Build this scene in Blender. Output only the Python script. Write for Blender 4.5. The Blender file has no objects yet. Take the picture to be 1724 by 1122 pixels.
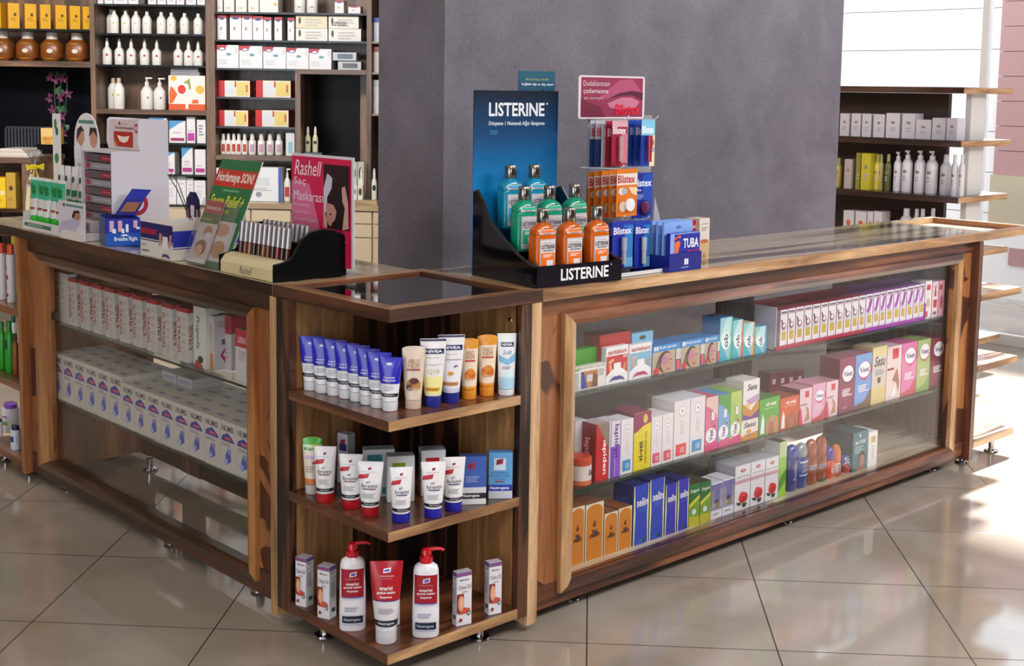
import bpy, bmesh, math, random
from mathutils import Vector, Matrix
R = math.radians
SC = bpy.context.scene
COL = SC.collection
random.seed(7)

# ---------------------------------------------------------------- camera, exposure, sky, sun, lamps and added fill
CAM = Vector((-1.7948, -2.3455, 1.4061))
YAW, PITCH, ROLL, FPX = R(46.9047), R(-6.204), R(0.894), 2194.95
fwd = Vector((math.cos(YAW)*math.cos(PITCH), math.sin(YAW)*math.cos(PITCH), math.sin(PITCH)))
_r = Vector((math.sin(YAW), -math.cos(YAW), 0)); _u = _r.cross(fwd)
RX = _r*math.cos(ROLL) + _u*math.sin(ROLL)
UX = -_r*math.sin(ROLL) + _u*math.cos(ROLL)
cd = bpy.data.cameras.new('camera'); cam = bpy.data.objects.new('camera', cd); COL.objects.link(cam)
m = Matrix((RX, UX, -fwd)).transposed().to_4x4(); m.translation = CAM
cam.matrix_world = m
cd.sensor_fit = 'HORIZONTAL'; cd.sensor_width = 36.0; cd.lens = FPX/1724*36
cd.shift_x = -10.688/1724; cd.shift_y = -172.514/1724
cd.clip_start = 0.05; cd.clip_end = 100
SC.camera = cam
vs = SC.view_settings
vs.view_transform = 'Standard'; vs.look = 'None'; vs.gamma = 1.0; vs.use_curve_mapping = False
vs.exposure = 0.0
SC.cycles.use_denoising = True
SC.cycles.max_bounces = 8; SC.cycles.transparent_max_bounces = 24
SC.cycles.sample_clamp_indirect = 4.0
SC.cycles.caustics_reflective = False; SC.cycles.caustics_refractive = False

world = bpy.data.worlds.new('sky'); SC.world = world; world.use_nodes = True
bg = world.node_tree.nodes['Background']; bg.inputs[0].default_value = (0.86, 0.93, 1.0, 1); bg.inputs[1].default_value = 3.6

def area(name, loc, target, sx, sy, power, col=(1, 1, 1)):
    d = bpy.data.lights.new(name, 'AREA'); d.shape = 'RECTANGLE'; d.size = sx; d.size_y = sy
    d.energy = power; d.color = col
    o = bpy.data.objects.new(name, d); COL.objects.link(o); o.location = loc
    o.rotation_euler = (Vector(target)-Vector(loc)).to_track_quat('-Z', 'Y').to_euler()
    return o
sd = bpy.data.lights.new('sun', 'SUN'); sd.energy = 26.0; sd.angle = R(3); sd.color = (1, .995, .985)
so = bpy.data.objects.new('sun', sd); COL.objects.link(so)
so.rotation_euler = Vector((-0.80, -0.30, -0.74)).to_track_quat('-Z', 'Y').to_euler()
# ceiling lamps of the shop, plus one added front fill
area('ceiling_lamp_light', (-0.9, -2.4, 2.93), (-0.3, -1.6, 0), 1.8, 0.6, 55, (1, .90, .78))
area('front_fill_light', (-1.7, -4.5, 1.7), (.5, .1, .5), 2.6, 1.6, 45, (.97, .98, 1))  # added fill that brightens the corner shelves; no window stands behind it
area('ceiling_lamp_light', (-2.2, 1.9, 2.93), (-1.2, 1.9, 0), 1.2, 0.6, 16, (1, .86, .7))
area('ceiling_lamp_light', (0.2, 2.6, 2.93), (2.9, 5.2, 1.3), 2.2, 0.6, 150, (1, .95, .9))
area('ceiling_lamp_light', (-1.2, 3.6, 2.93), (0.9, 6.6, 1.2), 2.0, 0.6, 85, (1, .95, .88))
area('ceiling_lamp_light', (2.0, -2.6, 2.93), (1.8, -1.2, 0), 2.2, 0.8, 150, (.97, .98, 1))

# ---------------------------------------------------------------- where a picture ray meets a known line or plane
def _ab(px, py): return (px-862-10.688)/FPX, (py-561+172.514)/FPX
def X_at(px, y, z):
    a = (px-872.688)/FPX; n = RX-a*fwd
    return CAM.x-((y-CAM.y)*n.y+(z-CAM.z)*n.z)/n.x
def Y_at(px, x, z):
    a = (px-872.688)/FPX; n = RX-a*fwd
    return CAM.y-((x-CAM.x)*n.x+(z-CAM.z)*n.z)/n.y
def Z_at(py, x, y):
    b = (py-388.486)/FPX; n = UX+b*fwd
    return CAM.z-((x-CAM.x)*n.x+(y-CAM.y)*n.y)/n.z
def ray(px, py):
    a, b = _ab(px, py); return fwd+RX*a-UX*b
def on_plane(px, py, n, d):
    v = ray(px, py); n = Vector(n); return CAM+v*((d-n.dot(CAM))/n.dot(v))

# ---------------------------------------------------------------- materials
def lin(h):
    h = h.lstrip('#'); c = [int(h[i:i+2], 16)/255 for i in (0, 2, 4)]
    return tuple((x/12.92 if x <= .04045 else ((x+.055)/1.055)**2.4) for x in c)+(1,)
_M = {}
def P(h, rough=.42, metal=0, coat=0, spec=.5):
    k = (h, rough, metal, coat, spec)
    if k in _M: return _M[k]
    mt = bpy.data.materials.new('paint_'+h.lstrip('#')); mt.use_nodes = True
    b = mt.node_tree.nodes['Principled BSDF']; b.inputs['Base Color'].default_value = lin(h)
    b.inputs['Roughness'].default_value = rough; b.inputs['Metallic'].default_value = metal
    b.inputs['Coat Weight'].default_value = coat; b.inputs['Specular IOR Level'].default_value = spec
    _M[k] = mt; return mt
def nodes(name):
    mt = bpy.data.materials.new(name); mt.use_nodes = True
    nt = mt.node_tree; return mt, nt, nt.nodes['Principled BSDF']
def wood(name, c1, c2, c3, axis='X', scale=1.0, rough=.32, patches=0, lo=.35, hi=.65):
    if name in _M: return _M[name]
    mt, nt, b = nodes(name); N = nt.nodes; L = nt.links
    tc = N.new('ShaderNodeTexCoord'); mp = N.new('ShaderNodeMapping')
    s = {'X': (1.2, 14, 14), 'Y': (14, 1.2, 14), 'Z': (14, 14, 1.2)}[axis]
    mp.inputs['Scale'].default_value = tuple(v*scale for v in s)
    L.new(tc.outputs['Object'], mp.inputs[0])
    n1 = N.new('ShaderNodeTexNoise'); n1.inputs['Scale'].default_value = 1.3; n1.inputs['Detail'].default_value = 4; n1.inputs['Distortion'].default_value = .7
    L.new(mp.outputs[0], n1.inputs['Vector'])
    r1 = N.new('ShaderNodeValToRGB'); L.new(n1.outputs[0], r1.inputs[0])
    e = r1.color_ramp.elements; e[0].position = lo; e[0].color = lin(c1); e[1].position = hi; e[1].color = lin(c2)
    q = r1.color_ramp.elements.new((lo+hi)/2+.02); q.color = lin(c3)
    mp2 = N.new('ShaderNodeMapping'); mp2.inputs['Scale'].default_value = tuple(v*scale*7 for v in s); L.new(tc.outputs['Object'], mp2.inputs[0])
    n2 = N.new('ShaderNodeTexNoise'); n2.inputs['Scale'].default_value = 1.5; n2.inputs['Detail'].default_value = 3; L.new(mp2.outputs[0], n2.inputs['Vector'])
    mx = N.new('ShaderNodeMix'); mx.data_type = 'RGBA'; mx.blend_type = 'MULTIPLY'
    mr = N.new('ShaderNodeMapRange'); mr.inputs[1].default_value = .3; mr.inputs[2].default_value = .7; mr.inputs[3].default_value = .72; mr.inputs[4].default_value = 1.12
    L.new(n2.outputs[0], mr.inputs[0]); L.new(r1.outputs[0], mx.inputs[6]); L.new(mr.outputs[0], mx.inputs[7]); mx.inputs[0].default_value = 1
    out = mx.outputs[2]
    if patches:
        n3 = N.new('ShaderNodeTexNoise'); n3.inputs['Scale'].default_value = 4.5; n3.inputs['Detail'].default_value = 1; n3.inputs['Distortion'].default_value = 1.2
        L.new(tc.outputs['Object'], n3.inputs['Vector'])
        r3 = N.new('ShaderNodeValToRGB'); r3.color_ramp.elements[0].position = .57; r3.color_ramp.elements[1].position = .59
        r3.color_ramp.elements[0].color = (0, 0, 0, 1); L.new(n3.outputs[0], r3.inputs[0])
        m3 = N.new('ShaderNodeMix'); m3.data_type = 'RGBA'; L.new(r3.outputs[0], m3.inputs[0]); L.new(out, m3.inputs[6]); m3.inputs[7].default_value = lin('#4a2413')
        out = m3.outputs[2]
    L.new(out, b.inputs['Base Color']); b.inputs['Roughness'].default_value = rough
    b.inputs['Coat Weight'].default_value = .35; b.inputs['Coat Roughness'].default_value = .12
    _M[name] = mt; return mt
def walnut(ax='X'): return wood('walnut_'+ax, '#3a2016', '#8c5638', '#663c28', ax)
def darkwood(ax='X'): return wood('dark_walnut_'+ax, '#1e110b', '#573622', '#3a2216', ax)
def ebony(ax='Z'): return wood('ebony_'+ax, '#1c100b', '#5e3a25', '#2f1b12', ax, 1.6, .3, 0, .42, .58)
def honey(ax='Z', p=0): return wood('honey_%s%d' % (ax, p), '#8a5230', '#b47c49', '#9e6439', ax, .7, .35, p)
def paleedge(ax='X'): return wood('pale_edge_'+ax, '#80593c', '#d6b088', '#bb9064', ax, 1, .3)
def veneer(ax='Z'): return wood('veneer_'+ax, '#8c6038', '#ba8a58', '#a4764a', ax, 2.2, .4)
def topwood(ax='X'): return wood('top_veneer_'+ax, '#54423a', '#d0bfa4', '#b9a68c', ax, .6, .12, 0, .40, .50)
def shelfwood(ax='X'): return wood('cabinet_wood_'+ax, '#49352a', '#86674f', '#6a4f3d', ax, .8, .5)
def glass_mat(name, tint=(1, 1, 1, 1), f0=.045):
    if name in _M: return _M[name]
    mt, nt, b = nodes(name); N = nt.nodes; L = nt.links
    lw = N.new('ShaderNodeLayerWeight'); lw.inputs[0].default_value = .5
    pw = N.new('ShaderNodeMath'); pw.operation = 'POWER'; pw.inputs[1].default_value = 5; L.new(lw.outputs['Facing'], pw.inputs[0])
    ma = N.new('ShaderNodeMath'); ma.operation = 'MULTIPLY_ADD'; ma.inputs[1].default_value = 1-f0; ma.inputs[2].default_value = f0; L.new(pw.outputs[0], ma.inputs[0])
    t = N.new('ShaderNodeBsdfTransparent'); t.inputs[0].default_value = tint
    g = N.new('ShaderNodeBsdfGlossy'); g.inputs['Roughness'].default_value = .02
    mx = N.new('ShaderNodeMixShader'); L.new(ma.outputs[0], mx.inputs[0]); L.new(t.outputs[0], mx.inputs[1]); L.new(g.outputs[0], mx.inputs[2])
    L.new(mx.outputs[0], N['Material Output'].inputs[0]); _M[name] = mt; return mt
def liquid(h, name):
    k = 'liq'+h
    if k in _M: return _M[k]
    mt, nt, b = nodes(name); b.inputs['Base Color'].default_value = lin(h); b.inputs['Roughness'].default_value = .06
    b.inputs['Transmission Weight'].default_value = .4; b.inputs['IOR'].default_value = 1.2; b.inputs['Coat Weight'].default_value = .6
    _M[k] = mt; return mt
CLEAR = glass_mat('clear_pane', f0=.03); SHELFGLASS = glass_mat('shelf_glass', (.90, .96, .94, 1), .06)
FILM = glass_mat('clear_film', (.97, .98, 1, 1), .10)
EDGEGLASS = P('#14302e', .1)
def chrome(): return P('#c8c8cc', .12, 1)

# ---------------------------------------------------------------- mesh collector
class MB:
    def __init__(s): s.v = []; s.f = []; s.m = []; s.mats = []
    def mi(s, mt):
        if mt not in s.mats: s.mats.append(mt)
        return s.mats.index(mt)
    def add(s, vs, fs, mt):
        o = len(s.v); i = s.mi(mt); s.v += [tuple(p) for p in vs]
        for f in fs: s.f.append(tuple(o+k for k in f)); s.m.append(i)
    def box(s, x0, x1, y0, y1, z0, z1, mt, mats=None):
        v = [(x0, y0, z0), (x1, y0, z0), (x1, y1, z0), (x0, y1, z0), (x0, y0, z1), (x1, y0, z1), (x1, y1, z1), (x0, y1, z1)]
        F = {'B': (0, 3, 2, 1), 'T': (4, 5, 6, 7), 'F': (0, 1, 5, 4), 'R': (1, 2, 6, 5), 'K': (2, 3, 7, 6), 'L': (3, 0, 4, 7)}
        for k, f in F.items(): s.add(v, [f], (mats or {}).get(k, mt))
    def prism(s, poly, z0, z1, mt):
        n = len(poly); v = [(x, y, z0) for x, y in poly]+[(x, y, z1) for x, y in poly]
        s.add(v, [tuple(range(n-1, -1, -1)), tuple(range(n, 2*n))]+[(i, (i+1) % n, n+(i+1) % n, n+i) for i in range(n)], mt)
    def extrude(s, poly3, off, mt):
        n = len(poly3); off = Vector(off); a = [Vector(p) for p in poly3]
        s.add([tuple(p) for p in a]+[tuple(p+off) for p in a], [tuple(range(n-1, -1, -1)), tuple(range(n, 2*n))]+[(i, (i+1) % n, n+(i+1) % n, n+i) for i in range(n)], mt)
    def tube(s, pts, r, mt, n=8):
        pts = [Vector(p) for p in pts]; rings = []
        for i, p in enumerate(pts):
            t = (pts[min(i+1, len(pts)-1)]-pts[max(i-1, 0)]).normalized()
            a = t.cross(Vector((0, 0, 1)) if abs(t.z) < .9 else Vector((1, 0, 0))).normalized(); b = t.cross(a)
            rr = r[i] if isinstance(r, (list, tuple)) else r
            rings.append([p+a*rr*math.cos(2*math.pi*k/n)+b*rr*math.sin(2*math.pi*k/n) for k in range(n)])
        v = [tuple(p) for q in rings for p in q]; f = []
        for i in range(len(pts)-1):
            for k in range(n): f.append((i*n+k, i*n+(k+1) % n, (i+1)*n+(k+1) % n, (i+1)*n+k))
        f += [tuple(range(n-1, -1, -1)), tuple((len(pts)-1)*n+k for k in range(n))]
        s.add(v, f, mt)
    def loft(s, secs, mt, n=20, cap=True):
        """secs: (z, rx, ry, power, ox, oy[, material])"""
        base = len(s.v); 
        for q in secs:
            z, rx, ry, pw, ox, oy = q[:6]
            for k in range(n):
                a = 2*math.pi*k/n; c, d = math.cos(a), math.sin(a)
                s.v.append((ox+rx*math.copysign(abs(c)**(2/pw), c), oy+ry*math.copysign(abs(d)**(2/pw), d), z))
        for i in range(len(secs)-1):
            mm = s.mi(secs[i][6] if len(secs[i]) > 6 else mt)
            for k in range(n):
                s.f.append((base+i*n+k, base+i*n+(k+1) % n, base+(i+1)*n+(k+1) % n, base+(i+1)*n+k)); s.m.append(mm)
        if cap:
            s.f.append(tuple(base+k for k in range(n-1, -1, -1))); s.m.append(s.mi(secs[0][6] if len(secs[0]) > 6 else mt))
            l = len(secs)-1
            s.f.append(tuple(base+l*n+k for k in range(n))); s.m.append(s.mi(secs[l][6] if len(secs[l]) > 6 else mt))
    def build(s, name, parent=None, loc=(0, 0, 0), rot=0, smooth=False, bevel=0, link=True):
        me = bpy.data.meshes.new(name); me.from_pydata(s.v, [], s.f)
        for mt in s.mats: me.materials.append(mt)
        me.polygons.foreach_set('material_index', s.m)
        if smooth: me.shade_smooth()
        if smooth:
            try: me.set_sharp_from_angle(angle=R(38))
            except Exception: pass
        me.update()
        o = bpy.data.objects.new(name, me); COL.objects.link(o); o.parent = parent; o.location = loc; o.rotation_euler = (0, 0, rot)
        if bevel:
            b = o.modifiers.new('edge', 'BEVEL'); b.width = bevel; b.segments = 2; b.limit_method = 'ANGLE'
        return o

# ---------------------------------------------------------------- lettering (cached triangles in a unit box)
_T = {}
def text_mesh(st, bold=False, italic=False):
    k = (st, bold, italic)
    if k in _T: return _T[k]
    cu = bpy.data.curves.new('lettering', 'FONT'); cu.body = st; cu.size = 1; cu.resolution_u = 2 if len(st) < 26 else 1
    if bold: cu.offset = .022
    if italic: cu.shear = .3
    o = bpy.data.objects.new('lettering', cu); COL.objects.link(o)
    dg = bpy.context.evaluated_depsgraph_get(); ev = o.evaluated_get(dg); me = ev.to_mesh()
    v = [(p.co.x, p.co.y) for p in me.vertices]; f = [tuple(p.vertices) for p in me.polygons]
    ev.to_mesh_clear(); bpy.data.objects.remove(o); bpy.data.curves.remove(cu)
    if not v: _T[k] = ([], []); return _T[k]
    x0 = min(p[0] for p in v); x1 = max(p[0] for p in v); y0 = min(p[1] for p in v); y1 = max(p[1] for p in v)
    v = [((p[0]-x0)/(x1-x0+1e-9), (p[1]-y0)/(y1-y0+1e-9)) for p in v]
    _T[k] = (v, f); return _T[k]
EPS = .00022
def print_on(mb, S, w, h, shapes, gx=1, gy=1, rough=.4):
    """shapes in fractions of a w x h field; S(u, v, layer) gives the 3D point."""
    for k, sh in enumerate(shapes):
        t = sh[0]; e = k+1
        if t == 'r':
            _, u0, v0, u1, v1, c = sh; n, q = gx, gy
            pts = [S((u0+(u1-u0)*i/n)*w, (v0+(v1-v0)*j/q)*h, e) for j in range(q+1) for i in range(n+1)]
            mb.add(pts, [(j*(n+1)+i, j*(n+1)+i+1, (j+1)*(n+1)+i+1, (j+1)*(n+1)+i) for j in range(q) for i in range(n)], P(c, rough))
        elif t == 'e':
            _, cu, cv, ru, rv, c = sh; n = 20
            pts = [S(cu*w, cv*h, e)]+[S((cu+k_*ru*math.cos(2*math.pi*i/n))*w, (cv+k_*rv*math.sin(2*math.pi*i/n))*h, e) for k_ in (.5, 1) for i in range(n)]
            mb.add(pts, [(0, 1+i, 1+(i+1) % n) for i in range(n)]+[(1+i, 1+n+i, 1+n+(i+1) % n, 1+(i+1) % n) for i in range(n)], P(c, rough))
        elif t == 'p':
            _, c, ps = sh
            if gx < 2: mb.add([S(a*w, b*h, e) for a, b in ps], [tuple(range(len(ps)))], P(c, rough)); continue
            ca = (sum(a for a, b in ps)/len(ps), sum(b for a, b in ps)/len(ps)); tr = [(ca, ps[i], ps[(i+1) % len(ps)]) for i in range(len(ps))]
            for _k in range(2):
                nx_ = []
                for A_, B_, C_ in tr:
                    ab, bc, ac = [((p[0]+q[0])/2, (p[1]+q[1])/2) for p, q in ((A_, B_), (B_, C_), (A_, C_))]
                    nx_ += [(A_, ab, ac), (ab, B_, bc), (ac, bc, C_), (ab, bc, ac)]
                tr = nx_
            for t3 in tr: mb.add([S(a*w, b*h, e) for a, b in t3], [(0, 1, 2)], P(c, rough))
        elif t == 't':
            _, u0, v0, u1, v1, c, st = sh[:7]; op = sh[7] if len(sh) > 7 else ''
            V, F = text_mesh(st, 'b' in op, 'i' in op)
            if 'U' in op: q = [(1-b, a) for a, b in V]      # reads upward
            elif 'D' in op: q = [(b, 1-a) for a, b in V]    # reads downward
            else: q = V
            mb.add([S((u0+(u1-u0)*a)*w, (v0+(v1-v0)*b)*h, e) for a, b in q], F, P(c, rough))
        elif t == 'l':
            _, u0, v0, u1, v1, c, n = sh; rnd = random.Random(int(u0*997+v0*313+n))
            for i in range(n):
                vv = v1-(v1-v0)*(i+.5)/n; hh = (v1-v0)/n*.28; uu = u1-(u1-u0)*rnd.random()*.35
                ks = [u0+(uu-u0)*k_/4 for k_ in range(5)] if gx > 1 else [u0, uu]
                pts = [S(a_*w, (vv-hh)*h, e) for a_ in ks]+[S(a_*w, (vv+hh)*h, e) for a_ in ks]; m_ = len(ks)
                mb.add(pts, [(k_, k_+1, m_+k_+1, m_+k_) for k_ in range(m_-1)], P(c, rough))

# ---------------------------------------------------------------- naming
def tag(o, label=None, cat=None, group=None, kind=None):
    if label: o['label'] = label
    if cat: o['category'] = cat
    if group: o['group'] = group
    if kind: o['kind'] = kind
    return o
def empty(name, label, cat, loc=(0, 0, 0), rot=0, group=None):
    o = bpy.data.objects.new(name, None); COL.objects.link(o); o.location = loc; o.rotation_euler = (0, 0, rot); o.empty_display_size = .05
    return tag(o, label, cat, group)
def dup(root, loc, rot, label, group=None):
    r = root.copy(); COL.objects.link(r); r.location = loc; r.rotation_euler = (root.rotation_euler.x, root.rotation_euler.y, rot); r['label'] = label
    if group: r['group'] = group
    for ch in list(root.children):
        c = ch.copy(); COL.objects.link(c); c.parent = r
        for g in list(ch.children):
            d = g.copy(); COL.objects.link(d); d.parent = c
    return r
ORD = ['first', 'second', 'third', 'fourth', 'fifth', 'sixth', 'seventh', 'eighth', 'ninth', 'tenth', 'eleventh', 'twelfth', 'thirteenth', 'fourteenth', 'fifteenth', 'sixteenth', 'seventeenth']

# ---------------------------------------------------------------- product kinds
def carton(name, label, w, h, d, loc, rot, base='#e8e6e6', front=(), right=(), left=(), top=(), cols=None, group=None, cat='box', rough=.4, flap=True):
    """a folding carton: bottom centre at loc, printed front looks along local -Y"""
    mb = MB(); b = P(base, rough); cm = {k: P(c, rough) for k, c in (cols or {}).items()}
    mb.box(-w/2, w/2, -d/2, d/2, 0, h, b, cm)
    print_on(mb, lambda u, v, e: (-w/2+u, -d/2-e*EPS, v), w, h, front, rough=rough)
    print_on(mb, lambda u, v, e: (w/2+e*EPS, -d/2+u, v), d, h, right, rough=rough)
    print_on(mb, lambda u, v, e: (-w/2-e*EPS, d/2-u, v), d, h, left, rough=rough)
    print_on(mb, lambda u, v, e: (-w/2+u, -d/2+v, h+e*EPS), w, d, top, rough=rough)
    if flap: mb.box(-w/2+.001, w/2-.001, -d/2+.0006, -d/2+.0016, h, h+.0004, b)
    o = mb.build(name, None, loc, rot)
    return tag(o, label, cat, group)
def loft_surface(secs):
    """front surface of a loft as S(x, z, layer); x from the centre"""
    def S(x, z, e):
        for a, b in zip(secs, secs[1:]):
            if a[0] <= z <= b[0] or b is secs[-1]:
                t = max(0, min(1, (z-a[0])/max(1e-6, b[0]-a[0]))); rx, ry, pw, oy = [a[i]+(b[i]-a[i])*t for i in (1, 2, 3, 5)]; break
        q = min(.985, abs(x)/max(1e-6, rx)); x = math.copysign(min(abs(x), .985*rx), x); return (x, oy-ry*(1-q**pw)**(1/pw)-.0005-e*EPS, z)
    return S
def label_on(mb, secs, x0, x1, z0, z1, shapes, gx=8, gy=3):
    S = loft_surface(secs)
    print_on(mb, lambda u, v, e: S(x0+u, z0+v, e), x1-x0, z1-z0, shapes, gx, gy)
def tube_product(name, label, w, h, capr, caph, loc, rot, body, capc, shapes, group=None, arc=False, zones=()):
    """squeeze tube standing on its cap, flat crimped end on top"""
    root = empty(name, label, 'tube', loc, rot, group)
    c = MB(); cr = capr
    c.loft([(0, cr*.97, cr*.97, 2, 0, 0), (.002, cr, cr, 2, 0, 0), (caph*.97, cr*1.02, cr*1.02, 2, 0, 0), (caph, cr*.98, cr*.98, 2, 0, 0)], P(capc, .3), 24)
    c.build('cap', root, smooth=True)
    mb = MB(); br = cr*1.01; z0 = caph+.0015; H = h-z0; zones = list(zones) or [(0, body)]
    ts = sorted(set([i/8 for i in range(9)]+[q for q, _ in zones])); secs = []
    for t in ts:
        col = [c2 for q, c2 in zones if q <= t+1e-6][-1]
        if arc and t > .93: continue
        secs.append((z0+H*t, br+(w/2-br)*(t**.85), br*(1-t)**.62*.98+.0012, 2, 0, 0, P(col, .28, 0, .3)))
    if arc:
        c3 = secs[-1][6]
        secs += [(h-.006, w/2*.97, .0016, 2, 0, 0, c3), (h-.003, w/2*.80, .0013, 2, 0, 0, c3), (h-.001, w/2*.55, .0012, 2, 0, 0, c3), (h, w/2*.25, .001, 2, 0, 0, c3)]
    mb.loft(secs, P(body, .28, 0, .3), 24)
    label_on(mb, secs, -w/2, w/2, caph+.002, h-.001, shapes, 10, 4)
    mb.build('tube_body', root, smooth=True)
    return root

# ================================================================ THE SETTING
def struct(o, label=None):
    o['kind'] = 'structure'
    if label: o['label'] = label
    return o
TILE = .4828; TG = R(-46.2711); TX, TY = -.4712, .906
mt, nt, b = nodes('polished_tiles'); N = nt.nodes; L = nt.links
tc = N.new('ShaderNodeTexCoord'); mp = N.new('ShaderNodeMapping'); mp.vector_type = 'TEXTURE'
mp.inputs['Location'].default_value = (TX, TY, 0); mp.inputs['Rotation'].default_value = (0, 0, TG); mp.inputs['Scale'].default_value = (TILE, TILE, TILE)
L.new(tc.outputs['Object'], mp.inputs[0]); sp = N.new('ShaderNodeSeparateXYZ'); L.new(mp.outputs[0], sp.inputs[0])
def edge(axis):
    f = N.new('ShaderNodeMath'); f.operation = 'FRACT'; L.new(sp.outputs[axis], f.inputs[0])
    a = N.new('ShaderNodeMath'); a.operation = 'SUBTRACT'; a.inputs[1].default_value = .5; L.new(f.outputs[0], a.inputs[0])
    c = N.new('ShaderNodeMath'); c.operation = 'ABSOLUTE'; L.new(a.outputs[0], c.inputs[0])
    g = N.new('ShaderNodeMath'); g.operation = 'GREATER_THAN'; g.inputs[1].default_value = .4962; L.new(c.outputs[0], g.inputs[0]); return g
g1, g2 = edge('X'), edge('Y'); gm = N.new('ShaderNodeMath'); gm.operation = 'MAXIMUM'; L.new(g1.outputs[0], gm.inputs[0]); L.new(g2.outputs[0], gm.inputs[1])
nz = N.new('ShaderNodeTexNoise'); nz.inputs['Scale'].default_value = 2.2; nz.inputs['Detail'].default_value = 5; nz.inputs['Distortion'].default_value = .8
L.new(tc.outputs['Object'], nz.inputs['Vector']); cr = N.new('ShaderNodeValToRGB'); L.new(nz.outputs[0], cr.inputs[0])
cr.color_ramp.elements[0].position = .3; cr.color_ramp.elements[0].color = lin('#8f8376'); cr.color_ramp.elements[1].position = .7; cr.color_ramp.elements[1].color = lin('#a69b90')
mx = N.new('ShaderNodeMix'); mx.data_type = 'RGBA'; L.new(gm.outputs[0], mx.inputs[0]); L.new(cr.outputs[0], mx.inputs[6]); mx.inputs[7].default_value = lin('#2b2420')
L.new(mx.outputs[2], b.inputs['Base Color'])
rr = N.new('ShaderNodeMapRange'); rr.inputs[3].default_value = .07; rr.inputs[4].default_value = .5; L.new(gm.outputs[0], rr.inputs[0]); L.new(rr.outputs[0], b.inputs['Roughness'])
b.inputs['Specular IOR Level'].default_value = .6
FLOOR = mt
q = MB(); q.box(-6, 9, -7, 12, -.08, 0, FLOOR); struct(q.build('floor'), 'glossy beige square floor tiles laid on the diagonal')

# plaster of the big pillar wall
mt, nt, b = nodes('grey_plaster'); N = nt.nodes; L = nt.links
tc = N.new('ShaderNodeTexCoord'); n1 = N.new('ShaderNodeTexNoise'); n1.inputs['Scale'].default_value = 3.2; n1.inputs['Detail'].default_value = 7; n1.inputs['Roughness'].default_value = .62; n1.inputs['Distortion'].default_value = .5
L.new(tc.outputs['Object'], n1.inputs['Vector']); cr = N.new('ShaderNodeValToRGB'); L.new(n1.outputs[0], cr.inputs[0])
e = cr.color_ramp.elements; e[0].position = .3; e[0].color = lin('#5f5a66'); e[1].position = .72; e[1].color = lin('#7d7885')
n2 = N.new('ShaderNodeTexNoise'); n2.inputs['Scale'].default_value = 90; n2.inputs['Detail'].default_value = 2; L.new(tc.outputs['Object'], n2.inputs['Vector'])
mr = N.new('ShaderNodeMapRange'); mr.inputs[1].default_value = .35; mr.inputs[2].default_value = .7; mr.inputs[3].default_value = .86; mr.inputs[4].default_value = 1.1; L.new(n2.outputs[0], mr.inputs[0])
mx = N.new('ShaderNodeMix'); mx.data_type = 'RGBA'; mx.blend_type = 'MULTIPLY'; mx.inputs[0].default_value = 1; L.new(cr.outputs[0], mx.inputs[6]); L.new(mr.outputs[0], mx.inputs[7])
L.new(mx.outputs[2], b.inputs['Base Color']); b.inputs['Roughness'].default_value = .45
bp = N.new('ShaderNodeBump'); bp.inputs['Strength'].default_value = .12; L.new(n1.outputs[0], bp.inputs['Height']); L.new(bp.outputs[0], b.inputs['Normal'])
PLASTER = mt
q = MB(); q.box(.989, 3.317, 1.0, 1.36, 0, 3.0, PLASTER); struct(q.build('wall_pillar'), 'wide pillar wall with mottled grey plaster behind the counter')

# back wall runs along the tile grid
BA = R(-46.2711); BN = Vector((math.cos(BA+math.pi/2), math.sin(BA+math.pi/2), 0)); BU = Vector((math.cos(BA), math.sin(BA), 0))
BD = 8.0                       # distance of the cabinet fronts from the viewer's foot point
BO = Vector((CAM.x, CAM.y, 0))+BN*BD
def BW(u, d, z): p = BO+BU*u+BN*d; return Vector((p.x, p.y, z))
def buz(px, py, d=0):
    """a ray from the viewer onto the cabinet plane, in wall coordinates (along, height)"""
    p = on_plane(px, py, BN, BN.dot(BO)+d); return ((p-BO).dot(BU), p.z)
def bbox_(mb, u0, u1, d0, d1, z0, z1, mt):
    vs_ = [BW(u, d, z) for z in (z0, z1) for u, d in ((u0, d0), (u1, d0), (u1, d1), (u0, d1))]
    mb.add(vs_, [(0, 3, 2, 1), (4, 5, 6, 7), (0, 1, 5, 4), (1, 2, 6, 5), (2, 3, 7, 6), (3, 0, 4, 7)], mt)
q = MB(); bbox_(q, -5.2, 1.2, .46, .6, 0, 3.0, P('#5b5148', .8)); struct(q.build('wall_back'), 'brown wall behind the wall cabinets')
q = MB(); bbox_(q, -5.35, -5.2, -10, .6, 0, 3.0, P('#6a5c4e', .8)); struct(q.build('wall_left'), 'plain beige side wall')
q = MB(); q.box(-6.2, 5.4, -4.75, -4.6, 0, 3.0, P('#2e2a28', .8)); q.box(5.2, 5.35, -4.59, -3.03, 0, 3.0, P('#6e655c', .8)); struct(q.build('wall_added_front'), 'dark wall added behind the viewer to dim reflections')  # unseen dark wall added to keep bright sky out of the glass reflections
q = MB(); q.prism([(-6.6, -4.6), (5.35, -4.6), (5.35, 2.8), (2.6, 9.6), (-4.8, 9.6)], 3.0, 3.1, P('#d9d6d0', .8)); struct(q.build('ceiling'), 'white shop ceiling')
# shop window on the street side, seen past the pillar
q = MB(); fr = P('#e9e9ea', .4)
for y in (-3.0, -1.2, 1.31, 2.7): q.box(5.22, 5.27, y-.02, y+.02, 0, 3.0, fr)
q.box(5.22, 5.27, -3.0, 2.7, 0, .06, fr); q.box(5.22, 5.27, -3.0, 2.7, 2.94, 3.0, fr)
w1 = struct(q.build('window_1'), 'white framed shop window over the whole street side')
q = MB(); q.box(5.24, 5.248, -2.98, 2.68, .06, 2.94, glass_mat('window_glass', (.98, .99, 1, 1), .02)); q.build('pane', w1)
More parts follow.
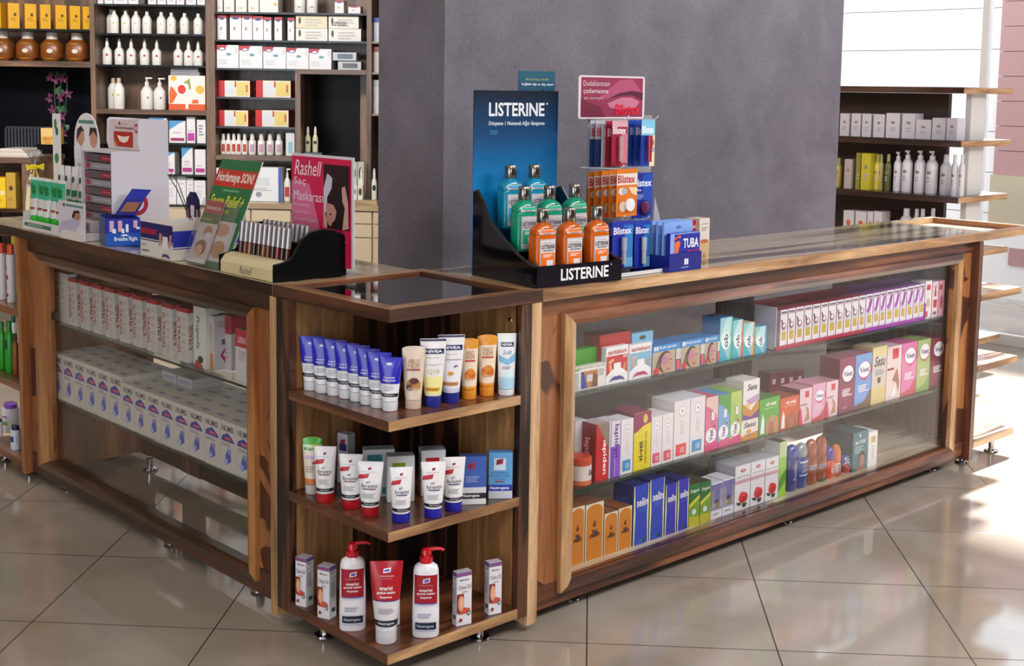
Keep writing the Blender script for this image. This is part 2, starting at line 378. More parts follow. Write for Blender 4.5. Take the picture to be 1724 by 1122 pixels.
# facade across the street: white cladding and pink lap siding
mt, nt, b = nodes('white_cladding'); b.inputs['Base Color'].default_value = lin('#f0f0f2'); b.inputs['Roughness'].default_value = .6
q = MB(); z = 0
while z < 2.1:
    q.box(7.0, 7.1, 2.09, 6.4, z, z+.285, mt); z += .29
q.box(7.02, 7.1, 2.09, 6.4, 0, 2.2, P('#77777a', .7))
struct(q.build('wall_street'), 'white horizontally clad building front across the street')
q = MB(); z = .86
while z < 2.1:
    q.box(6.9, 7.0, -5.4, 2.07, z, z+.168, P('#ad8787', .7)); z += .172
q.box(6.96, 7.05, -5.4, 2.07, .86, 2.18, P('#7c3c44', .7)); struct(q.build('wall_siding'), 'pale pink lap siding on the building across the street')
q = MB(); q.box(6.88, 7.05, -5.4, 2.08, .50, .859, P('#b8ac94', .7)); q.box(6.86, 7.05, -5.4, 2.08, 0, .499, P('#e8e6e6', .7)); q.box(6.85, 6.859, -5.4, 1.9, .24, .36, P('#b08a8c', .7)); struct(q.build('wall_plinth'), 'beige and white plinth under the pink siding')
q = MB(); q.box(9.0, 30, -20, 30, -.1, -.02, P('#cfcdca', .8)); q.box(5.6, 9.0, -20, -7, -.1, -.02, P('#cfcdca', .8)); struct(q.build('ground_outside'), 'pale pavement outside the shop')

# ================================================================ THE COUNTER
H = .9; HT = .869
def miter_frame(mb, p0, p1, q0, q1, face, depth, mats, plane):
    """rectangular moulding: outer p0..p1, inner q0..q1 in (u, z); plane(u, w, z) maps to space, w from face to depth"""
    o = [(p0[0], p0[1]), (p1[0], p0[1]), (p1[0], p1[1]), (p0[0], p1[1])]; i = [(q0[0], q0[1]), (q1[0], q0[1]), (q1[0], q1[1]), (q0[0], q1[1])]
    md = [((a[0]*.45+b2[0]*.55), (a[1]*.45+b2[1]*.55)) for a, b2 in zip(o, i)]
    for k in range(4):
        j = (k+1) % 4
        V = [plane(*o[k], depth), plane(*o[j], depth), plane(*o[k], face+.006), plane(*o[j], face+.006), plane(*md[k], face), plane(*md[j], face), plane(*i[k], face+.007), plane(*i[j], face+.007), plane(*i[k], depth), plane(*i[j], depth)]
        mb.add(V, [(0, 1, 3, 2), (2, 3, 5, 4), (4, 5, 7, 6), (6, 7, 9, 8)], mats[k % 2])
def part(name, parent, *boxes, mt=None, bevel=.0015):
    q = MB()
    for bx in boxes: q.box(*bx, mt)
    return q.build(name, parent, bevel=bevel)
def foot(parent, x, y, top=.045):
    q = MB(); q.loft([(0, .026, .026, 2, 0, 0), (.004, .028, .028, 2, 0, 0), (.008, .026, .026, 2, 0, 0), (.009, .012, .012, 2, 0, 0), (top, .012, .012, 2, 0, 0)], chrome(), 20)
    return q.build('foot', parent, (x, y, 0), smooth=True)

# -- long display counter (its glass front looks along -Y)
rc = empty('display_counter', 'long glazed wooden display counter full of toiletries, in front of the grey pillar', 'display counter')
part('end_panel', rc, (.452, .486, 0, .45, .022, .868), mt=paleedge('Z'))
part('end_panel', rc, (2.755, 2.782, 0, .45, .03, .868), mt=walnut('Z'))
ff = part('face_frame', rc, (.486, 2.755, .03, .05, .825, .868), mt=walnut('X'))
part('face_frame', rc, (.486, 2.755, .03, .05, .036, .10), mt=walnut('X'))
part('stile', rc, (.486, .634, .032, .05, .10, .825), mt=honey('Z', 1)); part('stile', rc, (2.63, 2.755, .032, .05, .10, .825), mt=honey('Z', 1))
part('face_frame', rc, (.634, 2.63, .034, .05, .79, .825), mt=walnut('X'))
q = MB(); miter_frame(q, (.588, .068), (2.672, .826), (.630, .100), (2.634, .793), .010, .034, (walnut('X'), paleedge('Z')), lambda u, z, w: (u, w, z)); q.build('moulding', rc)
part('glass_front', rc, (.60, 2.66, .042, .047, .08, .81), mt=CLEAR, bevel=0)
part('base_board', rc, (.486, 2.755, .052, .448, .075, .098), mt=topwood('X'))
for z in (.592, .322):
    q = MB(); q.box(.487, 2.754, .056, .43, z-.008, z, SHELFGLASS, {'F': EDGEGLASS, 'K': EDGEGLASS}); q.build('glass_shelf', rc)
part('back_post', rc, (1.76, 1.95, .425, .447, .098, .868), mt=ebony('Z'))
part('back_panel', rc, (2.45, 2.755, .435, .447, .098, .60), mt=darkwood('Z'))
part('back_rail', rc, (.486, 2.755, .43, .447, .83, .868), mt=darkwood('X'))
for x in (.70, 1.7, 2.62, 2.70):
    for y in ((.09, .40) if x < 2.65 else (.12,)): foot(rc, x, y)

# -- short display counter (its glass front looks along -X)
lc = empty('display_counter', 'shorter glazed wooden display counter stocked with white medicine boxes on two glass shelves', 'display counter')
part('end_panel', lc, (0, .45, .473, .503, .022, .868), mt=paleedge('Z'))
part('end_panel', lc, (0, .45, 2.097, 2.125, .03, .868), mt=honey('Z'))
part('face_frame', lc, (.03, .05, .503, 2.097, .82, .868), mt=darkwood('Y')); part('face_frame', lc, (.03, .05, .503, 2.097, .036, .11), mt=darkwood('Y'))
part('stile', lc, (.032, .05, .503, .64, .11, .82), mt=honey('Z', 1)); part('stile', lc, (.032, .05, 1.93, 2.097, .11, .82), mt=honey('Z', 1))
part('face_frame', lc, (.034, .05, .64, 1.93, .785, .82), mt=darkwood('Y'))
q = MB(); miter_frame(q, (.606, .072), (2.020, .822), (.645, .112), (1.925, .790), .010, .034, (darkwood('Y'), honey('Z')), lambda u, z, w: (w, u, z)); q.build('moulding', lc)
part('glass_front', lc, (.042, .047, .62, 2.0, .09, .81), mt=CLEAR, bevel=0)
for z in (.588, .322):
    q = MB(); q.box(.052, .43, .504, 2.096, z-.008, z, SHELFGLASS, {'L': EDGEGLASS, 'R': EDGEGLASS}); q.build('glass_shelf', lc)
part('back_post', lc, (.425, .447, 1.63, 1.76, .036, .868), mt=walnut('Z')); part('back_post', lc, (.425, .447, .504, .60, .036, .868), mt=walnut('Z'))
part('back_post', lc, (.425, .447, 2.0, 2.096, .036, .868), mt=walnut('Z'))
part('back_rail', lc, (.43, .447, .60, 2.0, .036, .09), mt=darkwood('Y')); part('back_rail', lc, (.43, .447, .60, 2.0, .82, .868), mt=darkwood('Y'))
for y in (1.95, 1.2, .70):
    for x in (.09, .40): foot(lc, x, y)

# -- open corner shelf unit
cs = empty('corner_shelf_unit', 'open wooden corner shelf unit with three shelves of hand cream and lotion', 'shelf unit')
def corner_panels(root):
    q = MB()                                       # panel standing in x (faces -X), planks of light veneer and dark ebony
    q.box(.418, .4515, .005, .24, .05, .868, veneer('Z')); q.box(.418, .4515, .24, .418, .05, .868, ebony('Z')); q.build('side_panel', root, bevel=.001)
    q = MB(); q.box(.418-.218, .418, .417, .4725, .05, .868, ebony('Z')); q.box(.005, .2, .417, .4725, .05, .868, veneer('Z')); q.build('side_panel', root, bevel=.001)
corner_panels(cs)
part('side_post', cs, (.4165, .4505, 0, .022, .05, .868), mt=ebony('Z')); part('side_post', cs, (0, .022, .4155, .4722, .05, .868), mt=ebony('Z'))
for i, (z0, z1) in enumerate(((.614, .638), (.350, .374), (.052, .078))):
    q = MB(); q.box(.0, .4165, .0, .4155, z0, z1, walnut('X'), {'F': paleedge('X'), 'L': walnut('Y')}); q.build('shelf', cs, bevel=.0015)
for p in ((.05, .33), (.12, .40), (.34, .06), (.40, .13)): foot(cs, *p, top=.052)
q = MB(); q.tube([(.40, .03, .83), (.40, .018, .83)], .004, chrome(), 10); q.build('bracket', cs)

# -- open end shelf units beyond both display counters
def end_unit(name_label, fx):
    r_ = empty('end_shelf_unit', name_label, 'shelf unit')
    return r_
er = end_unit('open wooden end shelf unit in bright daylight, its bare shelves pointing at the street window', 0)
for z in (.665, .392, .100): 
    q = MB(); q.box(2.786, 3.105, 0, .42, z-.026, z, paleedge('X'), {'T': topwood('X')}); q.build('shelf', er, bevel=.002)
part('shelf', er, (2.786, 2.975, .0, .30, .812, .832), mt=paleedge('X'))
part('back_panel', er, (2.783, 2.785, .02, .44, .05, .868), mt=veneer('Z'))
for p in ((2.82, .06), (3.05, .06), (3.05, .38), (2.82, .38)): foot(er, *p, top=.074)
part('rear_post', er, (2.79, 2.84, .421, .445, .05, .868), mt=veneer('Z'))
el = end_unit('open wooden end shelf unit with shampoo and cream jars beyond the shorter counter', 0)
for z in (.612, .348, .078): 
    q = MB(); q.box(0.0, .42, 2.128, 2.46, z-.026, z, walnut('Y'), {'F': darkwood('Y')}); q.build('shelf', el, bevel=.002)
part('back_panel', el, (.02, .44, 2.1255, 2.1275, .05, .868), mt=veneer('Z')); part('rear_post', el, (.421, .445, 2.13, 2.18, .04, .868), mt=darkwood('Z'))
for p in ((.06, 2.2), (.06, 2.42), (.38, 2.42), (.38, 2.2)): foot(el, *p, top=.052)

# -- worktops
def frame_top(name, label, x0, x1, y0, y1, bw, inset_z, inset_mt, mx_, my_, edge_x, edge_y):
    r_ = empty(name, label, 'countertop')
    def piece(poly, top, side):
        q = MB(); n = len(poly); v = [(x, y, HT+.0005) for x, y in poly]+[(x, y, H) for x, y in poly]
        q.add(v, [tuple(range(n-1, -1, -1))], side); q.add(v, [tuple(range(n, 2*n))], top); q.add(v, [(i, (i+1) % n, n+(i+1) % n, n+i) for i in range(n)], side); return q
    P4 = [(x0, y0), (x1, y0), (x1, y1), (x0, y1)]; I4 = [(x0+bw, y0+bw), (x1-bw, y0+bw), (x1-bw, y1-bw), (x0+bw, y1-bw)]
    for k in range(4):
        j = (k+1) % 4; hor = k % 2 == 0
        piece([P4[k], P4[j], I4[j], I4[k]], mx_ if hor else my_, edge_x if hor else edge_y).build('frame_rail', r_, bevel=.0012)
    q = MB(); q.box(x0+bw-.002, x1-bw+.002, y0+bw-.002, y1-bw+.002, HT+.001, inset_z, inset_mt); q.build('inset_panel', r_)
    return r_
BLACKGLASS = P('#07050a', .03, 0, 1)
frame_top('countertop', 'square corner countertop of wood framing a black glass panel', 0, .49, 0, .49, .043, .893, BLACKGLASS, paleedge('X'), paleedge('Y'), walnut('X'), walnut('Y'))
r_ = empty('countertop', 'long polished striped wood countertop of the longer display counter', 'countertop')
q = MB(); q.box(.4905, 2.80, 0, .453, HT+.0005, .9, topwood('X'), {'F': paleedge('X'), 'K': paleedge('X')}); q.build('top_board', r_, bevel=.002)
q = MB(); q.box(.4905, 2.80, .0002, .010, .9001, .9010, paleedge('X')); q.build('edge_strip', r_)
frame_top('countertop', 'recessed wooden countertop tray at the window end of the long counter', 2.8005, 3.19, 0, .453, .030, .878, P('#c9bfa9', .15), topwood('X'), topwood('Y'), paleedge('X'), honey('Y'))
r_ = empty('countertop', 'dark edged wooden countertop of the shorter display counter', 'countertop')
q = MB(); q.box(0, .453, .4905, 2.5, HT+.0005, .9, topwood('Y'), {'L': darkwood('Y')}); q.build('top_board', r_, bevel=.002)

# ================================================================ GOODS IN THE LONG DISPLAY COUNTER
GR = 0
def row_long(z, items, y0=.085, where='', cat='box'):
    """items: (name, label, x-left, x-right, top, depth, style, group) read along the shelf front; bottoms on the shelf"""
    out = []
    for it in items:
        name, label, a, b_, top, d, st = it[:7]; g = it[7] if len(it) > 7 else None; yy = y0+(it[8] if len(it) > 8 else 0)
        x0, x1 = X_at(a, yy, z), X_at(b_, yy, z); hh = Z_at(top, x0, yy)-z; w = x1-x0-.0012
        out.append(carton(name, label, w, hh, d, ((x0+x1)/2, yy+d/2, z+.0004), 0, group=g, **st))
    return out
Z1, Z2, Z3 = .592, .322, .098
def st(base, front=(), **k): k.update(base=base, front=front); return k
girl = [('r', 0, .78, 1, 1, '#2f8bd0'), ('t', .25, .85, .86, .95, '#e8f2fa', 'Roll spunk', 'b'), ('r', .06, .83, .12, .97, '#f2f4f6'), ('r', .14, .83, .20, .97, '#f2f4f6'),
        ('r', 0, 0, .82, .78, '#b9a893'), ('e', .46, .40, .26, .38, '#3a2a22'), ('e', .52, .36, .22, .35, '#c39a84'), ('p', '#6d5a4e', [(.04, 0), (.20, 0), (.30, .34), (.22, .62)]),
        ('e', .44, .46, .13, .17, '#c07c98'), ('e', .64, .46, .04, .02, '#2c2420'), ('e', .56, .14, .08, .025, '#9c5650'), ('e', .13, .13, .10, .11, '#d8232f'), ('r', .84, .05, .98, .4, '#d65a68'), ('r', .82, .42, 1, .78, '#cfc9c4')]
film = [('t', .17, .88, .97, .97, '#28323a', 'Roll film pedi'), ('r', .03, .84, .09, .96, '#6fae35'), ('r', .10, .84, .15, .96, '#6fae35'), ('r', .22, .06, .75, .78, '#b5793a'), ('p', '#203a9c', [(.22, .06), (.42, .06), (.30, .78), (.22, .78)]), ('p', '#7a4520', [(.55, .06), (.75, .06), (.75, .5), (.62, .7)]), ('r', .40, .32, .58, .62, '#cfd0d8'), ('l', .03, .06, .18, .78, '#b0b0b4', 14), ('l', .78, .5, .97, .8, '#b0b0b4', 4)]
def bandage(col, arc):
    return [('r', 0, 0, 1, 1, '#ecebed'), ('t', .08, .80, .94, .93, '#b3141f', 'sanitabant', 'b'), ('r', .02, .24, .98, .76, col), ('p', '#d7a078', [(.12, .52), (.24, .56), (.30, .30), (.18, .28)]), ('p', '#c98e64', [(.80, .52), (.92, .56), (.86, .26), (.74, .28)]), ('p', '#dcae8a', [(.10, .62), (.34, .70), (.34, .62), (.14, .54)]),
            ('r', .34, .20, .66, .56, '#f1f1f3'), ('p', '#f1f1f3', [(.02, .24), (.98, .24), (.70, .40), (.30, .40)]), ('p', arc, [(.15, .06), (.22, .14), (.36, .20), (.64, .20), (.78, .14), (.85, .06), (.70, .10), (.30, .10)])]
def ob(c): return [('r', 0, 0, 1, 1, '#8fcbd6'), ('p', '#bfe2e6', [(0, .55), (.55, 1), (1, 1), (1, .8), (.2, .1), (0, .1)]), ('p', c, [(.78, 0), (1, 0), (1, 1), (.92, 1), (.86, .5)]), ('p', '#39a9c4', [(0, 0), (.7, 0), (.3, .3), (0, .5)]), ('e', .48, .46, .38, .2, '#eef5f6'), ('t', .30, .30, .66, .62, '#154a80', 'ob', 'bU')]
row1 = [
 ('blister_carton', 'white box of film plasters with a bent finger picture, standing before a green box', 965.5, 1018.7, 621, .02, st('#e4e2de', film)),
 ('plaster_carton', 'red and white plaster box with an empty blue arc at its foot', 1019, 1056.5, 587, .018, st('#ecebed', bandage('#c3262c', '#3c3f8c')+[('t', .74, .68, .93, .75, '#f5f0ee', '20', 'b')])),
 ('plaster_carton', 'pale blue and white plaster box with a red arc at its foot', 1058.4, 1096, 582.6, .018, st('#ecebed', bandage('#7db6d8', '#b8306a'))),
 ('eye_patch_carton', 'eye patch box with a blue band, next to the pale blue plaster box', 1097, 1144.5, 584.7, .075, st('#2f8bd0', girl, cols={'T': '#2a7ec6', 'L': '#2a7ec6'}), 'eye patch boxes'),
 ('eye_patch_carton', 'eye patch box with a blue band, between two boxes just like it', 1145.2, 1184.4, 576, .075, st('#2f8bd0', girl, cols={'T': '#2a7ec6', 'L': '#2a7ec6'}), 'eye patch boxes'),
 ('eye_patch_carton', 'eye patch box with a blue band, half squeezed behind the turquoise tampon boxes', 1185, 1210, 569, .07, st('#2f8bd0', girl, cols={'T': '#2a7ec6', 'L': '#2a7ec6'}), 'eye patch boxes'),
 ('tampon_carton', 'tallest turquoise tampon box, with a blue side', 1210.5, 1231.5, 536.7, .07, st('#2a79b8', ob('#3fbf9a')), 'tampon boxes'),
 ('tampon_carton', 'turquoise tampon box with an orange edge, second along from the eye patches', 1232, 1249.5, 541, .06, st('#57b6c6', ob('#d66a3a')), 'tampon boxes'),
 ('tampon_carton', 'turquoise tampon box with a yellow edge, third along from the eye patches', 1250, 1269, 546, .06, st('#e0d7b0', ob('#d9a032')), 'tampon boxes'),
 ('tampon_carton', 'smallest turquoise tampon box, next to the red case of slim cartons', 1270, 1289, 552, .06, st('#4fb0cc', ob('#4fa8d8')), 'tampon boxes'),
]
row_long(Z1, row1, .075)
def at_long(name, label, a, b_, top, d, st_, yy, z, group=None): row_long(z, [(name, label, a, b_, top, d, st_, group)], yy)
at_long('plaster_carton', 'plain green box standing behind the film plaster box', 966, 1008, 591, .03, st('#3f9a22'), .11, Z1)
at_long('plaster_carton', 'plain dark red box on its side behind the red plaster box', 1008, 1060, 566, .06, st('#b01d22', cols={'T': '#8e1519'}), .10, Z1)
at_long('plaster_carton', 'light blue hanging card box behind the pale blue plaster box', 1062, 1098, 563, .02, st('#7db9dc', [('e', .5, .88, .16, .05, '#4a4a52')]), .10, Z1)
# slim cartons in a red and purple shelf tray
mb = MB(); xa, xm, xb = X_at(1303, .07, Z1), X_at(1455, .07, Z1), X_at(1555.5, .07, Z1)+.002
for x0, x1, c in ((xa, xm, '#b0143c'), (xm, xb, '#a02fa6')):
    mb.box(x0, x1, .066, .069, Z1+.0005, Z1+.012, P(c)); mb.box(x0, x1, .15, .153, Z1+.0005, Z1+.15, P(c)); mb.box(x0, x1, .069, .15, Z1+.0005, Z1+.003, P(c))
mb.box(xa, xa+.003, .066, .153, Z1+.0005, Z1+.14, P('#c9c4d2')); mb.box(xb-.003, xb, .066, .153, Z1+.0005, Z1+.06, P('#a02fa6'))
tag(mb.build('shelf_tray'), 'low card tray, half red and half purple, holding a long row of slim white cartons', 'tray')
px = [1311.4, 1324.5, 1337.4, 1351.6, 1365.6, 1379.2, 1392.3, 1406, 1418.9, 1431.8, 1443.5, 1455.4, 1468, 1479.4, 1489.5, 1502.4, 1513.5, 1524.3, 1535.9, 1546.2, 1554.6]
def slim(red):
    c = '#8c1534' if red else '#9a2aa8'
    a = [('r', 0, 0, .07, 1, c), ('r', .15, .915, .92, .95, '#3b3560'), ('r', .12, .885, .94, .90, '#a03040'), ('r', .28, .20, .82, .42, '#c9a93a'), ('e', .78, .06, .08, .02, '#333333'), ('l', .2, .44, .9, .5, '#bdbdc2', 2)]
    a += [('e', .5, .58, .28, .085, '#7a2850'), ('e', .5, .59, .19, .06, '#e9e6ea'), ('p', '#7a2850', [(.12, .76), (.22, .76), (.42, .62), (.32, .60)])] if red else [('p', '#a52bb0', [(.3, .5), (.62, .56), (.9, .86), (.62, .88), (.5, .76)]), ('e', .36, .56, .2, .06, '#b04cc0')]
    return a
for i in range(20):
    red = i < 11; xo = X_at(px[i], .071, Z1+.004); x1 = X_at(px[i+1], .071, Z1+.004)
    hh = Z_at(523.5+(497-523.5)*(i/11) if red else 497+(477-497)*((i-11)/9), xo, .071)-Z1-.003
    carton('slim_carton', 'slim white carton with %s, %s in the %s half of the tray' % ('a dark red ring' if red else 'a purple brush', ORD[i if red else i-11], 'red' if red else 'purple'),
           x1-xo-.0014, hh, .07, ((xo+x1)/2, .1065, Z1+.0035), 0, '#e6e2e8', slim(red), cols={'T': '#a01638' if red else '#9430a4', 'L': '#b9b4c0'}, group='slim cartons in the red half of the tray' if red else 'slim cartons in the purple half of the tray')
r1b = [('slim_carton', 'slim white carton with a red square, beside the purple tray half', 1555.6, 1566.5, 474.5, .06, st('#e9e0e2', [('r', .2, .76, .8, .9, '#c81f2e'), ('r', .1, .05, .5, .2, '#d0302e'), ('e', .5, .42, .3, .12, '#c9b2a0')])),
       ('slim_carton', 'slim white carton with a red figure, next to last on the upper glass shelf', 1568, 1577.5, 476, .06, st('#e6d6dc', [('r', .2, .28, .85, .5, '#cf2440'), ('p', '#c01a34', [(.3, .6), (.7, .6), (.6, .8), (.8, .95), (.5, .85), (.2, .95), (.4, .8)]), ('r', .2, .08, .8, .16, '#9a3fa0')])),
       ('slim_carton', 'slim pink carton, last on the upper glass shelf before the end panel', 1578.5, 1588, 474, .06, st('#d39aa8', [('r', .1, .75, .6, .9, '#a01f3c'), ('e', .5, .4, .3, .2, '#a04a6a')]))]
row_long(Z1, r1b, .072)

# middle shelf
def lap(c1, st_='lapiden', extra=()): return [('t', .48, .10, .88, .70, '#f5eef0', st_, 'bD')]+list(extra)
def wax(c): return [('r', 0, 0, 1, 1, '#e6dfe4'), ('e', .5, .82, .26, .10, '#d9cdd4'), ('e', .5, .82, .20, .075, '#eeeaee'), ('e', .5, .82, .05, .02, '#c06a80'), ('t', .40, .42, .48, .66, '#a58a9a', 'hair wax cartridge', 'D'), ('t', .54, .40, .60, .62, '#b59aaa', 'roll on wax', 'D'), ('r', .14, .06, .78, .26, c), ('t', .40, .10, .66, .20, '#f3eef2', '100'), ]
def veetv(c, c2): return [('r', 0, 0, 1, 1, c), ('p', c2, [(0, .85), (.35, .80), (.8, .68), (1, .55), (1, 1), (0, 1)]), ('p', '#d42a78', [(0, 0), (1, 0), (1, .14), (.5, .17), (0, .10)]), ('e', .46, .28, .42, .14, '#f0eef2'), ('t', .28, .18, .64, .39, '#3a2a7a', 'Veet', 'bU'), ('l', .46, .5, .7, .78, '#f4f0f4', 1), ('t', .40, .46, .46, .74, '#8c2a64', 'wax strips', 'U'), ('t', .56, .46, .62, .74, '#8c2a64', 'face', 'U'), ('e', .72, .44, .08, .03, '#c01f5a')]
def veeth(c, c2, c3='#d42a78', disc=.66): return [('r', 0, 0, 1, 1, c), ('p', c2, [(0, .0), (1, .0), (1, .34), (.6, .12), (0, .06)]), ('p', c3, [(.30, disc-.14), (.6, disc-.20), (1, disc-.05), (1, disc+.10), (.8, disc-.05)]), ('e', .56, disc, .40, .165, c3), ('e', .54, disc+.01, .36, .15, '#f1eef4'), ('t', .26, disc-.04, .84, disc+.06, '#47307c', 'Veet', 'b'), ('l', .2, .3, .85, .44, '#f2e6f0', 4)]
essu = [('r', 0, 0, 1, 1, '#e8e2e4'), ('p', '#c98a2a', [(0, 0), (1, .0), (1, .5), (.5, .22), (0, .42)]), ('p', '#6a3a86', [(0, .0), (.0, .16), (.5, .06), (1, .22), (1, 0)]), ('t', .24, .74, .86, .90, '#3a2050', 'Sesu', 'bi'), ('p', '#b79ac4', [(.2, .5), (1, .62), (1, .46), (.4, .36)]), ('e', .3, .36, .13, .07, '#e9c46a')]
body = lambda c, c2: [('r', 0, 0, 1, 1, c), ('t', .3, .78, .84, .90, '#f4efda', 'vi-vet', 'b'), ('t', .22, .70, .86, .75, '#e8e0b0', 'depilatory'), ('p', c2, [(.35, 0), (1, 0), (.9, .42), (.62, .52), (.34, .34)]), ('p', '#a86a4a', [(.45, 0), (.75, 0), (.7, .3), (.5, .34)]), ('p', '#e8ecf0', [(.06, .05), (.26, .05), (.24, .42), (.16, .62), (.10, .42)])]
legs = [('r', 0, 0, 1, 1, '#e2c4cc'), ('r', .42, .74, .74, .92, '#cc1f3c'), ('r', .06, .54, .62, .57, '#a01f3a'), ('p', '#b57a58', [(.4, .05), (.85, .1), (.75, .4), (.5, .52), (.62, .3)]), ('p', '#c8305a', [(0, 0), (.3, 0), (.12, .5), (0, .4)])]
row2 = [
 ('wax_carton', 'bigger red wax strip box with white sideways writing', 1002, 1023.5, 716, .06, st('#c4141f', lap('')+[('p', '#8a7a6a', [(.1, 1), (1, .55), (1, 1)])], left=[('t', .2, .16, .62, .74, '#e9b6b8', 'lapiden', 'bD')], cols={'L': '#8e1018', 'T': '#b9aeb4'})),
 ('wax_carton', 'purple and silver wax strip box with purple sideways writing', 1024, 1043, 712, .06, st('#d9d2e0', [('r', .0, 0, 1, 1, '#d9d2e0'), ('r', .55, 0, 1, 1, '#8a4cc8'), ('r', .12, 0, .5, 1, '#7c3fb8'), ('r', .16, .55, .96, 1, '#ded6e4'), ('t', .38, .34, .86, .94, '#5a2a8c', 'lapiden', 'bD')], cols={'L': '#b9b0c0'})),
 ('wax_carton', 'slim white wax box with a low blue square, between purple and yellow boxes', 1043.8, 1064.7, 709, .06, st('#e4e2ea', wax('#2b90c8'))),
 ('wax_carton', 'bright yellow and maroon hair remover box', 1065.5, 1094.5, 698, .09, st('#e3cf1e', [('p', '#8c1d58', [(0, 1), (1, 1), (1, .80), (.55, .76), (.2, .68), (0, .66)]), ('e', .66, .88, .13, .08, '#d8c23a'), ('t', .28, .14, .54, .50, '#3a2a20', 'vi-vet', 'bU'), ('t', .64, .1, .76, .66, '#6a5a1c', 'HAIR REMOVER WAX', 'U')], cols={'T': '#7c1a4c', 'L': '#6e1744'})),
 ('wax_carton', 'shorter white wax box with a salmon square, beside the yellow box', 1095.2, 1113, 704, .08, st('#e6dfe4', wax('#dd5a68')), 'white wax boxes'),
 ('wax_carton', 'shorter white wax box with a salmon square, beside the taller pale one', 1113.6, 1132, 700, .08, st('#e6dfe4', wax('#dd5a68')), 'white wax boxes'),
 ('wax_carton', 'tall white wax box with a red square', 1133, 1159.7, 678, .09, st('#e6dfe4', wax('#e0444f')), 'white wax boxes'),
 ('wax_carton', 'tall white wax box with a blue square', 1160.4, 1185, 672, .09, st('#e2e2ea', wax('#2b90c8')), 'white wax boxes'),
 ('wax_carton', 'pink hair remover box with a round white badge near its foot', 1186, 1207, 671, .09, st('#d0688c', veetv('#d86a92', '#e4c2bc')), 'upright hair remover boxes'),
 ('wax_carton', 'light blue hair remover box with a round white badge near its foot', 1207.5, 1227, 667, .09, st('#5a9ad0', veetv('#6aa4d4', '#4f9a3a')), 'upright hair remover boxes'),
 ('wax_carton', 'lime green hair remover box with a round white badge near its foot', 1227.5, 1246.5, 662, .09, st('#8ab84a', veetv('#9cc45a', '#b4cc6a')), 'upright hair remover boxes'),
 ('hair_cream_carton', 'white and gold box lying under another gold cream box', 1247, 1275.8, 711, .08, st('#e6dfd6', [('p', '#d08a2c', [(0, 0), (1, 0), (1, .35), (0, .22)]), ('t', .14, .62, .86, .9, '#2a2048', 'Sesu', 'bi'), ('e', .45, .42, .14, .1, '#d8922e'), ('l', .2, .18, .8, .3, '#a57a3a', 2)])),
 ('cream_carton', 'green hair remover box with a hand and tube picture', 1276.8, 1311, 675, .08, st('#4f9a2e', body('#55a838', '#c08a68'), cols={'T': '#3f8030'})),
 ('cream_carton', 'orange hair remover box with a hand and tube picture', 1311.8, 1343.5, 673, .08, st('#c85420', body('#d2562a', '#a8542a'), cols={'T': '#9a4426'})),
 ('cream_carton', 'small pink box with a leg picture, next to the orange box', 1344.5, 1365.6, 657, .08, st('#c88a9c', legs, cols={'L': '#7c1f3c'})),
 ('cream_carton', 'small pale pink box with a round white badge', 1366.2, 1388.2, 649, .08, st('#d890b0', veeth('#dfa4c4', '#cc3a4c')), 'small pink hair remover boxes'),
 ('cream_carton', 'small pink box with a leg picture, next to the maroon box', 1389, 1409.3, 644.6, .08, st('#c88a9c', legs)),
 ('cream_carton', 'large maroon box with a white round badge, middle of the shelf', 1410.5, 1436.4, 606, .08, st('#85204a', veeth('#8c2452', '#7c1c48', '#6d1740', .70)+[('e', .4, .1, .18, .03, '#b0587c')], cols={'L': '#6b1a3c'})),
 ('cream_carton', 'large blue box with a white round badge', 1437.2, 1464.6, 599.7, .08, st('#5a84cc', veeth('#6a9ad8', '#6a4a3c', '#b8206a', .70), cols={'T': '#8a2a60'})),
 ('cream_carton', 'large beige hair remover box with dark italic writing', 1465.4, 1489.5, 587, .08, st('#cbb98e', [('r', 0, 0, 1, .3, '#d3bf80'), ('r', 0, .85, 1, 1, '#d8cc96'), ('r', 0, .3, 1, .85, '#cfc6bc'), ('t', .14, .66, .92, .84, '#3a2450', 'Sesu', 'bi'), ('p', '#6a3020', [(.4, .36), (.6, .36), (.62, .46), (.38, .46)]), ('l', .2, .5, .9, .6, '#8c86a0', 3)])),
 ('cream_carton', 'large white box with a red square and a leg picture', 1490.3, 1514.8, 586, .08, st('#ddc0c4', [('r', 0, 0, 1, 1, '#e2cccc'), ('r', .36, .76, .78, .95, '#cc1f3c'), ('r', .04, .56, .5, .6, '#8c1f30'), ('p', '#a8684c', [(.4, .36), (.72, .58), (.9, .3), (.86, .1), (.7, .3)]), ('p', '#e8e6ea', [(.3, .05), (.7, .05), (.6, .3)])])),
 ('cream_carton', 'large pink box with a white round badge', 1515.6, 1540.6, 580, .08, st('#cf5f98', veeth('#d878ac', '#c0405a', '#d03088', .74)), 'large hair remover boxes'),
 ('cream_carton', 'large green box with a white round badge', 1541.4, 1563.4, 574.6, .08, st('#93ac62', veeth('#a2b872', '#7ca05a', '#b86a7c', .76)), 'large hair remover boxes'),
 ('cream_carton', 'large maroon box with a white round badge, last on its shelf', 1564.2, 1588, 571.5, .08, st('#742038', veeth('#7c2440', '#6c1c34', '#6d1730', .76)), 'large hair remover boxes'),
]
row_long(Z2, row2, .075)
at_long('wax_carton', 'small white box with a brown window behind the orange capped jar', 966, 985, 711, .04, st('#cfcad4', [('r', .1, .1, .9, .45, '#a06a5c'), ('r', .2, .15, .8, .4, '#c9c2cc')]), .13, Z2)
row_long(Z2, [('hair_cream_carton', 'white and gold hair cream box stacked on the gold one', 1248.5, 1276, 640, .07, st('#e2dcde', essu))], .077)
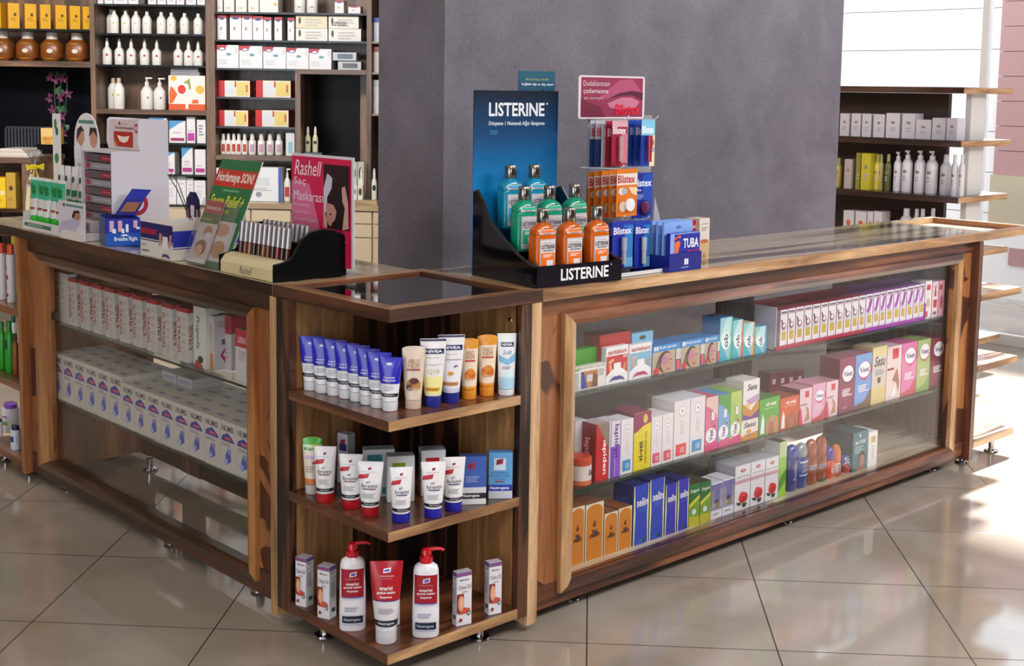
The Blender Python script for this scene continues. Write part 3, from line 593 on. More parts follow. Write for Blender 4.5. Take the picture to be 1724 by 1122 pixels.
o = [x for x in COL.objects if x.get('label', '').startswith('white and gold hair cream box stacked')][0]
under = [x for x in COL.objects if x.get('label', '').startswith('white and gold box lying')][0]
hz = under.dimensions.z; o.location.z = Z2+hz+.0008
o.scale.z = max(.1, (Z_at(640, o.location.x, .077)-Z2-hz)/o.dimensions.z)
for i in range(4):
    at_long('wax_carton', 'maroon box in the back row behind the orange and pink boxes, %s in line' % ORD[i], 1294+i*14.5, 1307.8+i*14.5, 630-i*1.2, .05, st('#6e1630', [('r', .3, .74, .7, .86, '#c9b4bc')], cols={'T': '#8a4a5c'}), .20, Z2, 'maroon boxes in the back row')
for i in range(5):
    at_long('wax_carton', 'white box in the back row behind the white wax boxes, %s in line' % ORD[i], 1108+i*24, 1131+i*24, 667-i*5, .06, st('#c9bcc6', cols={'T': '#a890a0'}), .20, Z2, 'white boxes in the back row')
jar = empty('cream_jar', 'white jar with an orange screw lid at the start of the middle glass shelf', 'jar', (X_at(975.5, .095, Z2), .095, Z2+.0004))
jr = (X_at(989.5, .095, Z2)-X_at(961.5, .095, Z2))/2
q = MB(); js = [(0, jr*.9, jr*.9, 2, 0, 0, P('#c9603a')), (.004, jr, jr, 2, 0, 0, P('#cf6a3e')), (.018, jr, jr, 2, 0, 0, P('#ddd0cc')), (.062, jr, jr, 2, 0, 0, P('#ddd0cc')), (.064, jr*.9, jr*.9, 2, 0, 0)]
q.loft(js, P('#ddd0cc'), 24); label_on(q, js, -jr, jr, .018, .06, [('t', .5, .35, .95, .8, '#5a2a78', 'Sesu', 'bi')]); q.build('jar_body', jar, smooth=True)
q = MB(); q.loft([(.0645, jr*1.02, jr*1.02, 2, 0, 0), (.084, jr*1.02, jr*1.02, 2, 0, 0), (.088, jr*.9, jr*.9, 2, 0, 0)], P('#c8452c', .3), 24); q.build('lid', jar, smooth=True)
jar.scale = (1, 1, (Z_at(767, jar.location.x, .095)-Z2)/.088)

# bottom board
def gold(): return [('r', 0, 0, 1, 1, '#d8d0b8'), ('r', .05, .01, .95, .86, '#c87a1c'), ('e', .5, .86, .45, .115, '#c87a1c'), ('e', .5, .62, .10, .045, '#7a3c12'), ('p', '#5a3010', [(.2, .44), (.5, .40), (.8, .46), (.62, .50), (.7, .54), (.5, .52), (.34, .55), (.4, .48)]), ('t', .22, .40, .8, .45, '#4a2a10', 'LADEN', 'b'), ('e', .5, .68, .05, .02, '#7a3c12')]
def selin(c='#2340b8'): return [('r', 0, 0, 1, 1, c), ('p', '#dfe0a0', [(0, 0), (.06, 0), (.12, .5), (.05, 1), (0, 1)]), ('p', '#dfe0a0', [(1, 0), (.95, 0), (.90, .5), (.97, 1), (1, 1)]), ('t', .2, .64, .92, .78, '#e9ecf4', 'selin', 'b'), ('t', .24, .60, .86, .625, '#7f9ad8', 'lavender cologne'), ('t', .3, .56, .8, .58, '#7f9ad8', 'kolonya'), ('p', '#3a9a5c', [(.3, .02), (.5, .08), (.72, .02), (.6, .06), (.8, .10), (.5, .06)])]
def rosebox(): return [('t', .12, .725, .92, .765, '#55504c', 'SACYOR'), ('e', .5, .88, .16, .038, '#a0301c'), ('e', .5, .885, .08, .02, '#d8b090'), ('r', 0, .60, 1, .68, '#c79aa8'), ('e', .56, .27, .30, .12, '#cf1f24'), ('e', .48, .34, .18, .07, '#dd2a2c'), ('e', .64, .22, .16, .06, '#b8161c'), ('p', '#1f3a1a', [(.1, .20), (.4, .17), (.36, .11), (.2, .13)]), ('p', '#1f3a1a', [(.45, .15), (.8, .14), (.72, .06), (.55, .05)]), ('e', .58, .28, .07, .03, '#a81218')]
mosq = [('r', 0, .24, 1, .97, '#6a66a0'), ('p', '#8a84b4', [(0, .24), (1, .24), (1, .5), (0, .42)]), ('e', .5, .44, .20, .10, '#3c3c50'), ('r', .2, .28, .8, .44, '#8a7c68'), ('e', .35, .38, .1, .05, '#a89a80')]+[('r', u, .28, u+.035, .80, '#d8ccb8') for u in (.08, .2, .78, .9)]+[('e', .25, .14, .06, .02, '#8a9a2a'), ('e', .42, .14, .06, .02, '#8a9a2a'), ('e', .6, .14, .06, .02, '#8a9a2a'), ('r', 0, .97, 1, 1, '#d8d2e4')]
def green(): return [('r', 0, 0, 1, 1, '#6f9a2a'), ('p', '#1f6a3a', [(0, 1), (1, 1), (1, .72), (0, .52)]), ('p', '#c9c83a', [(0, .44), (1, .64), (1, .72), (0, .54)]), ('p', '#b4b02a', [(0, 0), (1, 0), (1, .2), (0, .25)]), ('t', .1, .78, .9, .88, '#dfe8d0', 'Dogasol', 'b'), ('e', .45, .34, .2, .07, '#cfd8e4')]
hair = [('r', 0, 0, 1, 1, '#2f6f78'), ('t', .14, .68, .84, .78, '#d4e2e4', 'AK-YOK', 'b'), ('e', .46, .9, .05, .05, '#c9dcdc'), ('l', .12, .44, .8, .64, '#8fb8bc', 4), ('e', .62, .28, .24, .22, '#3a2420'), ('e', .62, .22, .18, .17, '#a8705c'), ('p', '#8a5442', [(.2, 0), (.9, 0), (.7, .12), (.4, .1)])]
row3 = [
 ('cologne_carton', 'taller orange cologne carton with an arched white outline, at the end of the board', 958.5, 983, 858, .08, st('#7a4420', gold(), cols={'T': '#8a5028'}), 'tall orange cologne cartons'),
 ('cologne_carton', 'taller orange cologne carton with an arched white outline, beside the two shorter ones', 984, 1014.6, 852, .08, st('#7a4420', gold(), cols={'T': '#8a5028'}), 'tall orange cologne cartons'),
 ('cologne_carton', 'shorter orange cologne carton beside the taller orange ones', 1015.8, 1039, 866.7, .08, st('#7a4420', gold(), cols={'T': '#8a5028'}), 'short orange cologne cartons'),
 ('cologne_carton', 'shorter orange cologne carton beside the blue cartons', 1039.8, 1062.6, 858, .08, st('#7a4420', gold(), cols={'T': '#8a5028'}), 'short orange cologne cartons'),
 ('cologne_carton', 'wide blue cologne carton beside the orange ones', 1065, 1090.5, 820.7, .08, st('#1b2a78', selin(), left=[('t', .1, .66, .8, .78, '#3c5cc0', 'selin', 'b')]), 'blue cologne cartons'),
 ('cologne_carton', 'tall blue cologne carton, second after the orange ones', 1092, 1116.6, 810, .08, st('#1b2a78', selin()), 'blue cologne cartons'),
 ('cologne_carton', 'slimmer blue cologne carton, third after the orange ones', 1118.4, 1137.6, 817.6, .08, st('#1b2078', selin('#2a2cb0')), 'blue cologne cartons'),
 ('cologne_carton', 'slimmer blue cologne carton beside the green ones', 1139.2, 1158, 810, .08, st('#1b2078', selin('#2a2cb0')), 'blue cologne cartons'),
 ('cologne_carton', 'green and yellow carton beside the blue ones', 1158.8, 1177, 818, .08, st('#2c5a30', green(), cols={'T': '#4a4638'}), 'green cartons'),
 ('cologne_carton', 'green and yellow carton beside the mosque picture cartons', 1177.6, 1195.2, 814, .08, st('#2c5a30', green(), cols={'T': '#4a4638'}), 'green cartons'),
 ('cologne_carton', 'white carton with a mosque picture, beside the green ones', 1196, 1215, 816, .07, st('#dcd8e4', mosq), 'mosque picture cartons'),
 ('cologne_carton', 'white carton with a mosque picture, beside the rose picture ones', 1215.8, 1234.8, 809, .07, st('#dcd8e4', mosq), 'mosque picture cartons'),
 ('rose_carton', 'white carton with a red rose, beside the mosque picture cartons', 1235.8, 1261.6, 787.7, .08, st('#dedce2', rosebox(), cols={'L': '#a8a8b4', 'T': '#b0b0bc'}), 'rose picture cartons'),
 ('rose_carton', 'white carton with a red rose, between two cartons just like it', 1262.3, 1286.2, 780, .08, st('#dedce2', rosebox(), cols={'L': '#a8a8b4', 'T': '#b0b0bc'}), 'rose picture cartons'),
 ('rose_carton', 'white carton with a red rose, beside the open green carton', 1286.9, 1309, 774, .08, st('#dedce2', rosebox(), cols={'L': '#a8a8b4', 'T': '#b0b0bc'}), 'rose picture cartons'),
 ('soap_carton', 'narrow green and white carton with an open flap', 1309.8, 1322, 746, .06, st('#8cc43a', [('r', 0, .72, 1, 1, '#b9d09a'), ('p', '#4f8a1a', [(0, .1), (1, .3), (1, .5), (0, .3)])], cols={'T': '#20242a', 'L': '#cfd4d0'})),
 ('hair_dye_carton', 'teal hair dye carton with a face picture, last on the board', 1434, 1459.4, 731, .10, st('#2a5a64', hair, cols={'L': '#234450', 'T': '#3a5a62'})),
 ('medicine_carton', 'white carton with a gold square, beside the teal hair dye carton', 1460, 1475.4, 729.5, .09, st('#e4e4e4', [('r', .3, .68, .8, .86, '#c2a860'), ('l', .4, .2, .7, .6, '#b8b8b8', 6)])),
]
row_long(Z3, row3, .078)
for i, (a, t_) in enumerate(((1211, 782), (1238, 775))):
    at_long('rose_carton', 'white carton in the second row behind the rose cartons, %s in line' % ORD[i], a+8, a+33, t_, .07, st('#b4b4c0', [('e', .5, .88, .16, .038, '#a0301c')]), .19, Z3, 'cartons in the second row')
for i, (a, t_) in enumerate(((1134, 796), (1163, 797))):
    at_long('cologne_carton', 'dark topped carton in the second row behind the green ones, %s in line' % ORD[i], a, a+28, t_, .08, st('#3a3a34', cols={'T': '#5a564c'}), .19, Z3, 'dark cartons in the second row')
def deo(name, label, a, b_, top, bot, capc, shapes, capfrac=.3, capsq=1, group=None, cat='bottle', power=2.4):
    yy = .10; x0, x1 = X_at(a, yy, Z3), X_at(b_, yy, Z3); r = (x1-x0)/2-.0006; h = Z_at(top, (x0+x1)/2, yy)-Z3
    t = empty(name, label, cat, ((x0+x1)/2, yy, Z3+.0005), 0, group); hc = h*(1-capfrac)
    s_ = [(0, r*.9, .016, power, 0, 0), (.005, r, .019, power, 0, 0), (hc-.008, r, .019, power, 0, 0), (hc, r*.86, .016, power, 0, 0)]
    q = MB(); q.loft(s_, P(bot, .2, 0, .5), 24); label_on(q, s_, -r, r, 0, hc, shapes); q.build('bottle_body', t, smooth=True)
    q = MB(); q.loft([(hc+.0004, r*.9, .0165, 2.2, 0, 0), (hc+.006, r*.97, .018, 2.2, 0, 0), (hc+(h-hc)*.6, r*.93, .017, 2.2, 0, 0), (h-.006, r*.66, .012, 2, 0, 0), (h, r*.2, .004, 2, 0, 0)], P(capc, .22, 0, .5), 24); q.build('cap', t, smooth=True)
    return t
deo('roll_on_bottle', 'dark blue deodorant bottle with a blue cap', 1322.4, 1337.6, 749, '#20307c', '#2440a0', [('t', .3, .35, .6, .85, '#a8b8dc', 'Rexona', 'U')])
deo('roll_on_bottle', 'dark blue deodorant bottle with a grey cap', 1338.2, 1354.6, 746, '#1e3c86', '#8c929c', [('r', 0, .82, 1, .88, '#c8ccd4'), ('r', 0, .4, 1, .45, '#a8b4c8'), ('t', .2, .5, .8, .6, '#a8c0e0', 'sport')])
deo('roll_on_bottle', 'brown sun lotion bottle with a copper cap, beside the grey capped one', 1355.2, 1370.6, 739.7, '#8a3c1c', '#a04a22', [('r', 0, .55, 1, .72, '#a89a9c'), ('t', .2, .58, .8, .68, '#4a60a0', 'Ponto', 'b')], .38, group='brown sun lotion bottles')
deo('roll_on_bottle', 'taller brown sun lotion bottle with a copper cap', 1371.2, 1387.4, 734.5, '#8e3f1e', '#9c4a24', [('r', 0, .52, 1, .7, '#a08a84'), ('t', .2, .55, .8, .66, '#3c50a0', 'Ponto', 'b'), ('r', 0, 0, 1, .12, '#2c5a30')], .42, group='brown sun lotion bottles')
deo('roll_on_bottle', 'small orange bottle with a violet cap', 1388, 1398.6, 752, '#d8481c', '#4a34a8', [('t', .3, .3, .9, .6, '#f0e8e8', 'on', 'b')], .42)
deo('roll_on_bottle', 'small white bottle with an orange cap', 1399.2, 1411, 748, '#c9b8b4', '#d8702a', [('r', 0, 0, 1, .3, '#c8503a'), ('t', .3, .1, .8, .9, '#7a2f3c', 'ON', 'bU')], .58)
tp = tube_product('shaving_tube', 'dark blue shaving cream tube with white slanted writing', X_at(1434, .1, Z3)-X_at(1412, .1, Z3), Z_at(765, X_at(1423, .1, Z3), .1)-Z3, .016, .012, (X_at(1423, .1, Z3), .1, Z3+.0005), 0, '#20307c', '#b03a20', [('t', .25, .15, .75, .85, '#dfe4ee', 'ARKO', 'biU'), ('p', '#c8401c', [(.1, 0), (.6, 0), (.2, .45)])])

# ================================================================ GOODS IN THE SHORTER DISPLAY COUNTER (fronts look along -X)
QT = -math.pi/2
def at_short(name, label, a, b_, top, d, st_, xx, z, group=None):
    y0, y1 = Y_at(a, xx, z), Y_at(b_, xx, z); hh = Z_at(top, xx, y0)-z; w = abs(y0-y1)-.0012
    return carton(name, label, w, hh, d, (xx+d/2, (y0+y1)/2, z+.0004), QT, group=group, **st_)
def gel(): return [('r', 0, .93, 1, 1, '#b3202c'), ('t', .08, .12, .36, .84, '#a82c40', 'X-TRAGEL', 'bD'), ('e', .62, .80, .2, .035, '#b8b4ae'), ('e', .62, .66, .2, .035, '#b8b4ae'), ('e', .62, .52, .2, .035, '#b8b4ae'), ('e', .62, .38, .2, .035, '#b8b4ae'), ('l', .45, .08, .9, .3, '#bcb6b0', 6)]
def gelside(): return [('r', 0, .93, 1, 1, '#b3202c'), ('t', .08, .22, .5, .72, '#a0183c', 'X-TRAGEL', 'bU'), ('r', .55, .03, .95, .14, '#5aa88a')]
Y1, Y2 = .588, .322
# one row of gel cartons, all the same size; the pitch is 6.6 cm on the shelf
ys = [Y_at(p, .075, Y1) for p in (91, 115.9, 136.4, 156.9, 177.4, 201.4, 223.7, 246.9, 272.7, 298, 325.2)]
hgel = Z_at(517, .075, ys[9])-Y1
for i in range(10):
    pitch = ys[i]-ys[i+1]; w = pitch*.70 if i else pitch-.004
    carton('gel_carton', 'tall white gel carton with red sideways writing, %s in its row' % ORD[i] if i else 'tall white gel carton beside the far end panel, taller than the red topped ones', w, hgel if i else hgel*1.06, .032, (.091, ys[i]-w/2, Y1+.0004), QT, '#cdc8c0', gel() if i else gel()[1:], gelside() if i else gelside()[1:], cols={'T': '#9c1a26', 'R': '#dcdad8'}, group='tall gel cartons')
at_short('gel_carton', 'tall white carton with green sideways writing and a pale green top', 326.5, 347.5, 515, .04, st('#d4d4ce', [('t', .14, .30, .50, .86, '#2f6a34', 'Propolis', 'biD'), ('p', '#b03a2c', [(0, 0), (.8, 0), (.5, .10), (.2, .12)]), ('e', .55, .14, .22, .06, '#3a2a20')], cols={'T': '#a8c0b4', 'R': '#dfe0dc'}), .072, Y1)
at_short('medicine_carton', 'white and grey carton with magenta curves and a dark grey top', 348.5, 361.5, 530, .06, st('#bfb8b2', [('e', .5, .74, .3, .1, '#a89c92'), ('l', .2, .5, .8, .66, '#a8a09a', 3), ('p', '#b07a3c', [(.3, 0), (.9, 0), (.8, .3), (.4, .3)])], cols={'T': '#4c4a4c', 'R': '#cfcdd0'}, right=[('l', .2, .78, .8, .9, '#a0a0a4', 3), ('r', .40, .46, .8, .56, '#5a5a60'), ('p', '#b01a5c', [(.3, .26), (.6, .42), (.95, .30), (.9, .14), (.6, .10)]), ('p', '#d9d6d4', [(.45, .26), (.62, .36), (.85, .28), (.8, .18)])]), .085, Y1)
at_short('medicine_carton', 'white carton with a dark red top, behind the last red banded carton', 375.5, 390, 530, .05, st('#c9c2c4', [('r', 0, .66, 1, 1, '#b0263c'), ('e', .5, .82, .2, .1, '#8c1f30'), ('l', .2, .2, .8, .5, '#b4a8ac', 4)], cols={'T': '#7c1626'}, right=[('r', 0, .68, 1, 1, '#b0263c'), ('r', .5, .06, .9, .16, '#5a5a66')]), .12, Y1)
at_short('medicine_carton', 'white carton with a broad red band, last on the upper glass shelf', 396.5, 417, 553, .05, st('#d4cdd0', [('r', 0, .66, 1, 1, '#b8203a'), ('t', .22, .74, .96, .86, '#e6dfe2', 'LIERAC'), ('l', .3, .4, .9, .6, '#b0a4aa', 4)], cols={'T': '#7c1626'}), .07, Y1)
# block of small medicine cartons, four deep
nf = [('t', .12, .80, .88, .92, '#33304a', 'NUMIS', 'b'), ('p', '#3a3f9c', [(.08, .60), (.94, .60), (.78, .70), (.5, .78), (.14, .70)]), ('r', .34, .64, .74, .69, '#d8465c'), ('l', .12, .50, .85, .57, '#8a8890', 2), ('p', '#4a5ab4', [(.40, .12), (.72, .22), (.66, .44), (.50, .46), (.34, .30)]), ('e', .36, .2, .16, .06, '#a8aed4'), ('e', .62, .42, .12, .05, '#8c94c8')]
ntop = [('p', '#7c7ca4', [(.2, .4), (.7, .3), (.8, .55), (.4, .65)])]
ny = [Y_at(p, .057, Y2) for p in (89.4, 106.7, 125.5, 145, 164.7, 184.3, 205.9, 226.5, 248, 270, 293.5, 318, 343.5, 370.6, 397)]
ny.append(2*ny[-1]-ny[-2]); dd = .062
for i in range(15):
    yy0, yy1 = ny[i], ny[i+1]; w = yy0-yy1-.0015; hh = .158 if i < 6 else .142
    for j in range(4 if i > 6 else 3):
        if i == 14 and j == 3: continue
        fresh = carton('medicine_carton', '%s small white medicine carton of the %s row on the lower glass shelf' % (ORD[i], ['front', 'second', 'third', 'rear'][j]), w, hh, dd-.0015, (.057+dd*(j+.5), (yy0+yy1)/2, Y2+.0004), QT, '#c9c4bc', nf if j == 0 else [], top=ntop, cols={'T': '#bdbab4'}, group='small medicine cartons on the lower glass shelf')
for i in range(2):
    carton('medicine_carton', 'flat white carton lying on the lower glass shelf block, %s' % ('nearer the corner' if i else 'farther from the corner'), .09, .03, .11, (.23, 1.37-i*.10, Y2+.1428), QT, '#c0bcb8', [('r', .1, .3, .9, .7, '#9ca0b4')], cols={'T': '#b4b2b0'})

# ================================================================ GOODS ON THE CORNER SHELVES
S1, S2, S3 = .6385, .3745, .0785
def face_to(x, y): return math.atan2(CAM.y-y, CAM.x-x)+math.pi/2
def spot(px, py, z):
    p = on_plane(px, py, (0, 0, 1), z); return p.x, p.y
def height_of(px, bottom_py, top_py, z):
    x, y = spot(px, bottom_py, z); return x, y, Z_at(top_py, x, y)-z
def m_per_px(x, y, z): return (Vector((x, y, z))-CAM).dot(fwd)/FPX
def tube_at(name, label, px, by, ty, wpx, z, turn, capfrac, caprpx, body, capc, shapes, **k):
    x, y, h = height_of(px, by-3, ty, z); s_ = m_per_px(x, y, z)
    return tube_product(name, label, wpx*s_, h, caprpx*s_, h*capfrac, (x, y, z+.0004), face_to(x, y)+turn, body, capc, shapes, **k)
def flag(u, v, s_=1, bgc='#b01f30'): return [('p', bgc, [(u-.07*s_, v-.03*s_), (u+.06*s_, v-.018*s_), (u+.07*s_, v+.035*s_), (u-.06*s_, v+.022*s_)]), ('p', '#26286c', [(u-.03*s_, v-.025*s_), (u-.012*s_, v-.024*s_), (u, v+.03*s_), (u-.018*s_, v+.028*s_)]), ('p', '#26286c', [(u-.066*s_, v-.006*s_), (u+.064*s_, v+.006*s_), (u+.066*s_, v+.014*s_), (u-.064*s_, v+.002*s_)])]
blue_t = [('r', 0, .105, 1, .185, '#14142c'), ('t', .30, .12, .72, .17, '#dfe0ea', 'Neutrogena'), ('e', .5, .86, .13, .03, '#d8dcf4'), ('t', .34, .80, .68, .825, '#aab4ec', 'FORMULA'), ('t', .28, .53, .74, .575, '#e6e9fa', 'el ve tirnak', 'b'), ('t', .26, .47, .76, .51, '#e6e9fa', 'bakim kremi', 'b'), ('r', .34, .405, .68, .425, '#4a3048'), ('l', .3, .24, .72, .37, '#b8b8c4', 3)]
bl = [(511.5, 653.5, 566.5, 43), (530, 656.5, 570.5, 42), (547, 659.6, 573, 42), (566.5, 665.7, 578, 44), (585.2, 671, 581.5, 44), (604.5, 679, 587.5, 43), (627, 686, 593.5, 45), (656.6, 693.5, 601.5, 42.5)]
for i, ((px, by, ty, w), (x, y)) in enumerate(zip(bl, ((.048, .3845), (.054, .342), (.060, .2995), (.065, .257), (.068, .2145), (.068, .172), (.068, .1295), (.0703, .087)))):
    s_ = m_per_px(x, y, S1)
    tube_product('hand_cream_tube', 'blue and white hand cream tube standing on its white cap, %s of the receding line' % ORD[i], w*s_, Z_at(ty, x, y)-S1, 13.0*s_, .022, (x, y, S1+.0004), face_to(x, y)+R(-14), '#2420b0', '#dcdde2', blue_t, zones=[(0, '#e4e4ea'), (.40, '#2622b8')], group='blue hand cream tubes')
def arko(c1, c2, c3): return [('t', .28, .68, .74, .77, '#a06a3c', 'ARKO'), ('t', .28, .60, .74, .68, '#a06a3c', 'NEM'), ('r', .22, .555, .78, .585, c3), ('e', .5, .30, .30, .10, c1), ('e', .36, .24, .16, .06, c2), ('e', .62, .26, .18, .07, c1), ('e', .52, .36, .2, .06, c2), ('t', .3, .2, .7, .24, '#f0e6dc', 'el kremi', 'i')]
tube_at('hand_cream_tube', 'beige hand cream tube with a nut picture and a rounded top', 695.6, 690, 583, 40, S1, 0, .14, 13.5, '#d9c6b4', '#cdb8a4', arko('#b07c3c', '#5a2c20', '#8c3a4a'), arc=True)
def nivea(c): return [('r', 0, .965, 1, 1, '#141e50'), ('r', .13, .745, .90, .835, '#16205c'), ('t', .20, .765, .83, .815, '#eef0f6', 'NIVEA', 'b'), ('t', .22, .67, .7, .69, '#8a8a98', 'hand cream')]+c
tube_at('hand_cream_tube', 'white and yellow hand cream tube with a dark blue cap', 728.5, 686, 570.6, 45, S1, R(6), .155, 14, '#e4e2e4', '#20288c', nivea([('t', .2, .54, .85, .565, '#4a4a58', 'Antiage Care'), ('t', .26, .38, .72, .48, '#c9b06a', 'Q10'), ('r', 0, .02, 1, .34, '#eadf9a'), ('r', .16, .09, .72, .15, '#d0961c'), ('t', .24, .10, .64, .14, '#5a3a10', 'ANTIAGE')]))
tube_at('hand_cream_tube', 'white and lilac hand cream tube with a dark blue cap, set back', 759, 680, 564, 46, S1, R(6), .15, 14, '#e6e4ea', '#1c2484', nivea([('t', .3, .57, .85, .60, '#5a5a70', 'intensive'), ('e', .46, .34, .11, .035, '#c98c3a'), ('p', '#7a4a8c', [(.55, .46), (.66, .44), (.66, .47), (.76, .46), (.66, .49)]), ('r', .14, .13, .74, .19, '#c98c54'), ('t', .2, .14, .68, .18, '#7a3a20', 'INTENSIVE'), ('r', 0, .0, 1, .08, '#c9c4e0')]))
tube_at('hand_cream_tube', 'orange and white hand cream tube with a fruit picture, beside the lilac one', 789.4, 673.5, 570, 31, S1, R(10), .155, 12.5, '#e08c28', '#e0902c', arko('#c9641c', '#d8842c', '#c0392c'), arc=True, zones=[(0, '#e0902c'), (.06, '#ead6c0'), (.80, '#e0952e')], group='orange hand cream tubes')
tube_at('hand_cream_tube', 'orange and white hand cream tube with a fruit picture, beside the pale blue one', 819, 668, 563.8, 35, S1, R(10), .155, 12.5, '#e08c28', '#e0902c', arko('#c9641c', '#d8842c', '#c0392c'), arc=True, zones=[(0, '#e0902c'), (.06, '#ead6c0'), (.80, '#e0952e')], group='orange hand cream tubes')
tube_at('hand_cream_tube', 'white and pale blue cream tube, last on the top corner shelf', 852, 667, 561.6, 33, S1, R(8), .10, 13.5, '#e6e8ec', '#dfe2e8', [('r', .18, .77, .84, .85, '#141e50'), ('t', .24, .785, .78, .835, '#eef0f6', 'NIVEA', 'b'), ('t', .26, .63, .74, .71, '#6a8ab0', 'Soft', 'i'), ('p', '#7fb8dc', [(.08, .62), (.3, .52), (.7, .56), (.92, .66), (.92, .50), (.5, .44), (.1, .50)]), ('r', 0, 0, 1, .2, '#a8cfe4'), ('l', .24, .36, .7, .42, '#9a9aa8', 2), ('p', '#cfe4f0', [(0, .2), (1, .2), (.6, .34)])])
# middle corner shelf
tube_at('hand_cream_tube', 'green topped cream tube with an orange band, at the end of the middle shelf', 526, 833, 736, 34, S2, R(-6), .17, 12, '#e4cfc0', '#c9c0c0', [('t', .12, .73, .88, .80, '#2a7a34', 'Kamill', 'b'), ('e', .66, .82, .12, .04, '#e0c030'), ('r', .15, .55, .7, .62, '#c8b4dc'), ('e', .72, .46, .2, .04, '#c0304c'), ('r', 0, 0, 1, .12, '#d8783c'), ('l', .2, .25, .7, .4, '#c0a898', 3)], arc=True, zones=[(0, '#e4d6ca'), (.70, '#cfe4c0'), (.84, '#52b030')])
kre = flag(.5, .86)+[('r', .2, .79, .72, .797, '#8a8a94'), ('p', '#b81c2e', [(.05, .62), (.44, .66), (.50, .76), (.10, .72)]), ('t', .38, .54, .52, .60, '#3a3a44', 'el'), ('t', .22, .44, .80, .53, '#3a3a44', 'kremi'), ('l', .24, .20, .76, .32, '#b8b8bc', 4), ('r', 0, .045, 1, .115, '#1c1420'), ('t', .32, .058, .74, .10, '#d8d4dc', 'Neutrogena')]
for i, (px, by, ty, w, cc, lb) in enumerate(((547.7, 847, 752, 38, '#a8101c', 'red capped hand cream tube, beside the green topped tube'), (590.8, 857, 765, 41, '#a8101c', 'red capped hand cream tube, middle one of three'), (623.2, 869.5, 777.5, 45.5, '#a8101c', 'red capped hand cream tube, beside the blue capped ones'),
    (674.9, 880.5, 787, 39, '#1c1c98', 'blue capped hand cream tube at the shelf corner'), (729, 872.5, 778, 43, '#1c1c98', 'blue capped hand cream tube before the carton with a red label'), (763, 861, 770, 40, '#1c1c98', 'blue capped hand cream tube beside the blue cartons'))):
    tube_at('hand_cream_tube', 'white '+lb, px, by, ty, w, S2, R(-10 if i < 3 else 6), .165, 14.8, '#e6e4e8', cc, kre+[('r', .26, .405, .74, .425, '#7a1c30' if i < 3 else '#20305c')], group='white hand cream tubes with red caps' if i < 3 else 'white hand cream tubes with blue caps')
def box_at(name, label, pxl, pxe, pxr, by, ty, z, d=None, group=None, **k):
    """upright carton whose near vertical edge is seen at pxe; left face pxl..pxe, right face pxe..pxr"""
    x, y, h = height_of(pxe, by, ty, z); s_ = m_per_px(x, y, z)
    return x, y, h, s_
def corner_carton(name, label, pxe, by, ty, w, d, ang, z, style, group=None, side='left'):
    """w: printed face, d: other face. The near bottom edge stands at (pxe, by). ang: direction the printed face looks, degrees"""
    x, y, h = height_of(pxe, by, ty, z); a = R(ang)+math.pi/2    # local -Y -> ang
    loc_edge = Vector(((w/2 if side == 'left' else -w/2), -d/2, 0)); off = Matrix.Rotation(a, 3, 'Z') @ loc_edge
    return carton(name, label, w, h, d, (x-off.x, y-off.y, z+.0004), a, group=group, **style)
# ang 180 faces -X, ang 270 faces -Y
corner_carton('medicine_carton', 'tall white carton with a small blue emblem, behind the first red capped tube', 585, 816, 733, .034, .030, 195, S2, st('#c9cdd6', [('p', '#20306c', [(.2, .66), (.9, .66), (.9, .80), (.2, .80)]), ('p', '#b02a50', [(.3, .78), (.75, .80), (.78, .90), (.32, .88)]), ('r', .2, .5, .8, .54, '#a06a5a')], right=[]), side='left')
corner_carton('cream_carton', 'white carton with a teal panel behind the third red capped tube', 612, 838, 759, .078, .04, 238, S2, st('#cdd0d4', [('r', .12, .40, .60, .90, '#1e8088'), ('t', .2, .68, .5, .76, '#8ccfd0', 'cream'), ('r', .6, .05, .9, .2, '#2a8c8c')], cols={'R': '#b4bac4', 'T': '#a8b0b8'}), side='right')
corner_carton('cream_carton', 'white carton with a green panel behind the blue capped tube at the corner', 652, 846.5, 770, .068, .04, 238, S2, st('#d4d4d6', [('r', .18, .30, .66, .86, '#7d9a2c'), ('t', .26, .62, .6, .68, '#c9d894', 'cream')], cols={'R': '#b8b8bc', 'T': '#b0b4b8'}), side='right')
corner_carton('cream_carton', 'white carton with a red panel behind the blue capped tubes', 709, 836, 760, .062, .045, 240, S2, st('#d8d8dc', [('r', .18, .40, .74, .84, '#b81c2c'), ('t', .26, .62, .66, .70, '#e8b8bc', 'cream')], cols={'R': '#b4b4bc', 'T': '#a8aab4'}), side='right')
bc = flag(.42, .80, 2.2)+[('l', .2, .46, .8, .60, '#8aa0d4', 4), ('r', 0, 0, 1, .12, '#d8d8dc'), ('r', 0, .12, 1, .24, '#1a1824'), ('t', .08, .14, .74, .22, '#e0e0e8', 'Neutrogena', 'b'), ('r', 0, .24, 1, .36, '#cfd0d8')]
corner_carton('cream_carton', 'medium blue cream carton with a black band near its foot', 818, 849, 769, .064, .028, 236, S2, st('#3c5cac', bc, cols={'R': '#2c4a94', 'T': '#28427c'}, right=[('r', 0, 0, 1, .16, '#d0d0d8'), ('r', 0, .16, 1, .28, '#1a1824')]), side='left')
lb_ = [('r', 0, .30, 1, 1, '#5f9fd4'), ('r', .22, .62, .72, .88, '#c9d8ec')]+flag(.46, .80, 2.2)+[('t', .1, .54, .84, .59, '#2c5ca0', 'Visible'), ('t', .04, .47, .9, .52, '#2c5ca0', 'Moisture Easy'), ('t', .24, .41, .7, .455, '#2c5ca0', 'Cream'), ('r', .28, .36, .66, .385, '#a02848'), ('r', 0, .17, 1, .30, '#2438a8'), ('t', .06, .19, .86, .27, '#e8ecf6', 'Neutrogena', 'b'), ('r', 0, 0, 1, .17, '#c4c8d0')]
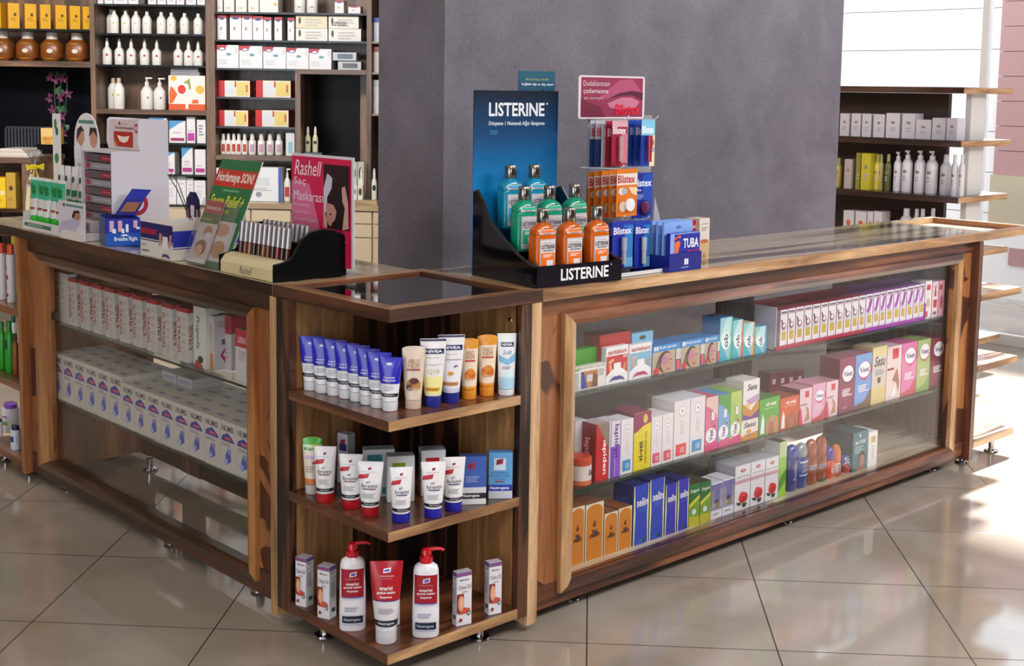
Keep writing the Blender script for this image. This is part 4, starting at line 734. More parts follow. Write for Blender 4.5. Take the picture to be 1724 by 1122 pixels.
corner_carton('cream_carton', 'light blue cream carton, last on the middle corner shelf', 862, 839.5, 763, .060, .03, 232, S2, st('#5f9fd4', lb_, cols={'R': '#4c88bc', 'T': '#3f78ac'}), side='left')
# bottom corner shelf
oil = [('r', 0, .92, 1, 1, '#6a5aa0'), ('r', 0, .945, 1, .965, '#a8402c'), ('t', .2, .84, .8, .87, '#2a2a30', 'Melis Zeren', 'b'), ('t', .08, .68, .92, .76, '#7a6a68', 'China Oil'), ('r', .34, .62, .7, .635, '#8a8a8a'), ('r', .0, .24, .46, .60, '#7c2c1c'), ('e', .28, .42, .20, .15, '#d89a78'), ('e', .30, .42, .12, .1, '#e0ac8c'), ('p', '#c8503c', [(.1, .22), (.8, .22), (.9, .30), (.5, .34), (.3, .26)]), ('e', .80, .22, .12, .045, '#3a5a5c'), ('e', .80, .22, .06, .022, '#cfd8d8'), ('p', '#8c2a20', [(.12, .08), (.34, .08), (.36, .13), (.2, .15)])]
oils = [('t', .1, .76, .9, .80, '#5a6a9c', 'China Oil'), ('t', .2, .86, .8, .89, '#2a2a30', 'MZ', 'b'), ('r', 0, .92, 1, 1, '#6a5aa0'), ('l', .14, .4, .86, .72, '#a4a4c0', 9), ('r', .3, .12, .8, .20, '#4a4a60')]
ost = st('#dcdae2', oil, right=oils, left=oils, cols={'T': '#b8b0b8'})
corner_carton('oil_carton', 'white face oil carton at the far end of the bottom corner shelf', 515.3, 1024, 942, .034, .030, 197, S3, ost, 'face oil cartons', 'left')
corner_carton('oil_carton', 'white face oil carton tucked behind the first pump bottle', 554.5, 1044.5, 957, .036, .030, 200, S3, ost, 'face oil cartons', 'left')
corner_carton('oil_carton', 'white face oil carton beside the second pump bottle', 768.5, 1056, 966.5, .042, .022, 258, S3, ost, 'face oil cartons', 'right')
corner_carton('oil_carton', 'white face oil carton beside the side panel of the long counter', 822.8, 1037, 949.5, .036, .024, 256, S3, ost, 'face oil cartons', 'right')
def pump(label, px, by, ty, hy, wpx):
    x, y, h = height_of(px, by-5, ty, S3); s_ = m_per_px(x, y, S3); r = wpx*s_/2; top = Z_at(hy, x, y)-S3
    t = empty('pump_bottle', label, 'bottle', (x, y, S3+.0004), face_to(x, y), 'white lotion pump bottles')
    rw, rd = P('#e6e4ea', .25, 0, .3), P('#c01224', .25, 0, .4)
    s_ = [(0, r*.93, r*.66, 2.6, 0, 0), (.004, r, r*.72, 2.6, 0, 0), (h*.3, r, r*.72, 2.6, 0, 0), (h*.9, r*.93, r*.66, 2.5, 0, 0), (h*.955, r*.84, r*.6, 2.3, 0, 0), (h*.985, r*.62, r*.5, 2, 0, 0), (h, r*.5, r*.45, 2, 0, 0)]
    q = MB(); q.loft(s_, rw, 32)
    label_on(q, s_, -r*.84, r*.84, h*.06, h*.86, [('r', 0, .52, 1, 1, '#9c1024'), ('p', '#e4e0f0', [(.36, .86), (.66, .885), (.68, .96), (.38, .935)]), ('p', '#4a50b0', [(.42, .88), (.62, .895), (.63, .94), (.43, .925)]), ('t', .2, .82, .8, .84, '#d0a0a8', 'NORWEGIAN FORMULA'), ('t', .2, .725, .78, .775, '#efe8ea', 'onarici', 'b'), ('t', .1, .665, .9, .71, '#efe8ea', 'gunluk bakim', 'b'), ('t', .26, .60, .74, .65, '#efe8ea', 'losyonu', 'b'), ('r', 0, .505, 1, .525, '#6a70b8'), ('t', .05, .47, .9, .49, '#a8a4c8', 'repair body lotion'), ('l', .14, .27, .86, .36, '#a8a8c0', 2), ('r', .04, .08, .96, .20, '#101830'), ('t', .12, .105, .86, .165, '#a8b8cc', 'Neutrogena', 'b'), ('r', .04, .045, .96, .055, '#8a94d0')], 10, 3)
    q.build('bottle_body', t, smooth=True)
    q = MB(); ph = top-h; q.loft([(h+.0003, r*.48, r*.48, 2, 0, 0), (h+ph*.40, r*.50, r*.50, 2, 0, 0), (h+ph*.42, r*.30, r*.30, 2, 0, 0), (h+ph*.60, r*.28, r*.28, 2, 0, 0)], rd, 24); q.build('collar', t, smooth=True)
    q = MB(); q.loft([(h+ph*.605, r*.40, r*.40, 2, 0, 0), (h+ph*.9, r*.34, r*.34, 2, 0, 0), (h+ph*.97, r*.22, r*.22, 2, 0, 0)], rd, 20)
    q.tube([(0, 0, h+ph*.86), (r*.6, 0, h+ph*.95), (r*1.1, 0, h+ph*.93), (r*1.28, 0, h+ph*.82)], [r*.16, r*.15, r*.13, r*.11], rd, 10); q.build('pump_head', t, smooth=True)
    return t
pump('white lotion pump bottle with a red label, beside the face oil carton it half hides', 593.5, 1063, 937, 913, 44.5)
pump('white lotion pump bottle with a red label, nearer the long counter', 716.5, 1074, 947, 923, 45.5)
tube_at('lotion_tube', 'large dark red and white lotion tube at the front corner of the bottom shelf', 650, 1082, 945, 56.5, S3, 0, .155, 17.5, '#b01020', '#d0d0d6', [('p', '#e8e0f0', [(.40, .84), (.62, .855), (.64, .92), (.42, .905)]), ('p', '#5a54b0', [(.44, .86), (.59, .87), (.60, .90), (.45, .89)]), ('t', .30, .79, .72, .81, '#e8b8bc', 'NORWEGIAN', 'b'), ('t', .34, .755, .68, .77, '#d89aa0', 'FORMULA'), ('t', .30, .60, .68, .655, '#f0e8ea', 'onarici', 'b'), ('t', .22, .535, .76, .585, '#f0e8ea', 'gunluk bakim', 'b'), ('t', .32, .475, .66, .52, '#f0e8ea', 'losyonu', 'b'), ('r', 0, .435, 1, .45, '#5a3a80'), ('l', .26, .25, .74, .34, '#a8a4a8', 3), ('r', 0, .07, 1, .16, '#101428'), ('t', .26, .09, .74, .14, '#c9ccd8', 'Neutrogena', 'b')], zones=[(0, '#d8d4da'), (.44, '#ad1022')])
corner_carton('medicine_carton', 'narrow white carton hidden behind the large red lotion tube', 673, 1052, 985, .02, .02, 250, S3, st('#d8dade'), side='left')

# ================================================================ ON THE COUNTERTOPS
TOP = .9012
# -- mouthwash display
A0 = R(-6.3); rt = Vector((.4835, .0205, TOP)); lx = Vector((math.cos(A0), math.sin(A0), 0)); ly = Vector((-math.sin(A0), math.cos(A0), 0))
ds = empty('display_stand', 'black stepped mouthwash display with a tall blue back card on the corner top', 'display stand', rt, A0)
GB = P('#050409', .1, 0, .2, .4)
q = MB(); q.box(.001, .287, 0, .003, 0, .056, P('#110a18', .2)); print_on(q, lambda u, v, e: (u, -e*EPS, v), .288, .056, [('t', .28, .24, .84, .80, '#e8e6ea', 'LISTERINE', 'b'), ('e', .87, .82, .008, .04, '#b0b0b8')]); q.build('front_rim', ds)
prof = [(0, 0), (.285, 0), (.285, .225), (.265, .232), (.235, .20), (.20, .150), (.14, .112), (.075, .075), (.03, .060), (0, .056)]
for x0 in (0, .285):
    q = MB(); q.extrude([(x0, a, b) for a, b in prof], (.003, 0, 0), GB); q.build('side_panel', ds)
    q = MB(); q.tube([(x0+.0015, a, b+.001) for a, b in prof[2:]], .0035, P('#1a1520', .15, 0, .8), 8); q.build('edge_bead', ds, smooth=True)
q = MB(); q.box(.003, .285, .003, .10, 0, .004, GB); q.box(.003, .285, .10, .18, .0, .035, GB); q.box(.003, .285, .18, .28, 0, .085, GB); q.build('step_tray', ds)
q = MB(); q.box(.0, .288, .2855, .289, .0, .5, P('#06203c', .35)); W_, H_ = .288, .5
mt, nt, b = nodes('blue_fade_print'); tc = nt.nodes.new('ShaderNodeTexCoord'); sx = nt.nodes.new('ShaderNodeSeparateXYZ'); cr = nt.nodes.new('ShaderNodeValToRGB')
nt.links.new(tc.outputs['Object'], sx.inputs[0]); mr = nt.nodes.new('ShaderNodeMapRange'); mr.inputs[1].default_value = 0; mr.inputs[2].default_value = .5; nt.links.new(sx.outputs['Z'], mr.inputs[0]); nt.links.new(mr.outputs[0], cr.inputs[0])
e = cr.color_ramp.elements; e[0].position = 0; e[0].color = lin('#0c5c96'); e[1].position = 1; e[1].color = lin('#050e20'); a_ = e.new(.42); a_.color = lin('#0f84c8'); a_ = e.new(.75); a_.color = lin('#0b4474')
nt.links.new(cr.outputs[0], b.inputs['Base Color']); b.inputs['Roughness'].default_value = .35
q.mats = []; q.m = []; q.v = []; q.f = []; q.box(.0, .288, .2855, .289, .0, .5, mt); grad = []
print_on(q, lambda u, v, e: (u, .2855-e*EPS, v), W_, H_, grad+[('t', .17, .86, .83, .935, '#e4e8ee', 'LISTERINE', 'b'), ('e', .86, .93, .01, .006, '#d0d8e0'), ('t', .17, .805, .83, .835, '#cfdce8', 'Dünyanın 1 Numaralı Ağız Gargarası', 'b'), ('l', .18, .76, .3, .785, '#3a78a8', 2)]); q.build('back_card', ds)
lf = empty('leaflet', 'small teal leaflet sticking up behind the blue mouthwash card', 'leaflet', rt+lx*.0+ly*.2925, A0)
pu = (on_plane(873, 150, ly, ly.dot(rt)+.2925)-rt).dot(lx); pv = (on_plane(934, 150, ly, ly.dot(rt)+.2925)-rt).dot(lx)
q = MB(); q.box(pu, pv, 0, .0025, .35, .555, P('#0f4a66', .4)); print_on(q, lambda u, v, e: (pu+u, -e*EPS, .35+v), pv-pu, .205, [('r', 0, .86, 1, 1, '#17566f'), ('t', .2, .87, .85, .905, '#b8a848', 'küçük'), ('t', .08, .80, .95, .84, '#dfeaf0', 'Sağlıklı diş ve diş etleri', 'b'), ('r', .62, .66, .7, .76, '#0a1c2c')]); q.build('leaflet_card', lf)
def mouthwash(label, px, tpy, s, hue, tone, group, base):
    n = ly; p = on_plane(px, tpy, n, n.dot(rt)+s); h = .172; zb = p.z-h
    t = empty('mouthwash_bottle', label, 'bottle', (p.x, p.y, zb), A0, group)
    w, d = .0335, .021; lq = liquid(hue, 'mouthwash_'+tone)
    s_ = [(0, w*.92, d*.85, 5, 0, 0), (.004, w, d, 5, 0, 0), (.098, w, d, 5, 0, 0), (.103, w*.96, d*.93, 4.5, 0, 0), (.106, w*.99, d, 5, 0, 0), (.118, w*.97, d*.95, 4, 0, 0), (.127, w*.72, d*.85, 3, 0, 0), (.131, w*.48, d*.7, 2.2, 0, 0), (.136, w*.44, .0148, 2, 0, 0)]
    q = MB(); q.loft(s_, lq, 32)
    label_on(q, s_, -w*.72, w*.86, .008, .094, [('r', 0, 0, 1, 1, '#b9b4ba'), ('r', .05, .04, .95, .96, '#d2ccd0'), ('t', .16, .86, .8, .90, '#5a4a60', 'Cool Citrus', 'i'), ('t', .08, .70, .92, .83, '#2c2440', 'LISTERINE', 'b'), ('t', .2, .63, .84, .675, '#2c2440', 'MOUTHWASH', 'b'), ('r', .08, .14, .92, .58, hue), ('l', .2, .44, .8, .54, '#e8dcd8', 2), ('p', '#e4e0e2', [(.42, .18), (.78, .18), (.82, .36), (.38, .36)]), ('l', .1, .05, .9, .12, '#8c8490', 2)], 6, 1)
    label_on(q, s_, -w*.75, w*.84, .106, .119, [('r', 0, 0, 1, 1, '#c9c0c4'), ('r', .08, .35, .92, .85, hue), ('l', .2, .05, .9, .3, '#6a6070', 1)], 6, 1)
    q.build('bottle_body', t, smooth=True)
    q = MB(); q.loft([(.1365, .0155, .0155, 2, 0, 0), (.138, .0162, .0162, 2, 0, 0), (.169, .0160, .0160, 2, 0, 0), (h, .0140, .0140, 2, 0, 0)], P('#8c8580', .16, .95), 24); q.build('cap', t, smooth=True)
    return t
for i, (px, ty) in enumerate(((914, 351), (959.5, 349.5), (1005, 347))): mouthwash('orange mouthwash bottle in the front row of the display, '+['beside its open black side', 'middle one', 'beside the lip balm stand'][i], px, ty, .055, '#f0701c', 'orange', 'orange mouthwash bottles', 0)
for i, (px, ty) in enumerate(((883, 313.5), (925.5, 312), (968, 309.5))): mouthwash('green mouthwash bottle in the middle row of the display, '+['beside its open black side', 'middle one', 'beside the lip balm stand'][i], px, ty, .135, '#20b088', 'green', 'green mouthwash bottles', 0)
for i, (px, ty) in enumerate(((860, 277.5), (900, 277))): mouthwash('blue mouthwash bottle in the rear row of the display, '+['near its open black side', 'near the middle'][i], px, ty, .225, '#18a4cc', 'blue', 'blue mouthwash bottles', 0)

# -- lip balm stand
bs = empty('lip_balm_stand', 'upright lip balm stand with a rose pink header card and wire hooks', 'display stand', (.80, .03, TOP))
q = MB(); q.box(.005, .18, .0, .17, 0, .006, P('#0e0e12', .15)); q.box(.003, .182, -.003, .0, 0, .010, P('#d8d8da', .3)); q.build('base_plate', bs)
YB = .225; bx0, bx1 = X_at(989, YB, 1.2)-.80, X_at(1096, YB, 1.2)-.80
q = MB(); q.box(bx0, bx1, YB-.03, YB-.027, .0, Z_at(200, 1.1, YB)-TOP+.01, P('#8e8e98', .4)); q.build('backboard', bs, bevel=.001)
yc = .205; cx0, cx1 = X_at(974, yc, 1.35)-.80, X_at(1084.5, yc, 1.35)-.80; cz0, cz1 = Z_at(200, .95, yc)-TOP, Z_at(128, .95, yc)-TOP
q = MB()
def rr_(x0, x1, z0, z1, r):
    o_ = []
    for cx, cz, a0 in ((x1-r, z0+r, -90), (x1-r, z1-r, 0), (x0+r, z1-r, 90), (x0+r, z0+r, 180)):
        for k in range(5): a = R(a0+k*22.5); o_.append((cx+r*math.cos(a), cz+r*math.sin(a)))
    return o_
q.extrude([(a, yc-.03, b) for a, b in rr_(cx0, cx1, cz0, cz1, .008)], (0, .003, 0), P('#dcd0d4', .4))
W_, H_ = cx1-cx0, cz1-cz0
print_on(q, lambda u, v, e: (cx0+u, yc-.03-e*EPS, cz0+v), W_, H_, [('r', .03, .04, .97, .96, '#8c2a4c'), ('p', '#a84a6c', [(.3, .5), (.6, .9), (.8, .94), (.97, .6), (.97, .45), (.7, .62), (.45, .45)]), ('p', '#4c1028', [(.40, .44), (.62, .54), (.80, .56), (.97, .44), (.97, .62), (.80, .66), (.6, .60)]), ('p', '#c0708c', [(.42, .36), (.64, .50), (.80, .50), (.92, .40), (.86, .26), (.62, .2), (.46, .26)]), ('p', '#6c1a36', [(.03, .04), (.4, .04), (.3, .3), (.10, .4), (.03, .5)]),
  ('t', .06, .76, .45, .88, '#d8c4cc', 'Dudaklarınızın'), ('t', .06, .57, .43, .70, '#e4d8dc', 'çatlamasına'), ('t', .07, .43, .36, .52, '#cdb6c0', 'izin vermeyin!'), ('t', .54, .10, .92, .34, '#d8102c', 'Blistex', 'b')]); q.build('header_card', bs)
def hook(x, z, y1): 
    q = MB(); q.tube([(x, YB-.03, z), (x, y1, z+.004), (x, y1-.012, z+.012), (x, y1-.016, z+.016)], .0016, P('#e8e8ea', .3), 8); q.build('hook', bs, smooth=True)
def blister(name, label, a, b_, ty, by, yy, base, shapes, lipcol=None, group=None):
    x0, x1 = X_at(a, yy, 1.1), X_at(b_, yy, 1.1); xm = (x0+x1)/2; z0, z1 = Z_at(by, xm, yy), Z_at(ty, xm, yy); w, h = x1-x0, z1-z0
    t = empty(name, label, 'blister pack', (xm, yy, z0), 0, group)
    q = MB(); q.box(-w/2, w/2, 0, .0015, 0, h, P(base, .35)); print_on(q, lambda u, v, e: (-w/2+u, -e*EPS, v), w, h, shapes, rough=.35); q.build('card', t)
    if lipcol:
        kind_, c = lipcol
        if kind_ == 'stick':
            q = MB(); q.loft([(h*.10, .0065, .0065, 2, -w*.05, -.010), (h*.38, .0065, .0065, 2, -w*.05, -.010), (h*.38+.001, .0078, .0078, 2, -w*.05, -.010), (h*.66, .0078, .0078, 2, -w*.05, -.010)], P(c, .25, 0, .5), 16); q.build('lip_balm', t, smooth=True)
        else:
            q = MB(); q.loft([(0, .018, .018, 2, 0, 0), (.006, .018, .018, 2, 0, 0), (.007, .015, .015, 2, 0, 0)], P(c, .3, 0, .5), 24); o = q.build('lip_balm', t, smooth=True); o.rotation_euler = (R(90), 0, 0); o.location = (w*.1, -.0015, h*.24)
    return t
nm = lambda c, u0=.1, u1=.92, v0=.72, v1=.88: ('t', u0, v0, u1, v1, c, 'Blistex', 'b')
# top row
for i, (a, c, tc_) in enumerate(((991, '#2a3c74', '#b02034'), (1000, '#2a3c74', '#b02034'), (1011, '#cfc6d0', '#f0f0f2'), (1017.6, '#8c1a34', '#d8b0bc'))):
    blister('lip_balm_card', 'lip balm card on the top hook, %s behind the red one' % ['fourth', 'third', 'second', 'right'][i], a, a+26, 203+i*.3, 281, .180-.018*i, c, [('r', 0, .6, 1, 1, '#b8b4c0' if i < 3 else '#9c1c38'), nm(tc_, .1, .9, .66, .84)], ('stick', '#d8d0d8') if i == 2 else None, 'lip balm cards on the top hook')
blister('lip_balm_card', 'red lip balm card in front on the top hook, with a clear capped stick', 1027.8, 1053.5, 203, 279, .105, '#98203c', [('r', 0, .86, 1, 1, '#d0a0ac'), nm('#ece6ea', .05, .9, .70, .86), ('r', .62, .05, 1, .7, '#c87080'), ('r', .05, .0, .6, .08, '#8c1428')], ('stick', '#b88c94'))
for i, (a, c) in enumerate(((1055.7, '#1f48a8'), (1065.5, '#1c40a0'))):
    blister('lip_balm_card', 'blue lip balm card behind the pale blue one, %s' % ['farther back', 'directly behind it'][i], a, a+24, 202, 280, .165-.022*i, c, [nm('#c8d4ec', .1, .9, .68, .84)], ('stick', '#18307c'), 'blue lip balm cards on the top hook')
blister('lip_balm_card', 'pale blue and dark blue lip balm card in front, with a red stick', 1077, 1099.5, 201, 280, .112, '#1c3c9c', [('r', 0, .66, 1, 1, '#7ac0dc'), nm('#eef4f8', .05, .92, .70, .86), ('r', .62, .0, 1, .66, '#e0d8b0'), ('e', .80, .5, .12, .09, '#7a4a3a'), ('r', .66, .3, .96, .4, '#8aa0b8')], ('stick', '#a01c3c'))
hook(X_at(1048, .1, 1.25)-.8, Z_at(204, .95, .1)-TOP, .065); hook(X_at(1100, .1, 1.25)-.8, Z_at(204, 1.05, .1)-TOP, .07)
# middle row
for i, a in enumerate((990, 1000, 1012.4, 1025.2, 1037.7)):
    blister('lip_balm_card', 'orange lip balm card, %s' % ['last in its stack of five', 'fourth in its stack of five', 'third in its stack of five', 'second in its stack of five', 'front one of its stack of five'][i], a, a+34.5, 289-i*1.2, 369-i*1.2, .185-.03*i, '#d0721c', [('r', 0, .66, 1, .90, '#d8cfc8'), nm('#b0202c', .04, .88, .70, .87), ('e', .26, .53, .17, .075, '#d8d4d4'), ('e', .38, .53, .15, .07, '#a8a4a8'), ('p', '#e4c49c', [(.55, .62), (.98, .60), (.98, .42), (.7, .48)]), ('r', .10, .06, .95, .35, '#c86414'), ('e', .3, .21, .17, .11, '#c8b8ac')], ('disc', '#e0dce0'), 'orange lip balm cards')
blister('lip_balm_card', 'dark blue lip balm card with a round pot, beside the orange stack', 1064, 1098, 291, 368, .125, '#16288c', [nm('#dfe6f4', .0, .94, .70, .86), ('t', .14, .60, .44, .66, '#c8d0e8', 'Plus', 'b'), ('r', .5, .0, 1, .98, '#1c46ac'), nm('#dfe6f4', .0, .94, .70, .86), ('l', .2, .42, .6, .54, '#8c9cd0', 3), ('e', .62, .22, .30, .18, '#101c5c')], ('disc', '#5a1c50'))
hook(X_at(1058, .04, 1.1)-.8, Z_at(286, .95, .05)-TOP, .045); hook(X_at(1102, .08, 1.1)-.8, Z_at(291, 1.05, .1)-TOP, .085)
# bottom row
blsh = [('r', .55, .05, 1, .9, '#2a78c0'), ('p', '#1a2c9c', [(0, 0), (.7, 0), (.5, .5), (.72, .85), (0, .9)]), nm('#e4e8f4', .06, .92, .72, .87), ('r', .6, .02, 1, .22, '#5aa0d4')]
blister('lip_balm_card', 'blue lip balm card on the bottom hook, hidden one', 1027, 1058, 374, 450, .10, '#1c2c94', blsh, None, 'bottom lip balm cards')
blister('lip_balm_card', 'blue lip balm card with a silver stick, next to the orange mouthwash', 1032, 1067, 372, 452, .065, '#2030a0', blsh, ('stick', '#a8a8bc'))
blister('lip_balm_card', 'blue lip balm card behind the one next to the foot plaster tray', 1064, 1088, 371, 448, .11, '#2a60b0', blsh, None, 'bottom lip balm cards')
blister('lip_balm_card', 'blue lip balm card with a silver stick, next to the foot plaster tray', 1070, 1096, 371, 451, .075, '#2440a8', blsh, ('stick', '#b0b0c0'))
hook(X_at(1056, .05, 1.0)-.8, Z_at(370, .95, .05)-TOP, .045); hook(X_at(1097, .06, 1.0)-.8, Z_at(371, 1.05, .06)-TOP, .055)
# -- foot plaster tray, cartons beside it
ft = empty('counter_tray', 'dark blue card tray of foot plasters at the front edge of the long countertop', 'tray', (.984, .004, TOP))
q = MB(); bw_ = .140
q.box(0, bw_, 0, .002, 0, .052, P('#141c80', .35)); q.box(0, .002, .002, .10, 0, .045, P('#141c80', .35)); q.box(bw_-.002, bw_, .002, .10, 0, .045, P('#141c80', .35)); q.box(.002, bw_-.002, .098, .10, 0, .05, P('#141c80', .35)); q.box(.002, bw_-.002, .002, .098, 0, .002, P('#141c80', .35))
print_on(q, lambda u, v, e: (u, -e*EPS, v), bw_, .052, [('r', .46, .34, .52, .66, '#dfe0f0'), ('r', .53, .34, .58, .66, '#dfe0f0'), ('l', .36, .16, .68, .24, '#a8b0dc', 1)]); q.build('tray_body', ft)
carton('foot_plaster_carton', 'dark blue foot plaster box with an orange foot, front of the tray', .130, .105, .014, (1.055, .0155, TOP+.0035), 0, '#1a2296', [('r', 0, 0, .14, 1, '#7fa0e0'), ('p', '#7fa0e0', [(0, .96), (.3, 1), (1, 1), (1, .97)]), ('p', '#e4641c', [(.08, .30), (.24, .30), (.28, .55), (.34, .72), (.28, .80), (.14, .74), (.16, .55)]), ('e', .12, .82, .025, .035, '#e4641c'), ('e', .17, .86, .025, .035, '#e4641c'), ('e', .23, .89, .025, .035, '#e4641c'), ('e', .30, .90, .035, .045, '#e4641c'), ('t', .42, .58, .94, .84, '#e8eaf6', 'TUBA', 'b'), ('t', .56, .47, .92, .54, '#b02c50', 'nasır bandı', 'b'), ('l', .56, .38, .9, .44, '#9aa4d8', 1)], cat='box')
for i in range(3):
    y_ = .030+.024*i; carton('foot_plaster_card', 'light blue hanging card in the foot plaster tray, %s behind the box' % ['directly', 'second', 'third'][i], .124, .135, .008, (1.050+.002*i, y_+.004, TOP+.0035), 0, '#7ea4e2', [('r', 0, 0, 1, .74, '#5f8cd6'), ('e', .5, .88, .09, .03, '#4a6aa4')], group='light blue cards in the foot plaster tray', cat='card')
def stand(name, label, a, b_, ty, yy, d, style, z=.9004, group=None):
    x0, x1 = X_at(a, yy, z), X_at(b_, yy, z); return carton(name, label, x1-x0, Z_at(ty, (x0+x1)/2, yy)-z, d, ((x0+x1)/2, yy+d/2, z), 0, group=group, **style)
stand('medicine_carton', 'blue medicine carton behind the foot plaster tray', 1123.5, 1153.5, 374, .145, .045, st('#1c2890', [('t', .25, .80, .95, .90, '#e0e4f4', 'Minoxil', 'b')], cols={'T': '#b8b4b8'}))
stand('medicine_carton', 'red medicine carton behind the foot plaster tray', 1154, 1175.5, 371, .145, .045, st('#b81826', [('t', .08, .80, .92, .90, '#f0e4e6', 'Minoxil', 'b')], cols={'T': '#c8b8b8'}))
stand('medicine_carton', 'white and cream medicine carton, last in line on the long countertop', 1176, 1193, 368, .13, .05, st('#d8cfc6', [('r', 0, 0, 1, .42, '#cdb284'), ('e', .5, .45, .4, .05, '#c9683a'), ('t', .2, .86, .8, .89, '#6a5a5a', 'minoksidil'), ('l', .2, .7, .8, .8, '#a89c9c', 2), ('p', '#a8884c', [(.3, .05), (.7, .05), (.5, .2)])]))
q = MB(); x0, x1 = X_at(1098, .20, 1.0), X_at(1122, .20, 1.0); zt = Z_at(331, x0, .2)
q.extrude([(x0, .20, .9012), (x1+.02, .20, .9012), (x0+.008, .20, zt)], (0, .002, 0), P('#a8a4b4', .3)); tag(q.build('price_card'), 'silver grey triangular card behind the foot plaster cards', 'card')

# -- short countertop: toothpaste tray
def yface(q, x, y0, z0, w, h, shapes, rough=.4):      # print on a face looking along -X; u runs towards -Y
    print_on(q, lambda u, v, e: (x-e*EPS, y0-u, z0+v), w, h, shapes, rough=rough)
tt = empty('counter_tray', 'white card tray holding green capped toothpaste tubes', 'tray', (.012, 1.80, TOP))
q = MB(); wc = P('#d4d0d2', .4); yl = .29
q.box(0, .003, 0, yl, 0, .034, wc); q.box(.003, .16, 0, .003, 0, .034, wc); q.box(.003, .16, yl-.003, yl, 0, .06, wc); q.box(.157, .16, .003, yl-.003, 0, .09, wc); q.box(.003, .157, .003, yl-.003, 0, .018, wc)
yface(q, 0, yl, 0, yl, .034, [('r', .1, .35, .8, .72, '#3c6a5c'), ('l', .14, .4, .74, .68, '#8cb0a0', 1), ('r', .06, .4, .10, .7, '#2a5a3c')]); q.build('tray_body', tt)
mint = [('r', 0, .45, 1, .93, '#3aa884'), ('e', .5, .72, .28, .08, '#1c7a3c'), ('e', .34, .80, .16, .05, '#24904a'), ('e', .64, .62, .18, .06, '#1c7a3c'), ('r', .2, .3, .8, .42, '#d8d0d0'), ('r', .25, .16, .75, .22, '#a03a3a')]
for i in range(5):
    yy = 1.845+.052*i; tube_product('toothpaste_tube', 'mint green toothpaste tube standing on its green cap, %s from the man leaflet' % ORD[i], .056, .160, .018, .028, (.045+.004*(i % 2), yy, TOP+.0185), QT+R(8), '#d8dcd8', '#28b428', mint, group='mint toothpaste tubes')
for i in range(4):
    tube_product('toothpaste_tube', 'white toothpaste tube in the higher rear row, %s from the white tower' % ORD[i], .042, .135, .013, .02, (.125, 1.86+.055*i, .985), QT+R(5), '#dcd8da', '#2a8c3c', [('r', .1, .1, .9, .3, '#2c7a4c'), ('e', .5, .62, .2, .1, '#404a50')], group='white toothpaste tubes')
q = MB(); q.box(.105, .150, 1.83, 2.07, TOP+.0185, .984, wc); tag(q.build('riser_box'), 'white card riser carrying the rear toothpaste tubes', 'riser')
man = [('r', 0, 0, 1, 1, '#d6d0dc'), ('r', .3, .87, .95, .93, '#5c8a80'), ('r', .2, .84, .24, .95, '#20402c'), ('r', .16, .88, .28, .91, '#20402c'), ('p', '#b9b2cc', [(0, .1), (.62, .18), (.84, .5), (.6, .58), (.1, .42)]), ('e', .72, .64, .12, .10, '#b07c68'), ('p', '#2a1c20', [(.52, .60), (.60, .56), (.66, .72), (.86, .74), (.78, .80), (.6, .78)]), ('t', .15, .10, .5, .14, '#9c3c50', 'her gün')]
q = MB(); q.box(.012, .0145, 1.60, 1.795, TOP, 1.022, wc); yface(q, .012, 1.795, TOP, .195, .12, man); tag(q.build('leaflet'), 'white leaflet with a dark haired man in profile beside the toothpaste tray', 'leaflet')
# arched card and leaf card behind
ac = MB(); yy0, yy1 = 2.10, 2.305; zc = 1.19
arch = [(yy1, 1.08), (yy0, 1.08), (yy0, zc)]+[((yy0+yy1)/2-(yy1-yy0)/2*math.cos(a), zc+.105*math.sin(a)) for a in [R(k*15) for k in range(1, 12)]]+[(yy1, zc)]
ac.extrude([(.30, a, b_) for a, b_ in arch][::-1], (.003, 0, 0), P('#d0ccd2', .4)); ac.box(.30, .303, 2.14, 2.26, TOP, 1.081, wc)
yface(ac, .30, yy1, 1.08, yy1-yy0, .215, [('r', .2, .82, .8, .88, '#4c7c70'), ('e', .26, .60, .16, .16, '#b88472'), ('p', '#241a20', [(.10, .52), (.14, .72), (.30, .78), (.42, .70), (.30, .68), (.2, .6)]), ('p', '#d8d8e4', [(0, .2), (.34, .2), (.34, .4), (.14, .5), (0, .42)]), ('e', .78, .58, .14, .16, '#b88472'), ('p', '#241a20', [(.62, .6), (.66, .76), (.9, .76), (.94, .6), (.8, .7)]), ('p', '#d8d8e4', [(.7, .2), (1, .2), (1, .4), (.8, .42)]), ('t', .14, .08, .7, .14, '#a03848', 'Hep temiz dişler')])
tag(ac.build('counter_card'), 'white card with an arched top and two men, behind the white tower', 'card')
q = MB(); q.box(.24, .243, 2.29, 2.355, TOP, 1.29, wc); yface(q, .24, 2.352, 1.10, .058, .19, [('e', .4, .8, .2, .10, '#2c7a40'), ('e', .6, .66, .2, .08, '#1c5c30'), ('e', .5, .14, .3, .1, '#2c7a40')]); tag(q.build('counter_card'), 'narrow white card with green leaves at the end of the short counter', 'card')
